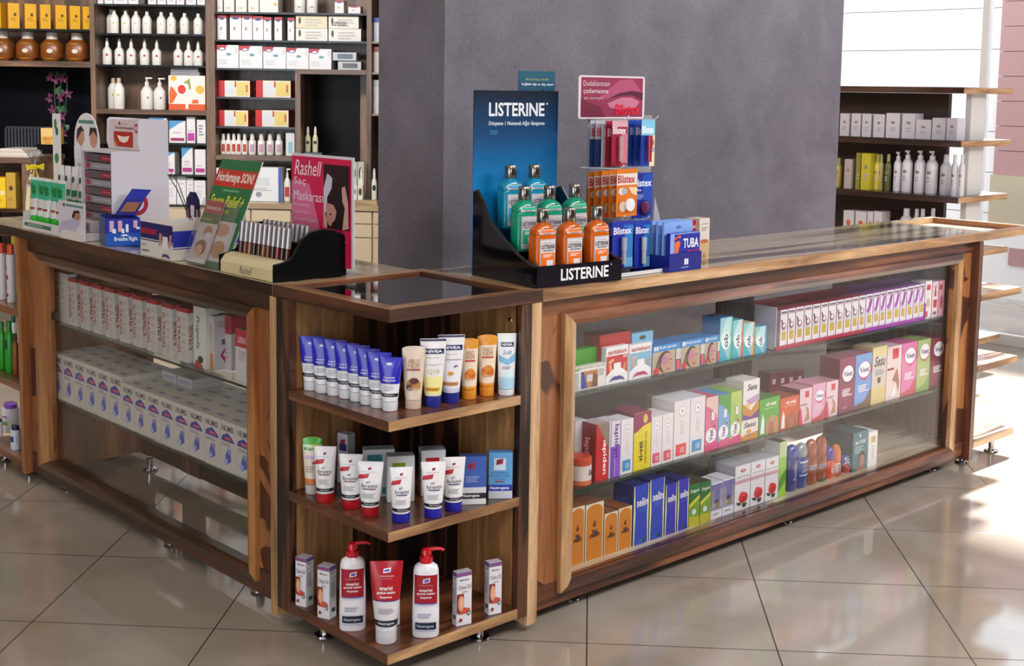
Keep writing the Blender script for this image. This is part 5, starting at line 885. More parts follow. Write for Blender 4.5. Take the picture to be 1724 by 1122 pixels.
# white toothpaste tower
tw = empty('display_tower', 'tall white toothpaste display tower with a smiling mouth on its header', 'display tower', (.10, 1.815, TOP))
WP = P('#d9d4de', .3, 0, .2); TWW = .225; D2 = .20
q = MB()  # local: x depth, y from -TWW to 0
q.box(D2-.006, D2, -TWW+.006, -.006, .0, .285, WP)
sp_ = [(.10, .285), (.055, .285), (.012, .285), (.0, .275), (.0, .05), (.012, .0), (D2, .0), (D2, .385), (.105, .39), (.095, .383), (.092, .31)]
for y_ in (-TWW, -.005): q.extrude([(a, y_, b_) for a, b_ in sp_], (0, .005, 0), WP)
q.box(.002, .10, -TWW+.005, -.005, .278, .284, WP); q.box(.10, .106, -TWW+.005, -.005, .286, .380, WP); q.box(.106, D2-.001, -TWW+.005, -.005, .379, .3845, WP)
print_on(q, lambda u, v, e: (D2/2-.03+u-.02, -TWW-e*EPS, .075+v), .075, .075, [('e', .5, .5, .5, .5, '#a81c34'), ('e', .5, .5, .30, .30, '#e0dce2'), ('e', .5, .5, .18, .2, '#7a70a0'), ('r', .44, .36, .6, .66, '#e0dce2'), ('t', .3, .82, .7, .93, '#e0c0c8', 'ARM & HAMMER', 'b')])
q.build('tower_body', tw)
q = MB(); yface(q, .100, -.006, .288, TWW-.012, .094, [('r', 0, 0, 1, 1, '#d8c8cc'), ('r', .32, .82, .38, .94, '#a02438'), ('t', .40, .83, .62, .9, '#b04a5c', 'Diş'), ('t', .2, .66, .82, .78, '#8c2c40', 'Gerçek Beyazlık', 'b'), ('r', .16, .06, .80, .60, '#a83420'), ('p', '#b8201c', [(.18, .56), (.5, .48), (.78, .56), (.70, .20), (.5, .08), (.28, .20)]), ('p', '#e8e0d0', [(.28, .46), (.5, .42), (.70, .46), (.62, .26), (.5, .20), (.36, .26)]), ('p', '#d09a78', [(.16, .06), (.28, .06), (.2, .3)]), ('e', .92, .74, .06, .16, '#a8283c'), ('e', .92, .74, .035, .09, '#dcc8cc')]); q.build('header_print', tw)
for i in range(8):
    z_ = .055+i*.0275
    carton('toothpaste_carton', 'silver toothpaste carton lying in the white tower, %s from the bottom' % ORD[i], .208, .024, .12, (.10+.008+.062, 1.815-TWW/2, TOP+z_), QT, '#4a444a', [('r', 0, 0, 1, 1, '#5a545c' if i % 2 else '#8a868c')]+([('e', .12, .5, .08, .42, '#a02c3c'), ('t', .3, .3, .9, .75, '#c8c4cc', 'ADVANCE WHITE', 'b')] if i % 2 == 0 else [('r', .55, .15, .98, .85, '#9c1c30'), ('t', .62, .4, .9, .6, '#e0b8c0', 'WHITENING'), ('e', .12, .5, .07, .4, '#8c3c48')]), group='toothpaste cartons in the white tower')
q = MB(); q.box(.015, D2-.007, -TWW+.006, -.006, 0, .0545, WP); q.build('base_plinth', tw)
q = MB(); q.box(-.002, .085, 1.605, 1.745, TOP, TOP+.026, P('#dcd6d2', .4)); print_on(q, lambda u, v, e: (v-.002, 1.745-u, TOP+.026+e*EPS), .14, .087, [('e', .66, .3, .16, .16, '#b8a0a4'), ('e', .66, .3, .12, .12, '#dcd6d2')]); tag(q.build('carton_tray'), 'flat white tray at the counter edge in front of the white tower', 'tray')
o = carton('toothpaste_carton', 'silver toothpaste carton tilted forward on the flat white tray', .135, .03, .05, (.058, 1.675, TOP+.0275), QT, '#b8b0b4', [('e', .14, .5, .11, .44, '#b89098'), ('e', .14, .5, .07, .3, '#e0d8dc'), ('t', .3, .3, .9, .7, '#6a6470', 'ADVANCE', 'b')], cols={'T': '#cdc6ca'})
# nasal strip display
nb = empty('counter_tray', 'bright blue nasal strip display box with a raised printed flap', 'tray', (.0086, 1.45, TOP), R(-18.6))
q = MB(); B1, B2 = P('#1450b4', .3), P('#101c78', .3); bw2, bd2, bh2 = .105, .150, .086
q.box(0, bw2, 0, .002, 0, .040, B1); q.box(0, .002, .002, bd2, 0, bh2, B2); q.box(bw2-.002, bw2, .002, bd2, 0, bh2, B1); q.box(.002, bw2-.002, bd2-.002, bd2, 0, bh2, B2); q.box(.002, bw2-.002, .002, bd2-.002, 0, .002, B1); q.box(.002, bw2-.002, .0, .002, .0401, bh2, P('#1c2c9c', .3))
print_on(q, lambda u, v, e: (u, -e*EPS, v), bw2, .04, [('t', .25, .3, .92, .72, '#dfe6f4', 'Breathe Right', 'b'), ('p', '#dfe6f4', [(.42, .78), (.5, .9), (.6, .9), (.68, .78)])])
print_on(q, lambda u, v, e: (u, -e*EPS, .04+v), bw2, bh2-.04, [('r', .12, .1, .24, .85, '#c4a8c4'), ('r', .20, .0, .30, .30, '#dce4f2'), ('r', .36, .1, .48, .85, '#d0a0b0'), ('r', .46, .0, .54, .30, '#dce4f2'), ('r', .58, .05, .66, .6, '#e0e6f2'), ('r', .80, .35, .92, .85, '#c8a4b8'), ('r', .88, .25, .98, .4, '#dce4f2')])
print_on(q, lambda u, v, e: (-e*EPS, bd2-u, v), bd2, bh2, [('t', .1, .72, .9, .84, '#5a74c8', 'Breathe Right', 'b'), ('l', .12, .2, .6, .6, '#4a5cb0', 5), ('e', .8, .4, .14, .2, '#7a4a44')]); q.build('tray_body', nb)
q = MB()
q.extrude([(.045, .125, bh2), (bw2, .095, bh2), (bw2+.028, .102, bh2+.048), (.078, .132, bh2+.048)], (0, .002, .001), P('#141c86', .3))
q.extrude([(.078, .1325, bh2+.049), (bw2+.028, .1025, bh2+.049), (bw2+.052, .110, bh2+.078), (.102, .140, bh2+.080)], (0, .002, .001), P('#1a2aa0', .3))
q.extrude([(.060, .1185, bh2+.010), (bw2-.002, .0965, bh2+.010), (bw2+.018, .101, bh2+.040), (.082, .123, bh2+.040)], (0, -.001, .0), P('#8c5a44', .3)); q.build('flap', nb)
# plaster display tray
pt = empty('counter_tray', 'open white and navy plaster tray standing at the short countertop edge', 'tray', (.008, 1.218, TOP), 0)
q = MB(); NV, CW = P('#1a1c60', .35), P('#d4cec8', .4); pw, pd, ph = .195, .24, .100
V0 = lambda a, b_, c: (a, -b_, c)
q.box(0, .002, -pw, 0, 0, ph, CW); q.box(.002, pd, -pw, -pw+.002, 0, ph*.85, CW); q.box(.002, pd, -.002, 0, 0, ph, CW); q.box(pd-.002, pd, -pw, 0, 0, .165, CW); q.box(.002, pd-.002, -pw+.002, -.002, 0, .002, CW)
yface(q, 0, 0, 0, pw, ph, [('r', 0, .52, 1, 1, '#1a1c60'), ('r', 0, .46, 1, .49, '#1a1c60'), ('t', .03, .66, .52, .88, '#c01f30', 'sanitabant', 'b'), ('p', '#c08a70', [(.58, .36), (.64, .36), (.68, .72), (.60, .74)]), ('p', '#c08a70', [(.88, .36), (.94, .36), (.98, .74), (.92, .72)]), ('r', .70, .30, .86, .66, '#dedade'), ('p', '#5a3a78', [(.66, .04), (.70, .14), (.78, .17), (.88, .14), (.92, .04), (.78, .08)]), ('l', .06, .12, .3, .2, '#6a645c', 1), ('l', .06, .3, .2, .36, '#8a847c', 1)])
print_on(q, lambda u, v, e: (u, -pw-e*EPS, v), pd, ph*.85, [('r', 0, .45, 1, 1, '#20289c'), ('r', 0, .38, 1, .41, '#20207c'), ('t', .5, .75, .8, .85, '#d0d4ee', 'yara bandı')])
print_on(q, lambda u, v, e: (pd-.002-e*EPS, -u, .08+v), pw, .085, [('r', 0, .60, 1, 1, '#1a1c60'), ('r', 0, .54, 1, .57, '#1a1c60'), ('t', .2, .12, .74, .4, '#b04a5c', 'sanitabant', 'b')]); q.build('tray_body', pt)
q = MB(); q.loft([(.045, .030, .002, 2, 0, 0), (.06, .040, .002, 2, 0, 0), (.11, .046, .002, 2, 0, 0), (.15, .040, .002, 2, 0, 0), (.172, .018, .002, 2, 0, 0)], P('#1c1850', .35), 24)
print_on(q, lambda u, v, e: (-.035+u, -.0022-e*EPS, .05+v), .07, .115, [('p', '#c08a70', [(.0, .3), (.14, .25), (.2, .6), (.04, .6)]), ('p', '#c08a70', [(.86, .25), (1, .3), (.96, .6), (.8, .6)]), ('r', .34, .35, .66, .7, '#dedade'), ('e', .5, .1, .4, .12, '#5a3a70')]); o = q.build('header_flap', pt); o.rotation_euler = (0, 0, QT); o.location = (pd-.03, Y_at(325, .218, 1.06)-1.218, 0)
q = MB(); q.loft([(0, .050, .050, 2, 0, 0), (.02, .052, .052, 2, 0, 0), (.055, .042, .042, 2, 0, 0), (.057, .038, .038, 2, 0, 0)], P('#d8d2c4', .5), 28); tag(q.build('paper_cup_stack', None, (.31, 1.50, TOP), smooth=True), 'stack of cream paper cups behind the plaster tray', 'cups')
# snore relief board with leaflet holder
sb = empty('counter_card', 'leaning green card about snoring with a clear leaflet holder on its foot', 'display card', (.035, .995, TOP))
th = math.atan2(.12, .295); ca, sa = math.cos(th), math.sin(th)
def lean(u, v, e): return (.0+sa*v-ca*e*EPS, -u, ca*v+sa*e*EPS)
q = MB(); BWd, BH = .216, .315
q.extrude([lean(0, 0, 0), lean(BWd, 0, 0), lean(BWd, BH, 0), lean(0, BH, 0)], (.003, 0, 0), P('#e4e2e0', .4))
print_on(q, lean, BWd, BH, [('r', 0, 0, 1, 1, '#14683a'), ('r', 0, .74, .99, .90, '#c02c1c'), ('t', .05, .76, .94, .88, '#e8e0d8', 'Horlamaya SON!', 'b'), ('l', .3, .69, .85, .72, '#6aa07c', 1), ('t', .06, .55, .90, .66, '#d8d820', 'Snore Relief +', 'bi'), ('t', .06, .48, .62, .54, '#b8c428', 'Apnea Treatment', 'b'), ('r', .35, .05, .92, .42, '#cfc4c4'), ('e', .62, .34, .18, .06, '#c08a7c'), ('e', .66, .16, .16, .08, '#b08458')]); q.build('card_board', sb)
hd = MB(); FM = FILM
def lean2(u, v, w): return (sa*v-ca*w, -u, ca*v+sa*w)
hu0, hu1 = -.005, .20
for (a, b_) in ((.012, .0135),): hd.extrude([lean2(hu0, .0, a), lean2(hu1, .0, a), lean2(hu1, .19, a), lean2(hu0, .19, a)], (-.0012, 0, 0), FM)
hd.extrude([lean2(hu0, 0, .002), lean2(hu0, 0, .012), lean2(hu0, .19, .012), lean2(hu0, .19, .002)], (0, -.001, 0), FM); hd.extrude([lean2(hu1, 0, .002), lean2(hu1, 0, .012), lean2(hu1, .19, .012), lean2(hu1, .19, .002)], (0, -.001, 0), FM)
hd.build('leaflet_holder', sb)
q = MB(); lfl = [('r', 0, 0, 1, 1, '#c9bcb8'), ('r', 0, .80, 1, 1, '#a8242c'), ('t', .08, .84, .9, .93, '#e0c8c8', 'Horlamaya Son', 'b'), ('r', 0, .64, 1, .80, '#1c5c34'), ('t', .08, .68, .6, .74, '#b8b020', 'Snore Relief'), ('e', .62, .50, .22, .10, '#b87464'), ('e', .7, .44, .2, .06, '#d8c8c8'), ('e', .50, .24, .28, .13, '#8c5c34'), ('e', .46, .20, .20, .09, '#d0a084'), ('r', .0, 0, 1, .06, '#d8d0d0')]
q.extrude([lean2(.012, .002, .006), lean2(.112, .002, .006), lean2(.112, .185, .006), lean2(.012, .185, .006)], (-.0012, 0, 0), P('#d0c8c4', .4))
print_on(q, lambda u, v, e: tuple(Vector(lean2(.012+u, .002+v, .0075+e*EPS))), .10, .183, lfl); o = q.build('leaflet', None, (.035, .995, TOP)); tag(o, 'leaflet with a red band and a sleeping face in the clear holder', 'leaflet')
q = MB(); q.tube([(.10, 1.22, 1.135), (.075, 1.12, 1.10), (.055, 1.03, 1.045), (.05, 1.0, 1.02)], .0016, P('#1c1a20', .3), 8); q.tube([(.10, 1.20, 1.140), (.085, 1.13, 1.115), (.065, 1.05, 1.06), (.052, .99, 1.02)], .0014, P('#1c1a20', .3), 8); tag(q.build('spectacles', smooth=True), 'thin dark spectacle arms hooked over the clear leaflet holder', 'glasses')
# lip gloss display
gd = empty('lip_gloss_stand', 'black lip gloss display with a cream front and a pink poster', 'display stand', (.012, .772, TOP))
q = MB(); CRM = P('#cdbf94', .35); BK = P('#040406', .4, 0, 0, .15)
q.extrude([(.0, -.262, 0), (.0, -.262, .030), (.012, -.262, .046), (.03, -.262, .052), (.045, -.262, .052), (.045, -.262, 0)], (0, .257, 0), CRM)
print_on(q, lambda u, v, e: (-e*EPS, -.005-u, .002+v), .257, .026, [('t', .38, .15, .62, .9, '#3a3428', 'Rashell', 'i')]); q.build('front_rim', gd, bevel=.001)
sp2 = [(.0, .0), (.225, 0), (.225, .095), (.215, .112), (.18, .126), (.145, .130), (.11, .124), (.085, .108), (.065, .078), (.05, .058), (.025, .050), (.0, .046)]
for y_ in (-.274, -.003): 
    q = MB(); q.extrude([(a, y_, b_) for a, b_ in sp2], (0, .010 if y_ < -.1 else .008, 0), BK); q.build('side_panel', gd, bevel=.0015)
q = MB(); q.box(.046, .215, -.262, -.006, 0, .03, BK); q.box(.215, .22, -.262, -.006, 0, .10, BK); q.box(.108, .113, -.262, -.006, .03, .09, BK); q.build('tray_body', gd)
shade = ['#4c1a18', '#6a3020', '#8c5030', '#2c1418', '#3c1c14', '#7a4a28', '#5c3018', '#3a1014', '#801c28', '#2c1014']
for r_i in range(2):
    for i in range(11 if r_i == 0 else 10):
        xx = .012+.052+r_i*.072; yy = .772-.020-.0228*i; zz = TOP+.032
        t = empty('lip_gloss_tube', 'lip gloss tube with a silver cap in the %s row, %s from the snore card' % (['front', 'rear'][r_i], ORD[i]), 'lip gloss', (xx, yy, zz), 0, 'lip gloss tubes in the %s row' % ['front', 'rear'][r_i]); t.rotation_euler = (0, R(6), 0)
        q = MB(); q.loft([(0, .0072, .0072, 2, 0, 0), (.048, .0072, .0072, 2, 0, 0), (.049, .0055, .0055, 2, 0, 0)], P(shade[(i+r_i*3) % 10], .12, 0, .8), 12); q.build('tube_body', t, smooth=True)
        q = MB(); q.loft([(.0495, .0085, .0085, 2, 0, 0), (.103, .0085, .0085, 2, 0, 0), (.104, .0075, .0075, 2, 0, 0)], P('#a8a0a0', .22, .7), 12); q.build('cap', t, smooth=True)
q = MB(); py0 = -.017; pw_ = .295; pz = .02; phh = .298
q.box(.221, .2235, py0-pw_, py0, pz, pz+phh, P('#d8d4dc', .35))
q2 = [('r', .0, 0, .965, .975, '#d01a50'), ('p', '#dc6a94', [(0, .0), (.3, .0), (.52, .2), (.3, .72), (0, .75)]), ('t', .05, .80, .50, .94, '#e8e0e4', 'Rashell', 'i'), ('t', .04, .70, .24, .78, '#e8dce2', 'Saç'), ('t', .04, .565, .52, .655, '#e8dce2', 'Maskarası'), ('t', .04, .50, .30, .54, '#e0c8d0', 'Beyazlamış'), ('t', .04, .435, .28, .475, '#e0c8d0', 'Saçlarınızı'), ('t', .04, .36, .44, .41, '#e0c8d0', 'Anında Kapatın!'), ('t', .03, .27, .85, .30, '#d8a8b8', '*Uzmanların önerisi doğrultusunda kullanılır', 'b'), ('t', .03, .22, .9, .25, '#cc90a4', '*Dermatolojik olarak test edilmiştir', 'b'),
 ('r', .54, .34, .94, .92, '#2a1418'), ('p', '#c9c4d4', [(.54, .70), (.60, .84), (.68, .80), (.66, .66), (.60, .52), (.54, .44)]), ('p', '#c08878', [(.58, .56), (.70, .62), (.76, .52), (.72, .42), (.68, .40), (.66, .36), (.62, .37), (.585, .46)]), ('e', .655, .47, .02, .008, '#2a1418'), ('p', '#d0a090', [(.54, .34), (.60, .34), (.60, .42), (.54, .50)]), ('p', '#1c0c10', [(.70, .34), (.86, .34), (.88, .6), (.80, .76), (.70, .74), (.60, .62), (.60, .57), (.70, .56), (.75, .50)]), ('p', '#c8988c', [(.84, .34), (.94, .36), (.93, .60), (.88, .74), (.83, .72), (.84, .6), (.88, .54)])]
print_on(q, lambda u, v, e: (.221-e*EPS, py0-u, pz+v), pw_, phh, q2); q.build('poster', gd)
# gift bags at the far end
for i, (x, y, h) in enumerate(((.20, 2.44, .25), (.36, 2.36, .235))):
    t = empty('gift_bag', ['clear gift bag tied with a yellow ribbon, at the very end of the short counter', 'clear gift bag tied with a yellow ribbon, half behind the toothpaste tubes'][i], 'gift bag', (x, y, TOP))
    q = MB(); q.loft([(0, .040, .032, 2.6, 0, 0), (.03, .046, .036, 2.4, 0, 0), (h*.5, .036, .030, 2, 0, 0), (h*.72, .012, .012, 2, 0, 0), (h*.78, .009, .009, 2, 0, 0), (h*.9, .022, .014, 2, .004, 0), (h, .028, .010, 2, .008, 0)], FILM, 14); q.build('bag', t, smooth=False)
    q = MB(); q.loft([(.002, .030, .024, 2, 0, 0), (.05, .032, .025, 2, 0, 0), (h*.45, .022, .018, 2, 0, 0)], P('#d8bc5c', .4), 14); q.build('soap', t, smooth=True)
    q = MB(); q.loft([(h*.72, .015, .015, 2, 0, 0), (h*.78, .015, .015, 2, 0, 0)], P('#e4cc10', .4), 12)
    for s_ in (-1, 1): q.extrude([(0, -.012, h*.76), (s_*.035, -.014, h*.80), (s_*.032, -.016, h*.70)], (0, -.003, 0), P('#e4cc10', .4)); q.extrude([(0, -.012, h*.75), (s_*.022, -.02, h*.52), (s_*.010, -.02, h*.54)], (0, -.002, 0), P('#d8c010', .4))
    q.build('ribbon', t)

# ================================================================ WALL CABINETS AT THE BACK
CW_, CW2 = shelfwood('Z'), shelfwood('X')
BR = BA
def U(px, py, d=0): return buz(px, py, d)[0]
def ZB(px, py, d=0): return buz(px, py, d)[1]
def lbox(mb, u0, u1, d0, d1, z0, z1, mt): mb.box(u0, u1, d0, d1, z0, z1, mt)
BO0 = (BO.x, BO.y, 0)
def cab(name, label, cat='cabinet'): 
    t = empty(name, label, cat, BO0, BR); return t
def cpart(name, parent, boxes, mt, bevel=.002):
    q = MB()
    for b_ in boxes: q.box(*b_, mt)
    return q.build(name, parent, bevel=bevel)
zt = 2.95; z_base = ZB(480, 340); 
# bay limits along the wall, read at the eye line
uA0, uA1 = U(-75, 150), U(153, 150); uB0, uB1 = U(161, 150), U(347, 150); uC0, uC1 = U(362, 150), U(617, 150); uD0, uD1 = U(625, 150), U(700, 150); uM0, uM1 = U(497, 150), U(506, 150)
DP = .44; DB = .30
SH = {'A1': ZB(76, 48.5), 'A2': ZB(76, 103), 'B0': ZB(250, 7), 'B1': ZB(250, 56.5), 'B2': ZB(250, 109.5), 'B3': ZB(250, 185), 'B4': ZB(290, 241), 'B5': ZB(290, 294), 'B6': ZB(290, 345),
      'C0': ZB(480, 21), 'C1': ZB(480, 68), 'C2': ZB(480, 116), 'C3': ZB(430, 164), 'C4': ZB(430, 213.5), 'C5': ZB(430, 262), 'D1': ZB(610, 325)}
bays = {}
def bay(key, label, u0, u1, wide0, wide1):
    t = cab('shelving_bay', label); bays[key] = t
    cpart('side_panel', t, [(u0-wide0, u0, 0, DP, z_base if key in 'CD' else .02, zt)], CW_); cpart('side_panel', t, [(u1, u1+wide1, 0, DP, z_base if key in 'CD' else .02, zt)], CW_)
    return t
bA = bay('A', 'wall cabinet bay with honey jars above a dark niche', uA0, uA1, .02, (uB0-uA1)*.5)
bB = bay('B', 'wall cabinet bay full of white baby lotion bottles and cartons', uB0, uB1, (uB0-uA1)*.49, (uC0-uB1)*.5)
bC = bay('C', 'widest wall cabinet bay with white medical boxes and a small dark niche', uC0, uC1, (uC0-uB1)*.49, (uD0-uC1)*.5)
bD = bay('D', 'narrow strip of wall cabinet visible beside the dark side of the pillar', uD0, uD1, (uD0-uC1)*.49, .03)
DK = P('#121019', .4)
for t, u0, u1, ks in ((bA, uA0, uA1, ('A1',)), (bB, uB0, uB1, ('B0', 'B1', 'B2', 'B4', 'B5', 'B6')), (bC, uC0, uC1, ('C0', 'C1'))):
    for k in ks: cpart('glass_shelf', t, [(u0+.001, u1-.001, .01, DB-.001, SH[k]-.012, SH[k])], P('#23282c', .15), 0)
cpart('shelf', bA, [(uA0+.001, uA1-.001, 0, DP-.02, SH['A2']-.035, SH['A2'])], CW2)
cpart('back_panel', bA, [(uA0, uA1, DP-.02, DP-.005, SH['A2'], zt)], CW_)
cpart('back_panel', bB, [(uB0, uB1, DB, DB+.015, z_base, zt)], CW_)
cpart('shelf', bB, [(uB0+.001, uB1-.001, 0, DB-.001, SH['B3']-.028, SH['B3'])], CW2)
cpart('back_panel', bC, [(uC0, uC1, DB, DB+.015, SH['C2'], zt)], CW_); cpart('back_panel', bC, [(uC0, uM0, DB, DB+.015, z_base, SH['C2']-.001)], CW_)
cpart('shelf', bC, [(uM0, uC1-.001, -.004, DB-.001, SH['C2']-.030, SH['C2'])], CW2); cpart('glass_shelf', bC, [(uC0+.001, uM0-.001, .01, DB-.001, SH['C2']-.012, SH['C2'])], P('#23282c', .15), 0)
cpart('divider', bC, [(uM0, uM1, -.004, DP-.03, z_base, SH['C2']-.031)], CW_)
for k in ('C3', 'C4'): cpart('glass_shelf', bC, [(uC0+.001, uM0-.001, .01, DB-.001, SH[k]-.012, SH[k])], P('#23282c', .15), 0)
cpart('shelf', bC, [(uC0+.001, uM0-.001, 0, DB-.001, SH['C5']-.03, SH['C5'])], CW2)
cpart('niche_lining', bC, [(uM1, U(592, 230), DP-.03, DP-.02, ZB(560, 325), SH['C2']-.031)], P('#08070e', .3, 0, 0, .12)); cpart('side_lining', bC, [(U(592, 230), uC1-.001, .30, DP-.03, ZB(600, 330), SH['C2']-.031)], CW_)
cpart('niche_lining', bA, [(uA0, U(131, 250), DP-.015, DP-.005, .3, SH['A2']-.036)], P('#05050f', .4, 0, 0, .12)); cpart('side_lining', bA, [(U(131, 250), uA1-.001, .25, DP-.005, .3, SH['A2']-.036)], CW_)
# base run: worktop and beige drawers
t = cab('base_cabinet', 'long beige base cabinet with drawers running under the wall cabinets', 'cabinet')
uL, uR = U(363, 340), U(700, 340); BG = P('#b9a78c', .5)
cpart('worktop', t, [(uL, uR, -.12, DP, z_base-.035, z_base-.001)], wood('base_top', '#8c7350', '#bda47c', '#a68c66', 'X', .8))
cpart('carcass', t, [(uL, uR, -.09, DP, .08, z_base-.036)], BG)
zz = z_base-.045
for k, hh in enumerate((.075, .085, .16)):
    for j in range(5):
        a = uL+(uR-uL)*j/5+.006; b_ = uL+(uR-uL)*(j+1)/5-.006
        cpart('drawer', t, [(a, b_, -.108, -.0905, zz-hh+.006, zz)], P('#c6b69a', .45), .002)
    zz -= hh
for j in range(5):
    a = uL+(uR-uL)*j/5+.006; b_ = uL+(uR-uL)*(j+1)/5-.006
    q = MB(); q.box(a, b_, -.108, -.0905, .10, zz-.01, P('#b8b4a4', .3)); print_on(q, lambda u, v, e: (a+u, -.108-e*EPS*3, .12+v), b_-a, zz-.15, [('r', .05, .82, .95, .98, '#3a62b0'), ('r', .05, .0, .45, .82, '#b8c0cc'), ('r', .5, .0, .95, .82, '#a8b4c4'), ('l', .08, .1, .42, .75, '#7a8494', 9), ('l', .53, .1, .92, .75, '#7a8494', 9)]); q.build('door', t)
zb2 = SH['B6']-.012
for nm_, u0, u1 in (('lower', uB0, uB1),):
    cpart('lower_cupboard', bB, [(u0+.001, u1-.001, -.02, DB-.001, .08, zb2-.001)], P('#a8967c', .5)); cpart('door', bB, [(u0+.01, (u0+u1)/2-.003, -.038, -.0205, .1, zb2-.01), ((u0+u1)/2+.003, u1-.01, -.038, -.0205, .1, zb2-.01)], P('#c0b094', .45))
# things on the shelves
def bay_span(a, b_):
    m_ = (a+b_)/2
    if b_ < 60 and a < 60: return (-99, 99)
    return (uA0, uA1) if m_ < 156 else (uB0, uB1) if m_ < 352 else (uC0, uC1) if m_ < 620 else (uD0, uD1)
def wcart(name, label, a, b_, ty, z, base='#dcdcde', shapes=(), d=.05, dep=.12, turn=0, group=None, **k):
    by = None
    for _ in range(1): pass
    n = BN; 
    # along-wall position of a picture column at height z on the plane at depth d
    def uu(px):
        aa = (px-872.688)/FPX; nn = RX-aa*fwd; base_ = BO+BN*d; v0 = Vector((base_.x, base_.y, z))-CAM
        return -(nn.dot(v0))/(nn.dot(BU))
    u0, u1 = uu(a), uu(b_); q0, q1 = bay_span(a, b_); u0, u1 = max(u0, q0+.003), min(u1, q1-.003)
    c = BO+BN*d+BU*((u0+u1)/2); hh = Z_at(ty, c.x, c.y)-z if ty is not None else k.pop('hh')
    w = u1-u0-.002
    if turn: w = w/ (math.cos(turn)+math.sin(abs(turn)))
    pc = c+BN*(dep/2 if not turn else w*.7)
    return carton(name, label, w, hh, dep if not turn else w, (pc.x, pc.y, z+.0005), BR+turn, base, shapes, group=group, flap=False, **k)
def wpos(px, z, d):
    aa = (px-872.688)/FPX; nn = RX-aa*fwd; b0 = BO+BN*d; v0 = Vector((b0.x, b0.y, z))-CAM
    c = b0+BU*(-(nn.dot(v0))/(nn.dot(BU))); return c
def wbot(name, label, px, wpx, ty, z, kind='plain', body='#e4e2de', capc='#e4e2de', d=.12, group=None, mark=None):
    c = wpos(px, z, d); s_ = m_per_px(c.x, c.y, z); r = wpx*s_/2; q0, q1 = bay_span(px, px+.1); uc = (c-BO).dot(BU); uc = max(min(uc, q1-r-.003), q0+r+.003); c = c+BU*(uc-(c-BO).dot(BU)); h = Z_at(ty, c.x, c.y)-z
    t = empty(name, label, 'bottle', (c.x, c.y, z+.0005), BR, group)
    hb = h*{'plain': .84, 'nozzle': .66, 'pump': .72, 'jar': .76, 'foam': .70, 'slim': .70}[kind]
    s2 = [(0, r*.92, r*.7, 2.5, 0, 0), (.004, r, r*.76, 2.5, 0, 0), (hb*.78, r, r*.76, 2.5, 0, 0), (hb*.92, r*.72, r*.6, 2.2, 0, 0), (hb, r*.42, r*.42, 2, 0, 0)]
    if kind == 'slim': s2 = [(0, r*.92, r*.8, 2, 0, 0), (.004, r, r*.9, 2, 0, 0), (hb*.9, r, r*.9, 2, 0, 0), (hb, r*.66, r*.62, 2, 0, 0)]
    if kind == 'jar': s2 = [(0, r*.7, r*.7, 4, 0, 0), (hb*.15, r, r*.9, 4, 0, 0), (hb*.75, r, r*.9, 4, 0, 0), (hb, r*.62, r*.6, 3, 0, 0)]
    q = MB(); q.loft(s2, P(body, .3), 14)
    if mark: label_on(q, s2, -r*.7, r*.8, hb*.12, hb*.82, mark, 3, 1)
    q.build('bottle_body', t, smooth=True)
    q = MB(); cm_ = P(capc, .3)
    if kind == 'plain': q.loft([(hb+.0005, r*.40, r*.40, 2, 0, 0), (h, r*.36, r*.36, 2, 0, 0)], cm_, 12)
    elif kind == 'nozzle': q.loft([(hb+.0005, r*.40, r*.40, 2, 0, 0), (hb+(h-hb)*.4, r*.38, r*.38, 2, 0, 0), (h, r*.16, r*.16, 2, 0, 0)], cm_, 12)
    elif kind == 'jar': q.loft([(hb+.0005, r*.56, r*.56, 2, 0, 0), (h, r*.56, r*.56, 2, 0, 0)], cm_, 16)
    elif kind == 'slim': q.loft([(hb+.0005, r*.6, r*.6, 2, 0, 0), (h, r*.52, r*.52, 2, 0, 0)], cm_, 12)
    elif kind == 'foam': q.loft([(hb+.0005, r*.5, r*.5, 2, 0, 0), (hb+(h-hb)*.5, r*.5, r*.5, 2, 0, 0), (h, r*.28, r*.28, 2, 0, 0)], cm_, 12)
    else: q.loft([(hb+.0005, r*.36, r*.36, 2, 0, 0), (hb+(h-hb)*.5, r*.34, r*.34, 2, 0, 0), (hb+(h-hb)*.55, r*.14, r*.14, 2, 0, 0), (h*.96, r*.14, r*.14, 2, 0, 0)], cm_, 10); q.box(-r*.2, r*.9, -r*.2, r*.2, h*.955, h, cm_)
    q.build('cap', t, smooth=kind != 'pump'); return t
# bay A
for i, (a, b_) in enumerate(((4, 29), (32, 57.5), (59, 82), (84, 108.6), (109, 132), (132, 152))):
    wcart('honey_carton', 'yellow carton on the glass shelf above the honey jars, %s from the wall end' % ORD[i], a, b_, 5+i*1.2, SH['A1'], '#d9a414', [('r', .5, .5, .72, .62, '#4a3418'), ('l', .2, .3, .8, .45, '#b08418', 2)], .04, turn=R(34), group='yellow cartons above the honey jars', cols={'L': '#a86a1c'})
wcart('honey_carton', 'yellow carton cut by the picture edge above the honey jars', -14, 2, 4, SH['A1'], '#d9a414', [], .04)
for i, px in enumerate((6, 48, 89, 131)):
    wbot('honey_jar', 'amber honey jar with a yellow label and white lid, %s from the wall end' % ORD[i], px, 35, 53+i, SH['A2'], 'jar', '#7c4416', '#d4ccc4', .14, 'honey jars', [('r', .15, .0, 1, 1, '#dcc048'), ('e', .52, .5, .2, .14, '#d8d0c8')])
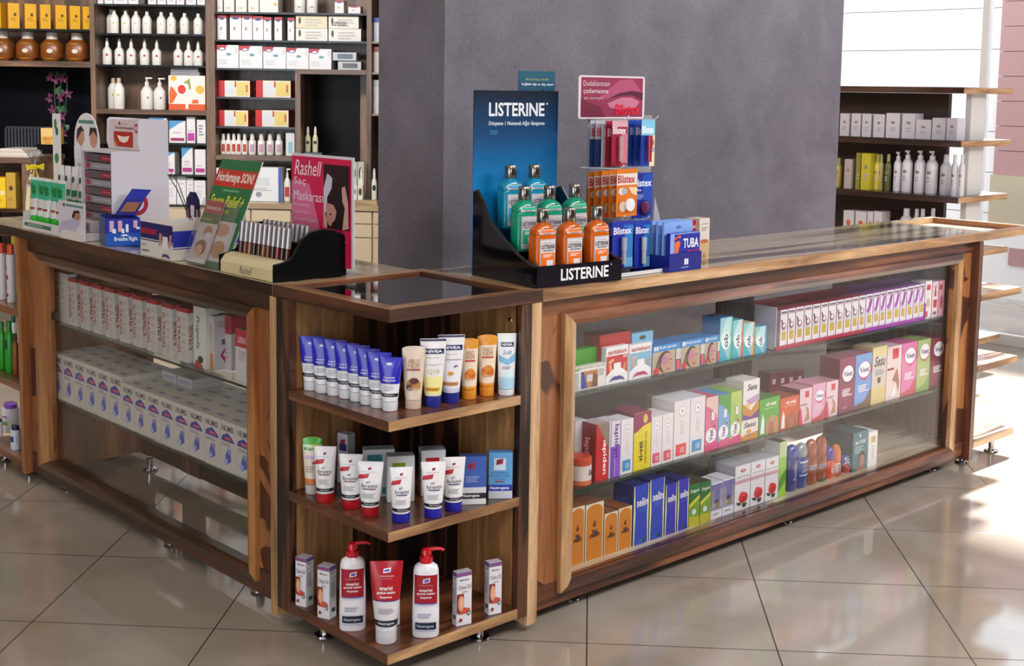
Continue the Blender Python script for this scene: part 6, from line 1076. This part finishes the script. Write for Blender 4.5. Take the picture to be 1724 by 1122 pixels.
# niche of bay A: radiator, orchid, gift box
t = cab('radiator', 'grey ribbed radiator in the dark niche under the honey jars', 'radiator'); zr0, zr1 = ZB(70, 300, .3), ZB(70, 214, .3)
ur0, ur1 = U(4, 250, .3), U(92, 250, .3)
q = MB(); q.box(ur0, ur1, .36, .40, zr0, zr1, P('#2c303c', .5)); q.build('panel', t)
q = MB(); n_ = 16
for k in range(n_): a = ur0+(ur1-ur0)*(k+.2)/n_; q.box(a, a+(ur1-ur0)/n_*.55, .33, .359, zr0+.01, zr1-.015, P('#3a3f4c', .45))
q.build('fins', t)
t = cab('potted_orchid', 'dark orchid with magenta flowers and long leaves at the edge of the dark niche', 'plant'); rnd = random.Random(3)
uo = U(104, 250, .2); zo = ZB(104, 392, .2)
q = MB(); q.loft([(0, .06, .06, 2, uo, .24), (zo-.02, .06, .06, 2, uo, .24), (zo, .05, .05, 2, uo, .22), (zo+.10, .06, .06, 2, uo, .22)], P('#3a3038', .4), 16); q.build('pot', t, smooth=True)
q = MB(); ls = MB(); fl = MB(); ztop = ZB(104, 128, .2)
for k in range(3):
    pts = [(uo+(k-1)*.02+math.sin(j*.7+k)*.02, .2+.01*k, zo+.1+(ztop-zo-.1)*j/8) for j in range(9)]; q.tube(pts, .004, P('#2a4a2c', .5), 6)
    for j in range(1, 9):
        p = Vector(pts[j]); 
        for w_ in range(3):
            a = rnd.uniform(0, 6.28); L_ = rnd.uniform(.025, .05); dx, dy = math.cos(a)*L_, math.sin(a)*L_*.5
            ls.add([p, p+Vector((dx*.5-.01, dy*.5, .03)), p+Vector((dx, dy, rnd.uniform(-.02, .05))), p+Vector((dx*.5+.012, dy*.5, -.005))], [(0, 1, 2, 3)], P('#2f5c3c', .5))
        if rnd.random() < .75:
            c_ = p+Vector((rnd.uniform(-.03, .03), -.03, rnd.uniform(-.03, .03)))
            fl = MB()
            for w_ in range(5):
                a = w_*1.257+rnd.random(); fl.add([c_, c_+Vector((math.cos(a-.5)*.02, -.006, math.sin(a-.5)*.02)), c_+Vector((math.cos(a)*.034, -.002, math.sin(a)*.034)), c_+Vector((math.cos(a+.5)*.02, -.006, math.sin(a+.5)*.02))], [(0, 1, 2, 3)], P('#6c2a54', .5))
            fl.build('flower', t)
q.build('stems', t, smooth=True); ls.build('leaves', t)
q = MB(); a_, b_ = U(60, 250, -.05), U(100, 250, -.05); q.box(a_, b_, -.05, .08, .0, ZB(80, 243.5, -.05), P('#0b0a12', .5, 0, 0, .12)); tag(q.build('pedestal', None, BO0, BR), 'dark pedestal carrying the small yellow gift carton', 'pedestal')
wcart('gift_carton', 'small yellow gift carton with a clear stopper on the dark pedestal', 69, 97, 216, ZB(80, 243.5, -.05), '#e0b050', [('t', .15, .22, .85, .45, '#b05a28', 'BEAUTY', 'b'), ('r', 0, .5, 1, 1, '#e4c078'), ('l', .2, .05, .8, .18, '#b88a50', 1)], -.04, .1, cols={'L': '#b8641c'})
# bay B
for i, (a, b_) in enumerate(((163, 174), (176, 190), (191, 215), (216, 233), (249, 263), (265, 279.5), (281, 296), (297, 310), (313.5, 330), (332, 345))):
    wcart('baby_care_carton', 'white carton on the topmost glass shelf of the baby lotion bay, %s along' % ORD[i], a, b_, None, SH['B0'], '#dedce0', [('l', .2, .1, .8, .2, '#b0a8b4', 2)], .05, group='white cartons on the topmost glass shelf', hh=.16+.03*(i % 2))
for i, px in enumerate((170, 193, 212, 229.5, 248, 272, 289, 311, 334)): wbot('lotion_bottle', 'white capped lotion bottle on the second glass shelf, %s along' % ORD[i], px, 15.5, 16+i*.9, SH['B1'], 'plain', d=.12 if i else .2, group='white capped lotion bottles', mark=[('e', .5, .6, .12, .08, '#c8b048')])
for i, px in enumerate((168, 201.5, 221.5, 244, 264.5, 300.5, 318, 334)): wbot('spray_bottle', 'white bottle with a pointed nozzle on the third glass shelf, %s along' % ORD[i], px, 16, 64+i*.8, SH['B2'], 'nozzle', group='white nozzle bottles', mark=[('e', .6, .62, .2, .1, '#b03a3a')])
for i, px in enumerate((173, 201)): wbot('lotion_bottle', 'large white lotion bottle with a tan cap, %s the cabinet upright' % ['touching', 'one away from'][i], px, 19, 131.5, SH['B3'], 'plain', capc='#c8b8a0', d=.12 if i else .2, mark=[('e', .55, .6, .12, .06, '#c8b048')], group='large white lotion bottles')
for i, px in enumerate((248, 269.5)): wbot('pump_bottle', 'large white pump bottle %s the orange and white gift box' % ['one away from', 'touching'][i], px, 20.5, 130.5+i, SH['B3'], 'pump', mark=[('r', .62, .5, .8, .62, '#6a6a6a')], group='large white pump bottles')
gb = [('r', 0, .18, 1, 1, '#e4e0dc'), ('e', .36, .60, .11, .13, '#d03020'), ('p', '#d8601c', [(.02, .18), (.12, .22), (.24, .46), (.14, .62), (.06, .7), (.02, .5)]), ('e', .86, .6, .12, .12, '#dcb040'), ('e', .14, .92, .09, .08, '#dcb040'), ('p', '#8a9a4c', [(.40, .78), (.58, .92), (.62, .62), (.56, .6), (.54, .76)]), ('p', '#d8601c', [(.62, .20), (.82, .20), (.80, .32), (.66, .30)]), ('r', .46, .04, .54, .24, '#e4e0dc')]
wcart('gift_box', 'orange and white gift box with squirrel pictures beside the pump bottles', 284, 346, 127.5, SH['B3'], '#d4541c', gb, .02, .2, cols={'L': '#c4401a', 'T': '#d8d4d0'})
gz = [o for x in [0] for o in COL.objects if o.name.startswith('gift_box')][0]; gtop = SH['B3']+gz.dimensions.z
for k in range(2): wcart('flat_case', 'flat grey case lying on the squirrel gift box, %s' % ['lower one', 'upper one'][k], 287, 336-2*k, None, gtop+.001+k*.024, '#8a8a90', [('l', .1, .3, .9, .6, '#6a6a70', 1)], .05, .14, hh=.022, group=None)
seb = [('p', '#4c9ad0', [(0, .58), (0, 1), (1, 1), (.62, .88)]), ('t', .2, .42, .7, .52, '#b06a8c', 'sebamed'), ('r', .08, .08, .92, .24, '#b0308c'), ('l', .2, .3, .8, .38, '#b8b8c0', 2)]
ser = seb[:2]+[('r', .08, .08, .92, .22, '#a02c64')]
for row_, key, its in ((0, 'B4', ((251, 281, 198.5, seb), (285, 312.7, 203.5, ser), (314.5, 329, 197, seb[1:3]+[('r', .1, .1, .9, .38, '#b838a0')]), (331.7, 346.5, 202, [('l', .2, .3, .8, .8, '#8a8a98', 4)]))),
                       (1, 'B5', ((242, 263, 257, seb), (273, 294.6, 257, seb), (305.8, 325, 248, seb), (328, 346.5, 252, seb[2:]))),
                       (2, 'B6', ((236.5, 250.5, 313, ()), (251.5, 264, 301.6, ()), (265, 280.8, 298, ()), (281.5, 297.3, 297.8, ()), (298, 313.7, 297.5, ()), (314.3, 326.3, 300, ()), (327, 346.5, 304, ())))):
    for i, (a, b_, ty, shp) in enumerate(its):
        if row_ == 2: shp = [('t', .25, .72, .8, .78, '#a04a5c', 'sebamed'), ('l', .2, .25, .8, .6, '#c4c4ca', 5)]
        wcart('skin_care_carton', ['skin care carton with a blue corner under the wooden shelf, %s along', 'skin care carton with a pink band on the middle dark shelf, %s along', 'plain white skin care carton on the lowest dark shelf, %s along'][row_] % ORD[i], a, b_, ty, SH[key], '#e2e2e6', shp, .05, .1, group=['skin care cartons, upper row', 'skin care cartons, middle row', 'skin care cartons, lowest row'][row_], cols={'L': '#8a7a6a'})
# bay C
for i, (a, b_) in enumerate(((363, 375), (377, 394.5), (397, 415.5), (417.7, 435.8), (437, 468.5))): wcart('medical_carton', 'white carton on the highest glass shelf of the wide bay, %s along' % ORD[i], a, b_, None, SH['C0'], '#dedad6', [('e', .85, .3, .1, .06, '#c8a840')] if i == 4 else [('l', .2, .1, .8, .2, '#b8a898', 1)], .05, .12, group='white cartons on the highest glass shelf', hh=.17)
for i, px in enumerate((505, 526)): wbot('lotion_bottle', 'white bottle on the highest glass shelf, %s' % ['left of a pair' if 0 else 'beside the wide carton', 'farther from the wide carton'][i], px, 19, -22, SH['C0'], 'plain', mark=[('r', .3, .2, .7, .28, '#7a7a80')], group='white bottles on the highest glass shelf')
redtop = [('r', 0, .86, 1, 1, '#b81c34'), ('e', .5, .86, .3, .06, '#20306c'), ('e', .4, .45, .12, .08, '#a89490')]
for i, (a, b_, ty) in enumerate(((563.5, 579, 1), (586, 607, 10.5))): wcart('medical_carton', 'white carton with a red top on the highest glass shelf, %s' % ['taller one', 'shorter one'][i], a, b_, ty, SH['C0'], '#dedade', redtop, .05, .1)
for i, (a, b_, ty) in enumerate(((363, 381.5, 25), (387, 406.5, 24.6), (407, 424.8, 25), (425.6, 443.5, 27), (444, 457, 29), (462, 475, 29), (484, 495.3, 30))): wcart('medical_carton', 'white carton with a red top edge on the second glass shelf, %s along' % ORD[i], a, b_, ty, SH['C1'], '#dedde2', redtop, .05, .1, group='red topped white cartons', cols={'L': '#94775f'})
st2 = [('e', .12, .6, .04, .28, '#28282c'), ('l', .3, .1, .9, .8, '#b4b4b0', 3)]
c1h = (ZB(525, 49)-ZB(525, 70))
for i, (a, b_, k, bs_) in enumerate(((498, 551.5, 0, '#dcdcd8'), (498, 551, 1, '#d8cfae'), (553, 608, 0, '#dcdcda'), (553, 604, 1, '#dddcd2'))):
    wcart('device_carton', 'wide flat medical device carton, %s of the %s stack' % (['lower', 'upper'][k], ['first', 'second'][i//2]), a, b_, None, SH['C1']+k*(c1h+.002), bs_, st2+([('t', .1, .2, .6, .7, '#3a3a44', 'Lumiscan', 'b')] if i == 3 else []), .04, .14, hh=c1h)
for i, (a, b_) in enumerate(((362.5, 402), (402.8, 442), (443, 481.7), (482.2, 519.7), (520.3, 558))): wcart('medical_carton', 'wide white carton with a red corner on the third shelf, %s along' % ORD[i], a, b_, 76+i*1.7, SH['C2'], '#e0e0e6', [('p', '#c02038', [(0, .80), (.38, .80), (.48, 1), (0, 1)]), ('e', .25, .84, .17, .08, '#20306c'), ('e', .25, .84, .12, .05, '#e0e0e6'), ('e', .55, .6, .12, .06, '#5a94a0'), ('l', .1, .15, .5, .4, '#c4c8cc', 3), ('r', .82, .65, .95, .9, '#ccd0d4')], .03, .16, group='wide white cartons with a red corner')
wcart('medical_carton', 'small grey carton lying at the end of the third shelf', 568.6, 608, 104, SH['C2'], '#b8bcc4', [('r', .2, .2, .85, .8, '#5a5e68')], .03, .1); wcart('medical_carton', 'small grey carton on top of another at the end of the third shelf', 560, 600, None, SH['C2']+ZB(580, 104)-ZB(580, 119)+.002, '#b8bcc4', [('r', .2, .2, .85, .8, '#5a6a78')], .04, .1, hh=.05)
tl = [('r', .04, 0, 1, 1, '#e0dccf'), ('e', .2, .5, .2, .4, '#d8dce0'), ('r', .46, .08, .96, .92, '#dcc878'), ('r', .40, .6, .46, .95, '#c03030'), ('r', .86, .3, .92, .75, '#c04a30')]
for i, (k, a, m_, b_) in enumerate((('C3', 364, 377.6, 421), ('C3', 431, 446.5, 489.5), ('C4', 365, 375, 418), ('C4', 430, 440, 486))):
    wcart('bandage_carton', 'yellow and white carton with a red end, %s' % ['upper shelf, beside the upright', 'upper shelf, beside the niche', 'lower shelf, beside the upright', 'lower shelf, beside the niche'][i], a, b_, 136 if k == 'C3' else 186, SH[k], '#c01c20', [('r', .2, 0, 1, 1, '#e0dccf'), ('e', .36, .5, .16, .4, '#d4d8e0'), ('r', .58, .08, .97, .92, '#dcc878'), ('r', .52, .6, .57, .95, '#c03030'), ('r', .88, .3, .93, .75, '#c04a30')], .06, .1, cols={'L': '#a01418'})
for i, px in enumerate((368.5, 385, 394, 402.4, 412.4, 425, 440.3, 455, 469.7)): wbot('care_bottle', 'slim white care bottle with a %s stripe, %s along the wooden shelf' % ('red' if i < 5 else 'pink', ORD[i]), px, 10 if i < 5 else 13, 225, SH['C5'], 'slim', mark=[('r', .2, .1, .9, .85, '#b8463c' if i < 5 else '#c0a0b8')], group='slim white care bottles', d=.10)
wcart('medical_carton', 'tall white and blue carton at the end of the slim bottles', 481, 496, 224, SH['C5'], '#cfd8dc', [('r', .3, .1, .8, .6, '#8fb8c8')], .06, .1)
for i, px in enumerate((518.5, 531)): wbot('care_bottle', 'pale bottle with a white cap at the edge of the dark niche, %s' % ['behind', 'in front'][i], px, 9.5, 213.5, ZB(515, 256, .1), 'foam', '#cfcaa8', '#e0e0dc', .1, None, [('e', .5, .6, .4, .14, '#3a2a20')])
q = MB(); q.box(U(505, 256, .1), U(545, 256, .1), .05, .3, ZB(515, 256, .1)-.012, ZB(515, 256, .1), P('#23282c', .15)); q.build('glass_shelf', bC)
wz = z_base
wcart('medical_carton', 'white carton on the worktop beside the cabinet upright', 363, 374, 283, wz, '#e0dfe2', [('l', .2, .3, .8, .7, '#b8b8c0', 4)], .0, .1)
wcart('device_carton', 'large white and blue device carton on the worktop behind the snore card', 410, 474, 282, wz, '#dfe2e8', [('r', .92, 0, 1, 1, '#3a5cb0'), ('e', .4, .2, .08, .08, '#8a90a0'), ('r', .2, .45, .7, .7, '#cfd4da'), ('l', .2, .3, .8, .4, '#b0b4c0', 2)], .0, .14)
wbot('pump_bottle', 'white pump bottle with a red label on the worktop', 484, 12, 284, wz, 'pump', mark=[('r', .1, .1, .9, .7, '#b83040')], d=.05)
for i, px in enumerate((619, 630)): wbot('care_bottle', 'white dropper bottle with a dark emblem, %s the pillar' % ['one away from', 'touching'][i], px, 8.8, 284, wz+.03, 'foam', '#d4dcc8', '#e0e0dc', -.06, None, [('e', .5, .6, .45, .2, '#2c2420')])
for i, px in enumerate((595, 608)): 
    c = wpos(px, wz, .0); wcart('cream_carton', 'small cream carton with a dark oval on the worktop, %s the dropper bottles' % ['farther from', 'next to'][i], px-6, px+6, 312, wz+.03, '#dcdccc', [('e', .5, .55, .35, .25, '#4a2c28')], -.105, .035)
    wcart('cream_carton', 'taller pale carton behind the small cream cartons, %s the dropper bottles' % ['farther from', 'next to'][i], px-6.5, px+6, 273, wz+.03, '#b8b8ac', [('e', .5, .7, .35, .16, '#4a3c38')], -.06, .035)
q = MB(); q.box(U(582, 330), U(640, 330), -.112, -.006, wz, wz+.0298, wood('base_top', '#8c7350', '#bda47c', '#a68c66', 'X', .8)); tag(q.build('riser_board', None, BO0, BR), 'low wooden riser under the dropper bottles and cream cartons', 'riser')
for i in range(7): wcart('jar_carton', 'tiny carton low on the worktop behind the display stands, %s along' % ORD[i], 488+i*2.0, 489.7+i*2.0, 322, wz, '#c8c4bc', (), .1, .03, group='tiny cartons on the worktop') if i < 0 else None
for i, (k, ty, c_) in enumerate(((ZB(630, 70), 30, '#d4dce8'), (ZB(630, 122), 79, '#d8cfc8'), (ZB(630, 192), 135, '#e0e0de'))):
    wcart('skin_care_carton', 'narrow carton beside the pillar edge, %s one down' % ORD[i], 626, 642, ty, k, c_, [('r', 0, .8, 1, 1, ['#2a50b0', '#a04a38', '#c8ccd0'][i])], .06, .1)
    q = MB(); q.box(uD0+.001, uD1-.001, .01, DP-.04, k-.012, k, P('#8a7a68', .4)); q.build('shelf', bD)
# low cabinet nearer the viewer, at the very end of the wall
d0 = -.62; zc = ZB(20, 266, d0)
t = cab('low_cabinet', 'low wooden cabinet with a white edged top, at the end of the short counter', 'cabinet')
ua, ub = U(-60, 300, d0), U(49, 300, d0)
cpart('top', t, [(ua, ub+.01, d0, d0+.5, zc-.03, zc)], CW2); cpart('side_panel', t, [(ub-.045, ub, d0+.005, d0+.5, 0, zc-.031)], CW_); cpart('back_panel', t, [(ua, ub-.046, d0+.46, d0+.48, 0, zc-.031)], darkwood('X'))
zs_ = ZB(10, 352, d0); cpart('shelf', t, [(ua, ub-.046, d0+.01, d0+.46, zs_-.02, zs_)], darkwood('X')); cpart('shelf', t, [(ua, ub-.046, d0+.01, d0+.46, zs_-.16, zs_-.14)], darkwood('X'))
wcart('honey_carton', 'yellow carton inside the low cabinet, shorter one', -8, 10.5, 299, zs_, '#e0bc20', [('e', .7, .5, .18, .08, '#d8d4c8'), ('l', .2, .2, .8, .3, '#b89418', 2)], d0+.05, .15)
wcart('honey_carton', 'ochre carton inside the low cabinet, taller one', 11, 27.5, 291, zs_, '#b8943c', [('e', .5, .56, .2, .07, '#4a3828'), ('l', .2, .2, .8, .3, '#94742c', 2)], d0+.05, .15)
for k in range(4): wcart('brochure', 'white brochure lying in the pile on the low cabinet, %s from the bottom' % ORD[k], -6+k*2, 49-k*3.5, None, zc+.0005+k*.0125, '#d6cec6' if k % 2 else '#c4b8b0', (), d0+.05, .2, hh=.012, group='brochures on the low cabinet')

# ================================================================ SHELF UNIT BY THE STREET WINDOW
XR = 4.10; YR = Y_at(1617, XR, 1.1)
gs = empty('gondola_shelf', 'dark wooden gondola shelf with white cosmetics in front of the street window', 'shelf unit')
ZR = [Z_at(147, XR, YR), Z_at(238, XR, YR), Z_at(333, XR, YR)]; ZR.append(ZR[2]-(ZR[1]-ZR[2])); YF = YR+1.6; XB = X_at(1700, YR, 1.1)
for z in ZR+[.18]: 
    q = MB(); q.box(XR, XB, YR, YF, z-.03, z, walnut('Y'), {'F': paleedge('X'), 'L': darkwood('Y'), 'T': darkwood('Y')}); q.build('shelf', gs, bevel=.002)
YP = Y_at(1593, XR+.24, 1.1)
cpart('back_panel', gs, [(XR+.24, XR+.27, YP, YF, .0, ZR[0]-.031)], wood('cocoa_panel', '#2e1c18', '#4c302a', '#3c2620', 'Y'))
for a_, b_ in ((XR+.275, XR+.32),): cpart('end_post', gs, [(a_-.1, b_, YR+.05, YR+.08, 0, ZR[0]-.031)], P('#d4d0cc', .5))
def gcart(name, label, a, b_, ty, z, base, shapes, x=XR+.05, d=.08, group=None, **k):
    y0, y1 = Y_at(a, x, z), Y_at(b_, x, z); hh = Z_at(ty, x, y0)-z
    return carton(name, label, abs(y0-y1)-.003, hh, d, (x+d/2, (y0+y1)/2, z+.0005), QT, base, shapes, group=group, flap=False, **k)
cz_ = [('e', .5, .62, .16, .06, '#8c8070'), ('l', .3, .25, .75, .45, '#b0a8b0', 2)]
for i, (a, b_, ty) in enumerate(((1413, 1429, 191), (1432, 1448, 191), (1450, 1465.5, 191.5), (1469, 1488, 192.5), (1490.5, 1513.5, 190.5), (1517, 1539.5, 191), (1540.5, 1566.5, 201.5), (1568, 1590.5, 198.5), (1592, 1611, 199))):
    gcart('cosmetic_carton', 'white cosmetic carton on the upper gondola shelf, %s from the pillar' % ORD[i], a, b_, ty, ZR[1], '#cfc8d0', cz_, group='white cosmetic cartons')
def gbot(label, px, wpx, ty, z, body, kind='foam', capc='#dcdadc', x=XR+.10, group=None, name='cosmetic_bottle'):
    y = Y_at(px, x, z); s_ = m_per_px(x, y, z); r = wpx*s_/2; h = Z_at(ty, x, y)-z
    t = empty(name, label, 'bottle', (x, y, z+.0005), QT, group); hb = h*.80
    s2 = [(0, r*.92, r*.92, 2, 0, 0), (.005, r, r, 2, 0, 0), (hb*.86, r, r, 2, 0, 0), (hb*.96, r*.7, r*.7, 2, 0, 0), (hb, r*.5, r*.5, 2, 0, 0)]
    q = MB(); q.loft(s2, P(body, .25), 16); label_on(q, s2, -r*.7, r*.7, hb*.2, hb*.8, [('e', .5, .7, .3, .08, '#8c8468'), ('l', .2, .2, .8, .5, '#b0a8b0', 2)], 3, 1); q.build('bottle_body', t, smooth=True)
    q = MB(); q.loft([(hb+.0005, r*.5, r*.5, 2, 0, 0), (hb+(h-hb)*.45, r*.46, r*.46, 2, 0, 0), (hb+(h-hb)*.5, r*.22, r*.22, 2, 0, 0), (h*.97, r*.22, r*.22, 2, 0, 0)] if kind == 'foam' else [(hb+.0005, r*.5, r*.5, 2, 0, 0), (h, r*.46, r*.46, 2, 0, 0)], P(capc, .3), 14)
    if kind == 'foam': q.box(-r*.5, r*.25, -r*.25, r*.25, h*.95, h, P(capc, .3))
    q.build('cap', t, smooth=kind != 'foam')
for i, (px, w, ty, c_, k) in enumerate(((1411, 12, 266, '#c8b860', 'plain'), (1476, 14, 260, '#c9bb48', 'plain'), (1482, 10, 260, '#a8985c', 'plain'), (1494, 12, 260, '#5c5c34', 'plain'))): gbot(['pale green bottle half hidden by the pillar', 'yellow bottle beside the yellow cartons', 'ochre bottle behind the yellow one', 'dark olive bottle beside the white bottles'][i]+' on the gondola', px, w, ty, ZR[2], c_, k, '#a8a468')
for i, (px, w, ty) in enumerate(((1510, 14, 256), (1526, 18, 253.5), (1547, 18.5, 254), (1567, 19.5, 254.5), (1590.5, 18.5, 260.5), (1605, 12, 260.5), (1617, 10, 260.5))): gbot('white bottle on the middle gondola shelf, %s from the olive one' % ORD[i], px, w, ty, ZR[2], '#d8d4da', 'foam' if i < 4 else 'plain', group='white bottles on the gondola', x=XR+.10 if i < 5 else XR+.06)
gcart('cosmetic_carton', 'pinkish carton on the middle gondola shelf nearest the pillar', 1420, 1433, 268, ZR[2], '#b8a8a0', cz_); gcart('cosmetic_carton', 'yellow carton on the middle gondola shelf, olive sided one', 1439, 1447, 257.5, ZR[2], '#8c8238', cz_); gcart('cosmetic_carton', 'bright yellow carton on the middle gondola shelf', 1448, 1464, 258, ZR[2], '#c4b42c', cz_)
for i, (a, b_, ty) in enumerate(((1418, 1436, 354), (1438, 1457, 355.5), (1458, 1468, 356), (1469, 1483, 356))): gcart('cosmetic_carton', 'white and orange carton on the lowest gondola shelf, %s from the pillar' % ORD[i], a, b_, ty, ZR[3], '#cfc8cc', [('e', .5, .6, .2, .1, '#d0602c')], group='white and orange cartons')
for i, (px, ty) in enumerate(((1524, 351), (1541, 352), (1551, 352), (1568, 351))): gbot('white cream tube on the lowest gondola shelf, %s after the cartons' % ORD[i], px, 14 if i else 22, ty, ZR[3], '#d4d0d6', 'plain', group='white tubes on the lowest gondola shelf')

# ================================================================ GOODS ON THE END UNIT BEYOND THE SHORT COUNTER
LZ = [.6125, .3485, .0785]
def lbot(name, label, px, wpx, ty, z, body, capc, x, kind='plain', mark=None, group=None):
    y = Y_at(px, x, z); s_ = m_per_px(x, y, z); r = wpx*s_/2; h = Z_at(ty, x, y)-z
    t = empty(name, label, 'bottle', (x, y, z), QT, group); hb = h*.82
    s2 = [(0, r*.92, r*.7, 2.4, 0, 0), (.005, r, r*.75, 2.4, 0, 0), (hb*.9, r, r*.75, 2.4, 0, 0), (hb, r*.6, r*.5, 2, 0, 0)] if kind == 'plain' else [(0, r*.95, r*.95, 2, 0, 0), (.004, r, r, 2, 0, 0), (hb, r, r, 2, 0, 0)]
    q = MB(); q.loft(s2, P(body, .3), 18)
    if mark: label_on(q, s2, -r*.85, r*.85, hb*.08, hb*.9, mark, 5, 1)
    q.build('bottle_body', t, smooth=True)
    q = MB(); cr_ = r*.9 if kind != 'plain' else r*.62
    q.loft([(hb+.0005, cr_, cr_*.8, 2.2, 0, 0), (h*.97, cr_, cr_*.8, 2.2, 0, 0), (h, cr_*.8, cr_*.6, 2.2, 0, 0)], P(capc, .3), 18); q.build('cap', t, smooth=True)
for i, (px, ty, c_) in enumerate(((5, 409, '#d03c20'), (20, 411, '#e0502c'))): lbot('shampoo_bottle', 'white bottle with red flowers and an orange cap, %s the wooden post' % ['farther from', 'beside'][i], px, 15, ty, LZ[0], '#dcd8dc', c_, .05, 'jar', [('e', .4, .8, .2, .06, '#b82028'), ('e', .6, .55, .2, .07, '#c0282c'), ('e', .4, .3, .2, .07, '#b82028'), ('e', .6, .1, .2, .05, '#b82028')], 'flowered bottles')
lbot('shampoo_bottle', 'yellow topped bottle behind the red flowered ones', 27, 14, 397, LZ[0], '#d8d4dc', '#e8c030', .14, 'jar')
for i, (px, ty, c_) in enumerate(((4, 542, '#28a020'), (17, 541, '#2c9c24'))): lbot('shampoo_bottle', 'bright green bottle on the second end shelf, %s the wooden post' % ['farther from', 'beside'][i], px, 17, ty, LZ[1], c_, '#2c8c2c', .05, 'plain', [('r', .3, .6, .8, .85, '#20205c')], 'bright green bottles')
lbot('shampoo_bottle', 'amber bottle tucked against the wooden post', 27, 12, 562, LZ[1], '#8c4a20', '#3a2c20', .05, 'plain')
lbot('shampoo_bottle', 'white pump bottle behind the bright green ones', 24, 13, 530, LZ[1], '#d4dcd4', '#1c5c4c', .16, 'plain')
lbot('cream_jar', 'white jar with a purple lid and a green band', 19, 28, 678, LZ[2], '#e0dce0', '#7c4ab0', .12, 'jar', [('r', -.1, .30, 1.1, .48, '#4ca82c'), ('r', .5, .7, .9, .76, '#4c2c8c')])
lbot('cream_jar', 'small navy and white jar in front of the purple lidded one', 27, 17, 716, LZ[2], '#d4dce8', '#14204c', .035, 'jar', [('r', -.1, .4, 1.1, .75, '#1c3c94')])
lbot('cream_jar', 'small dark jar cut off at the end of the lowest end shelf', 1, 8, 705, LZ[2], '#dcd4e0', '#3c1c4c', .06, 'jar')
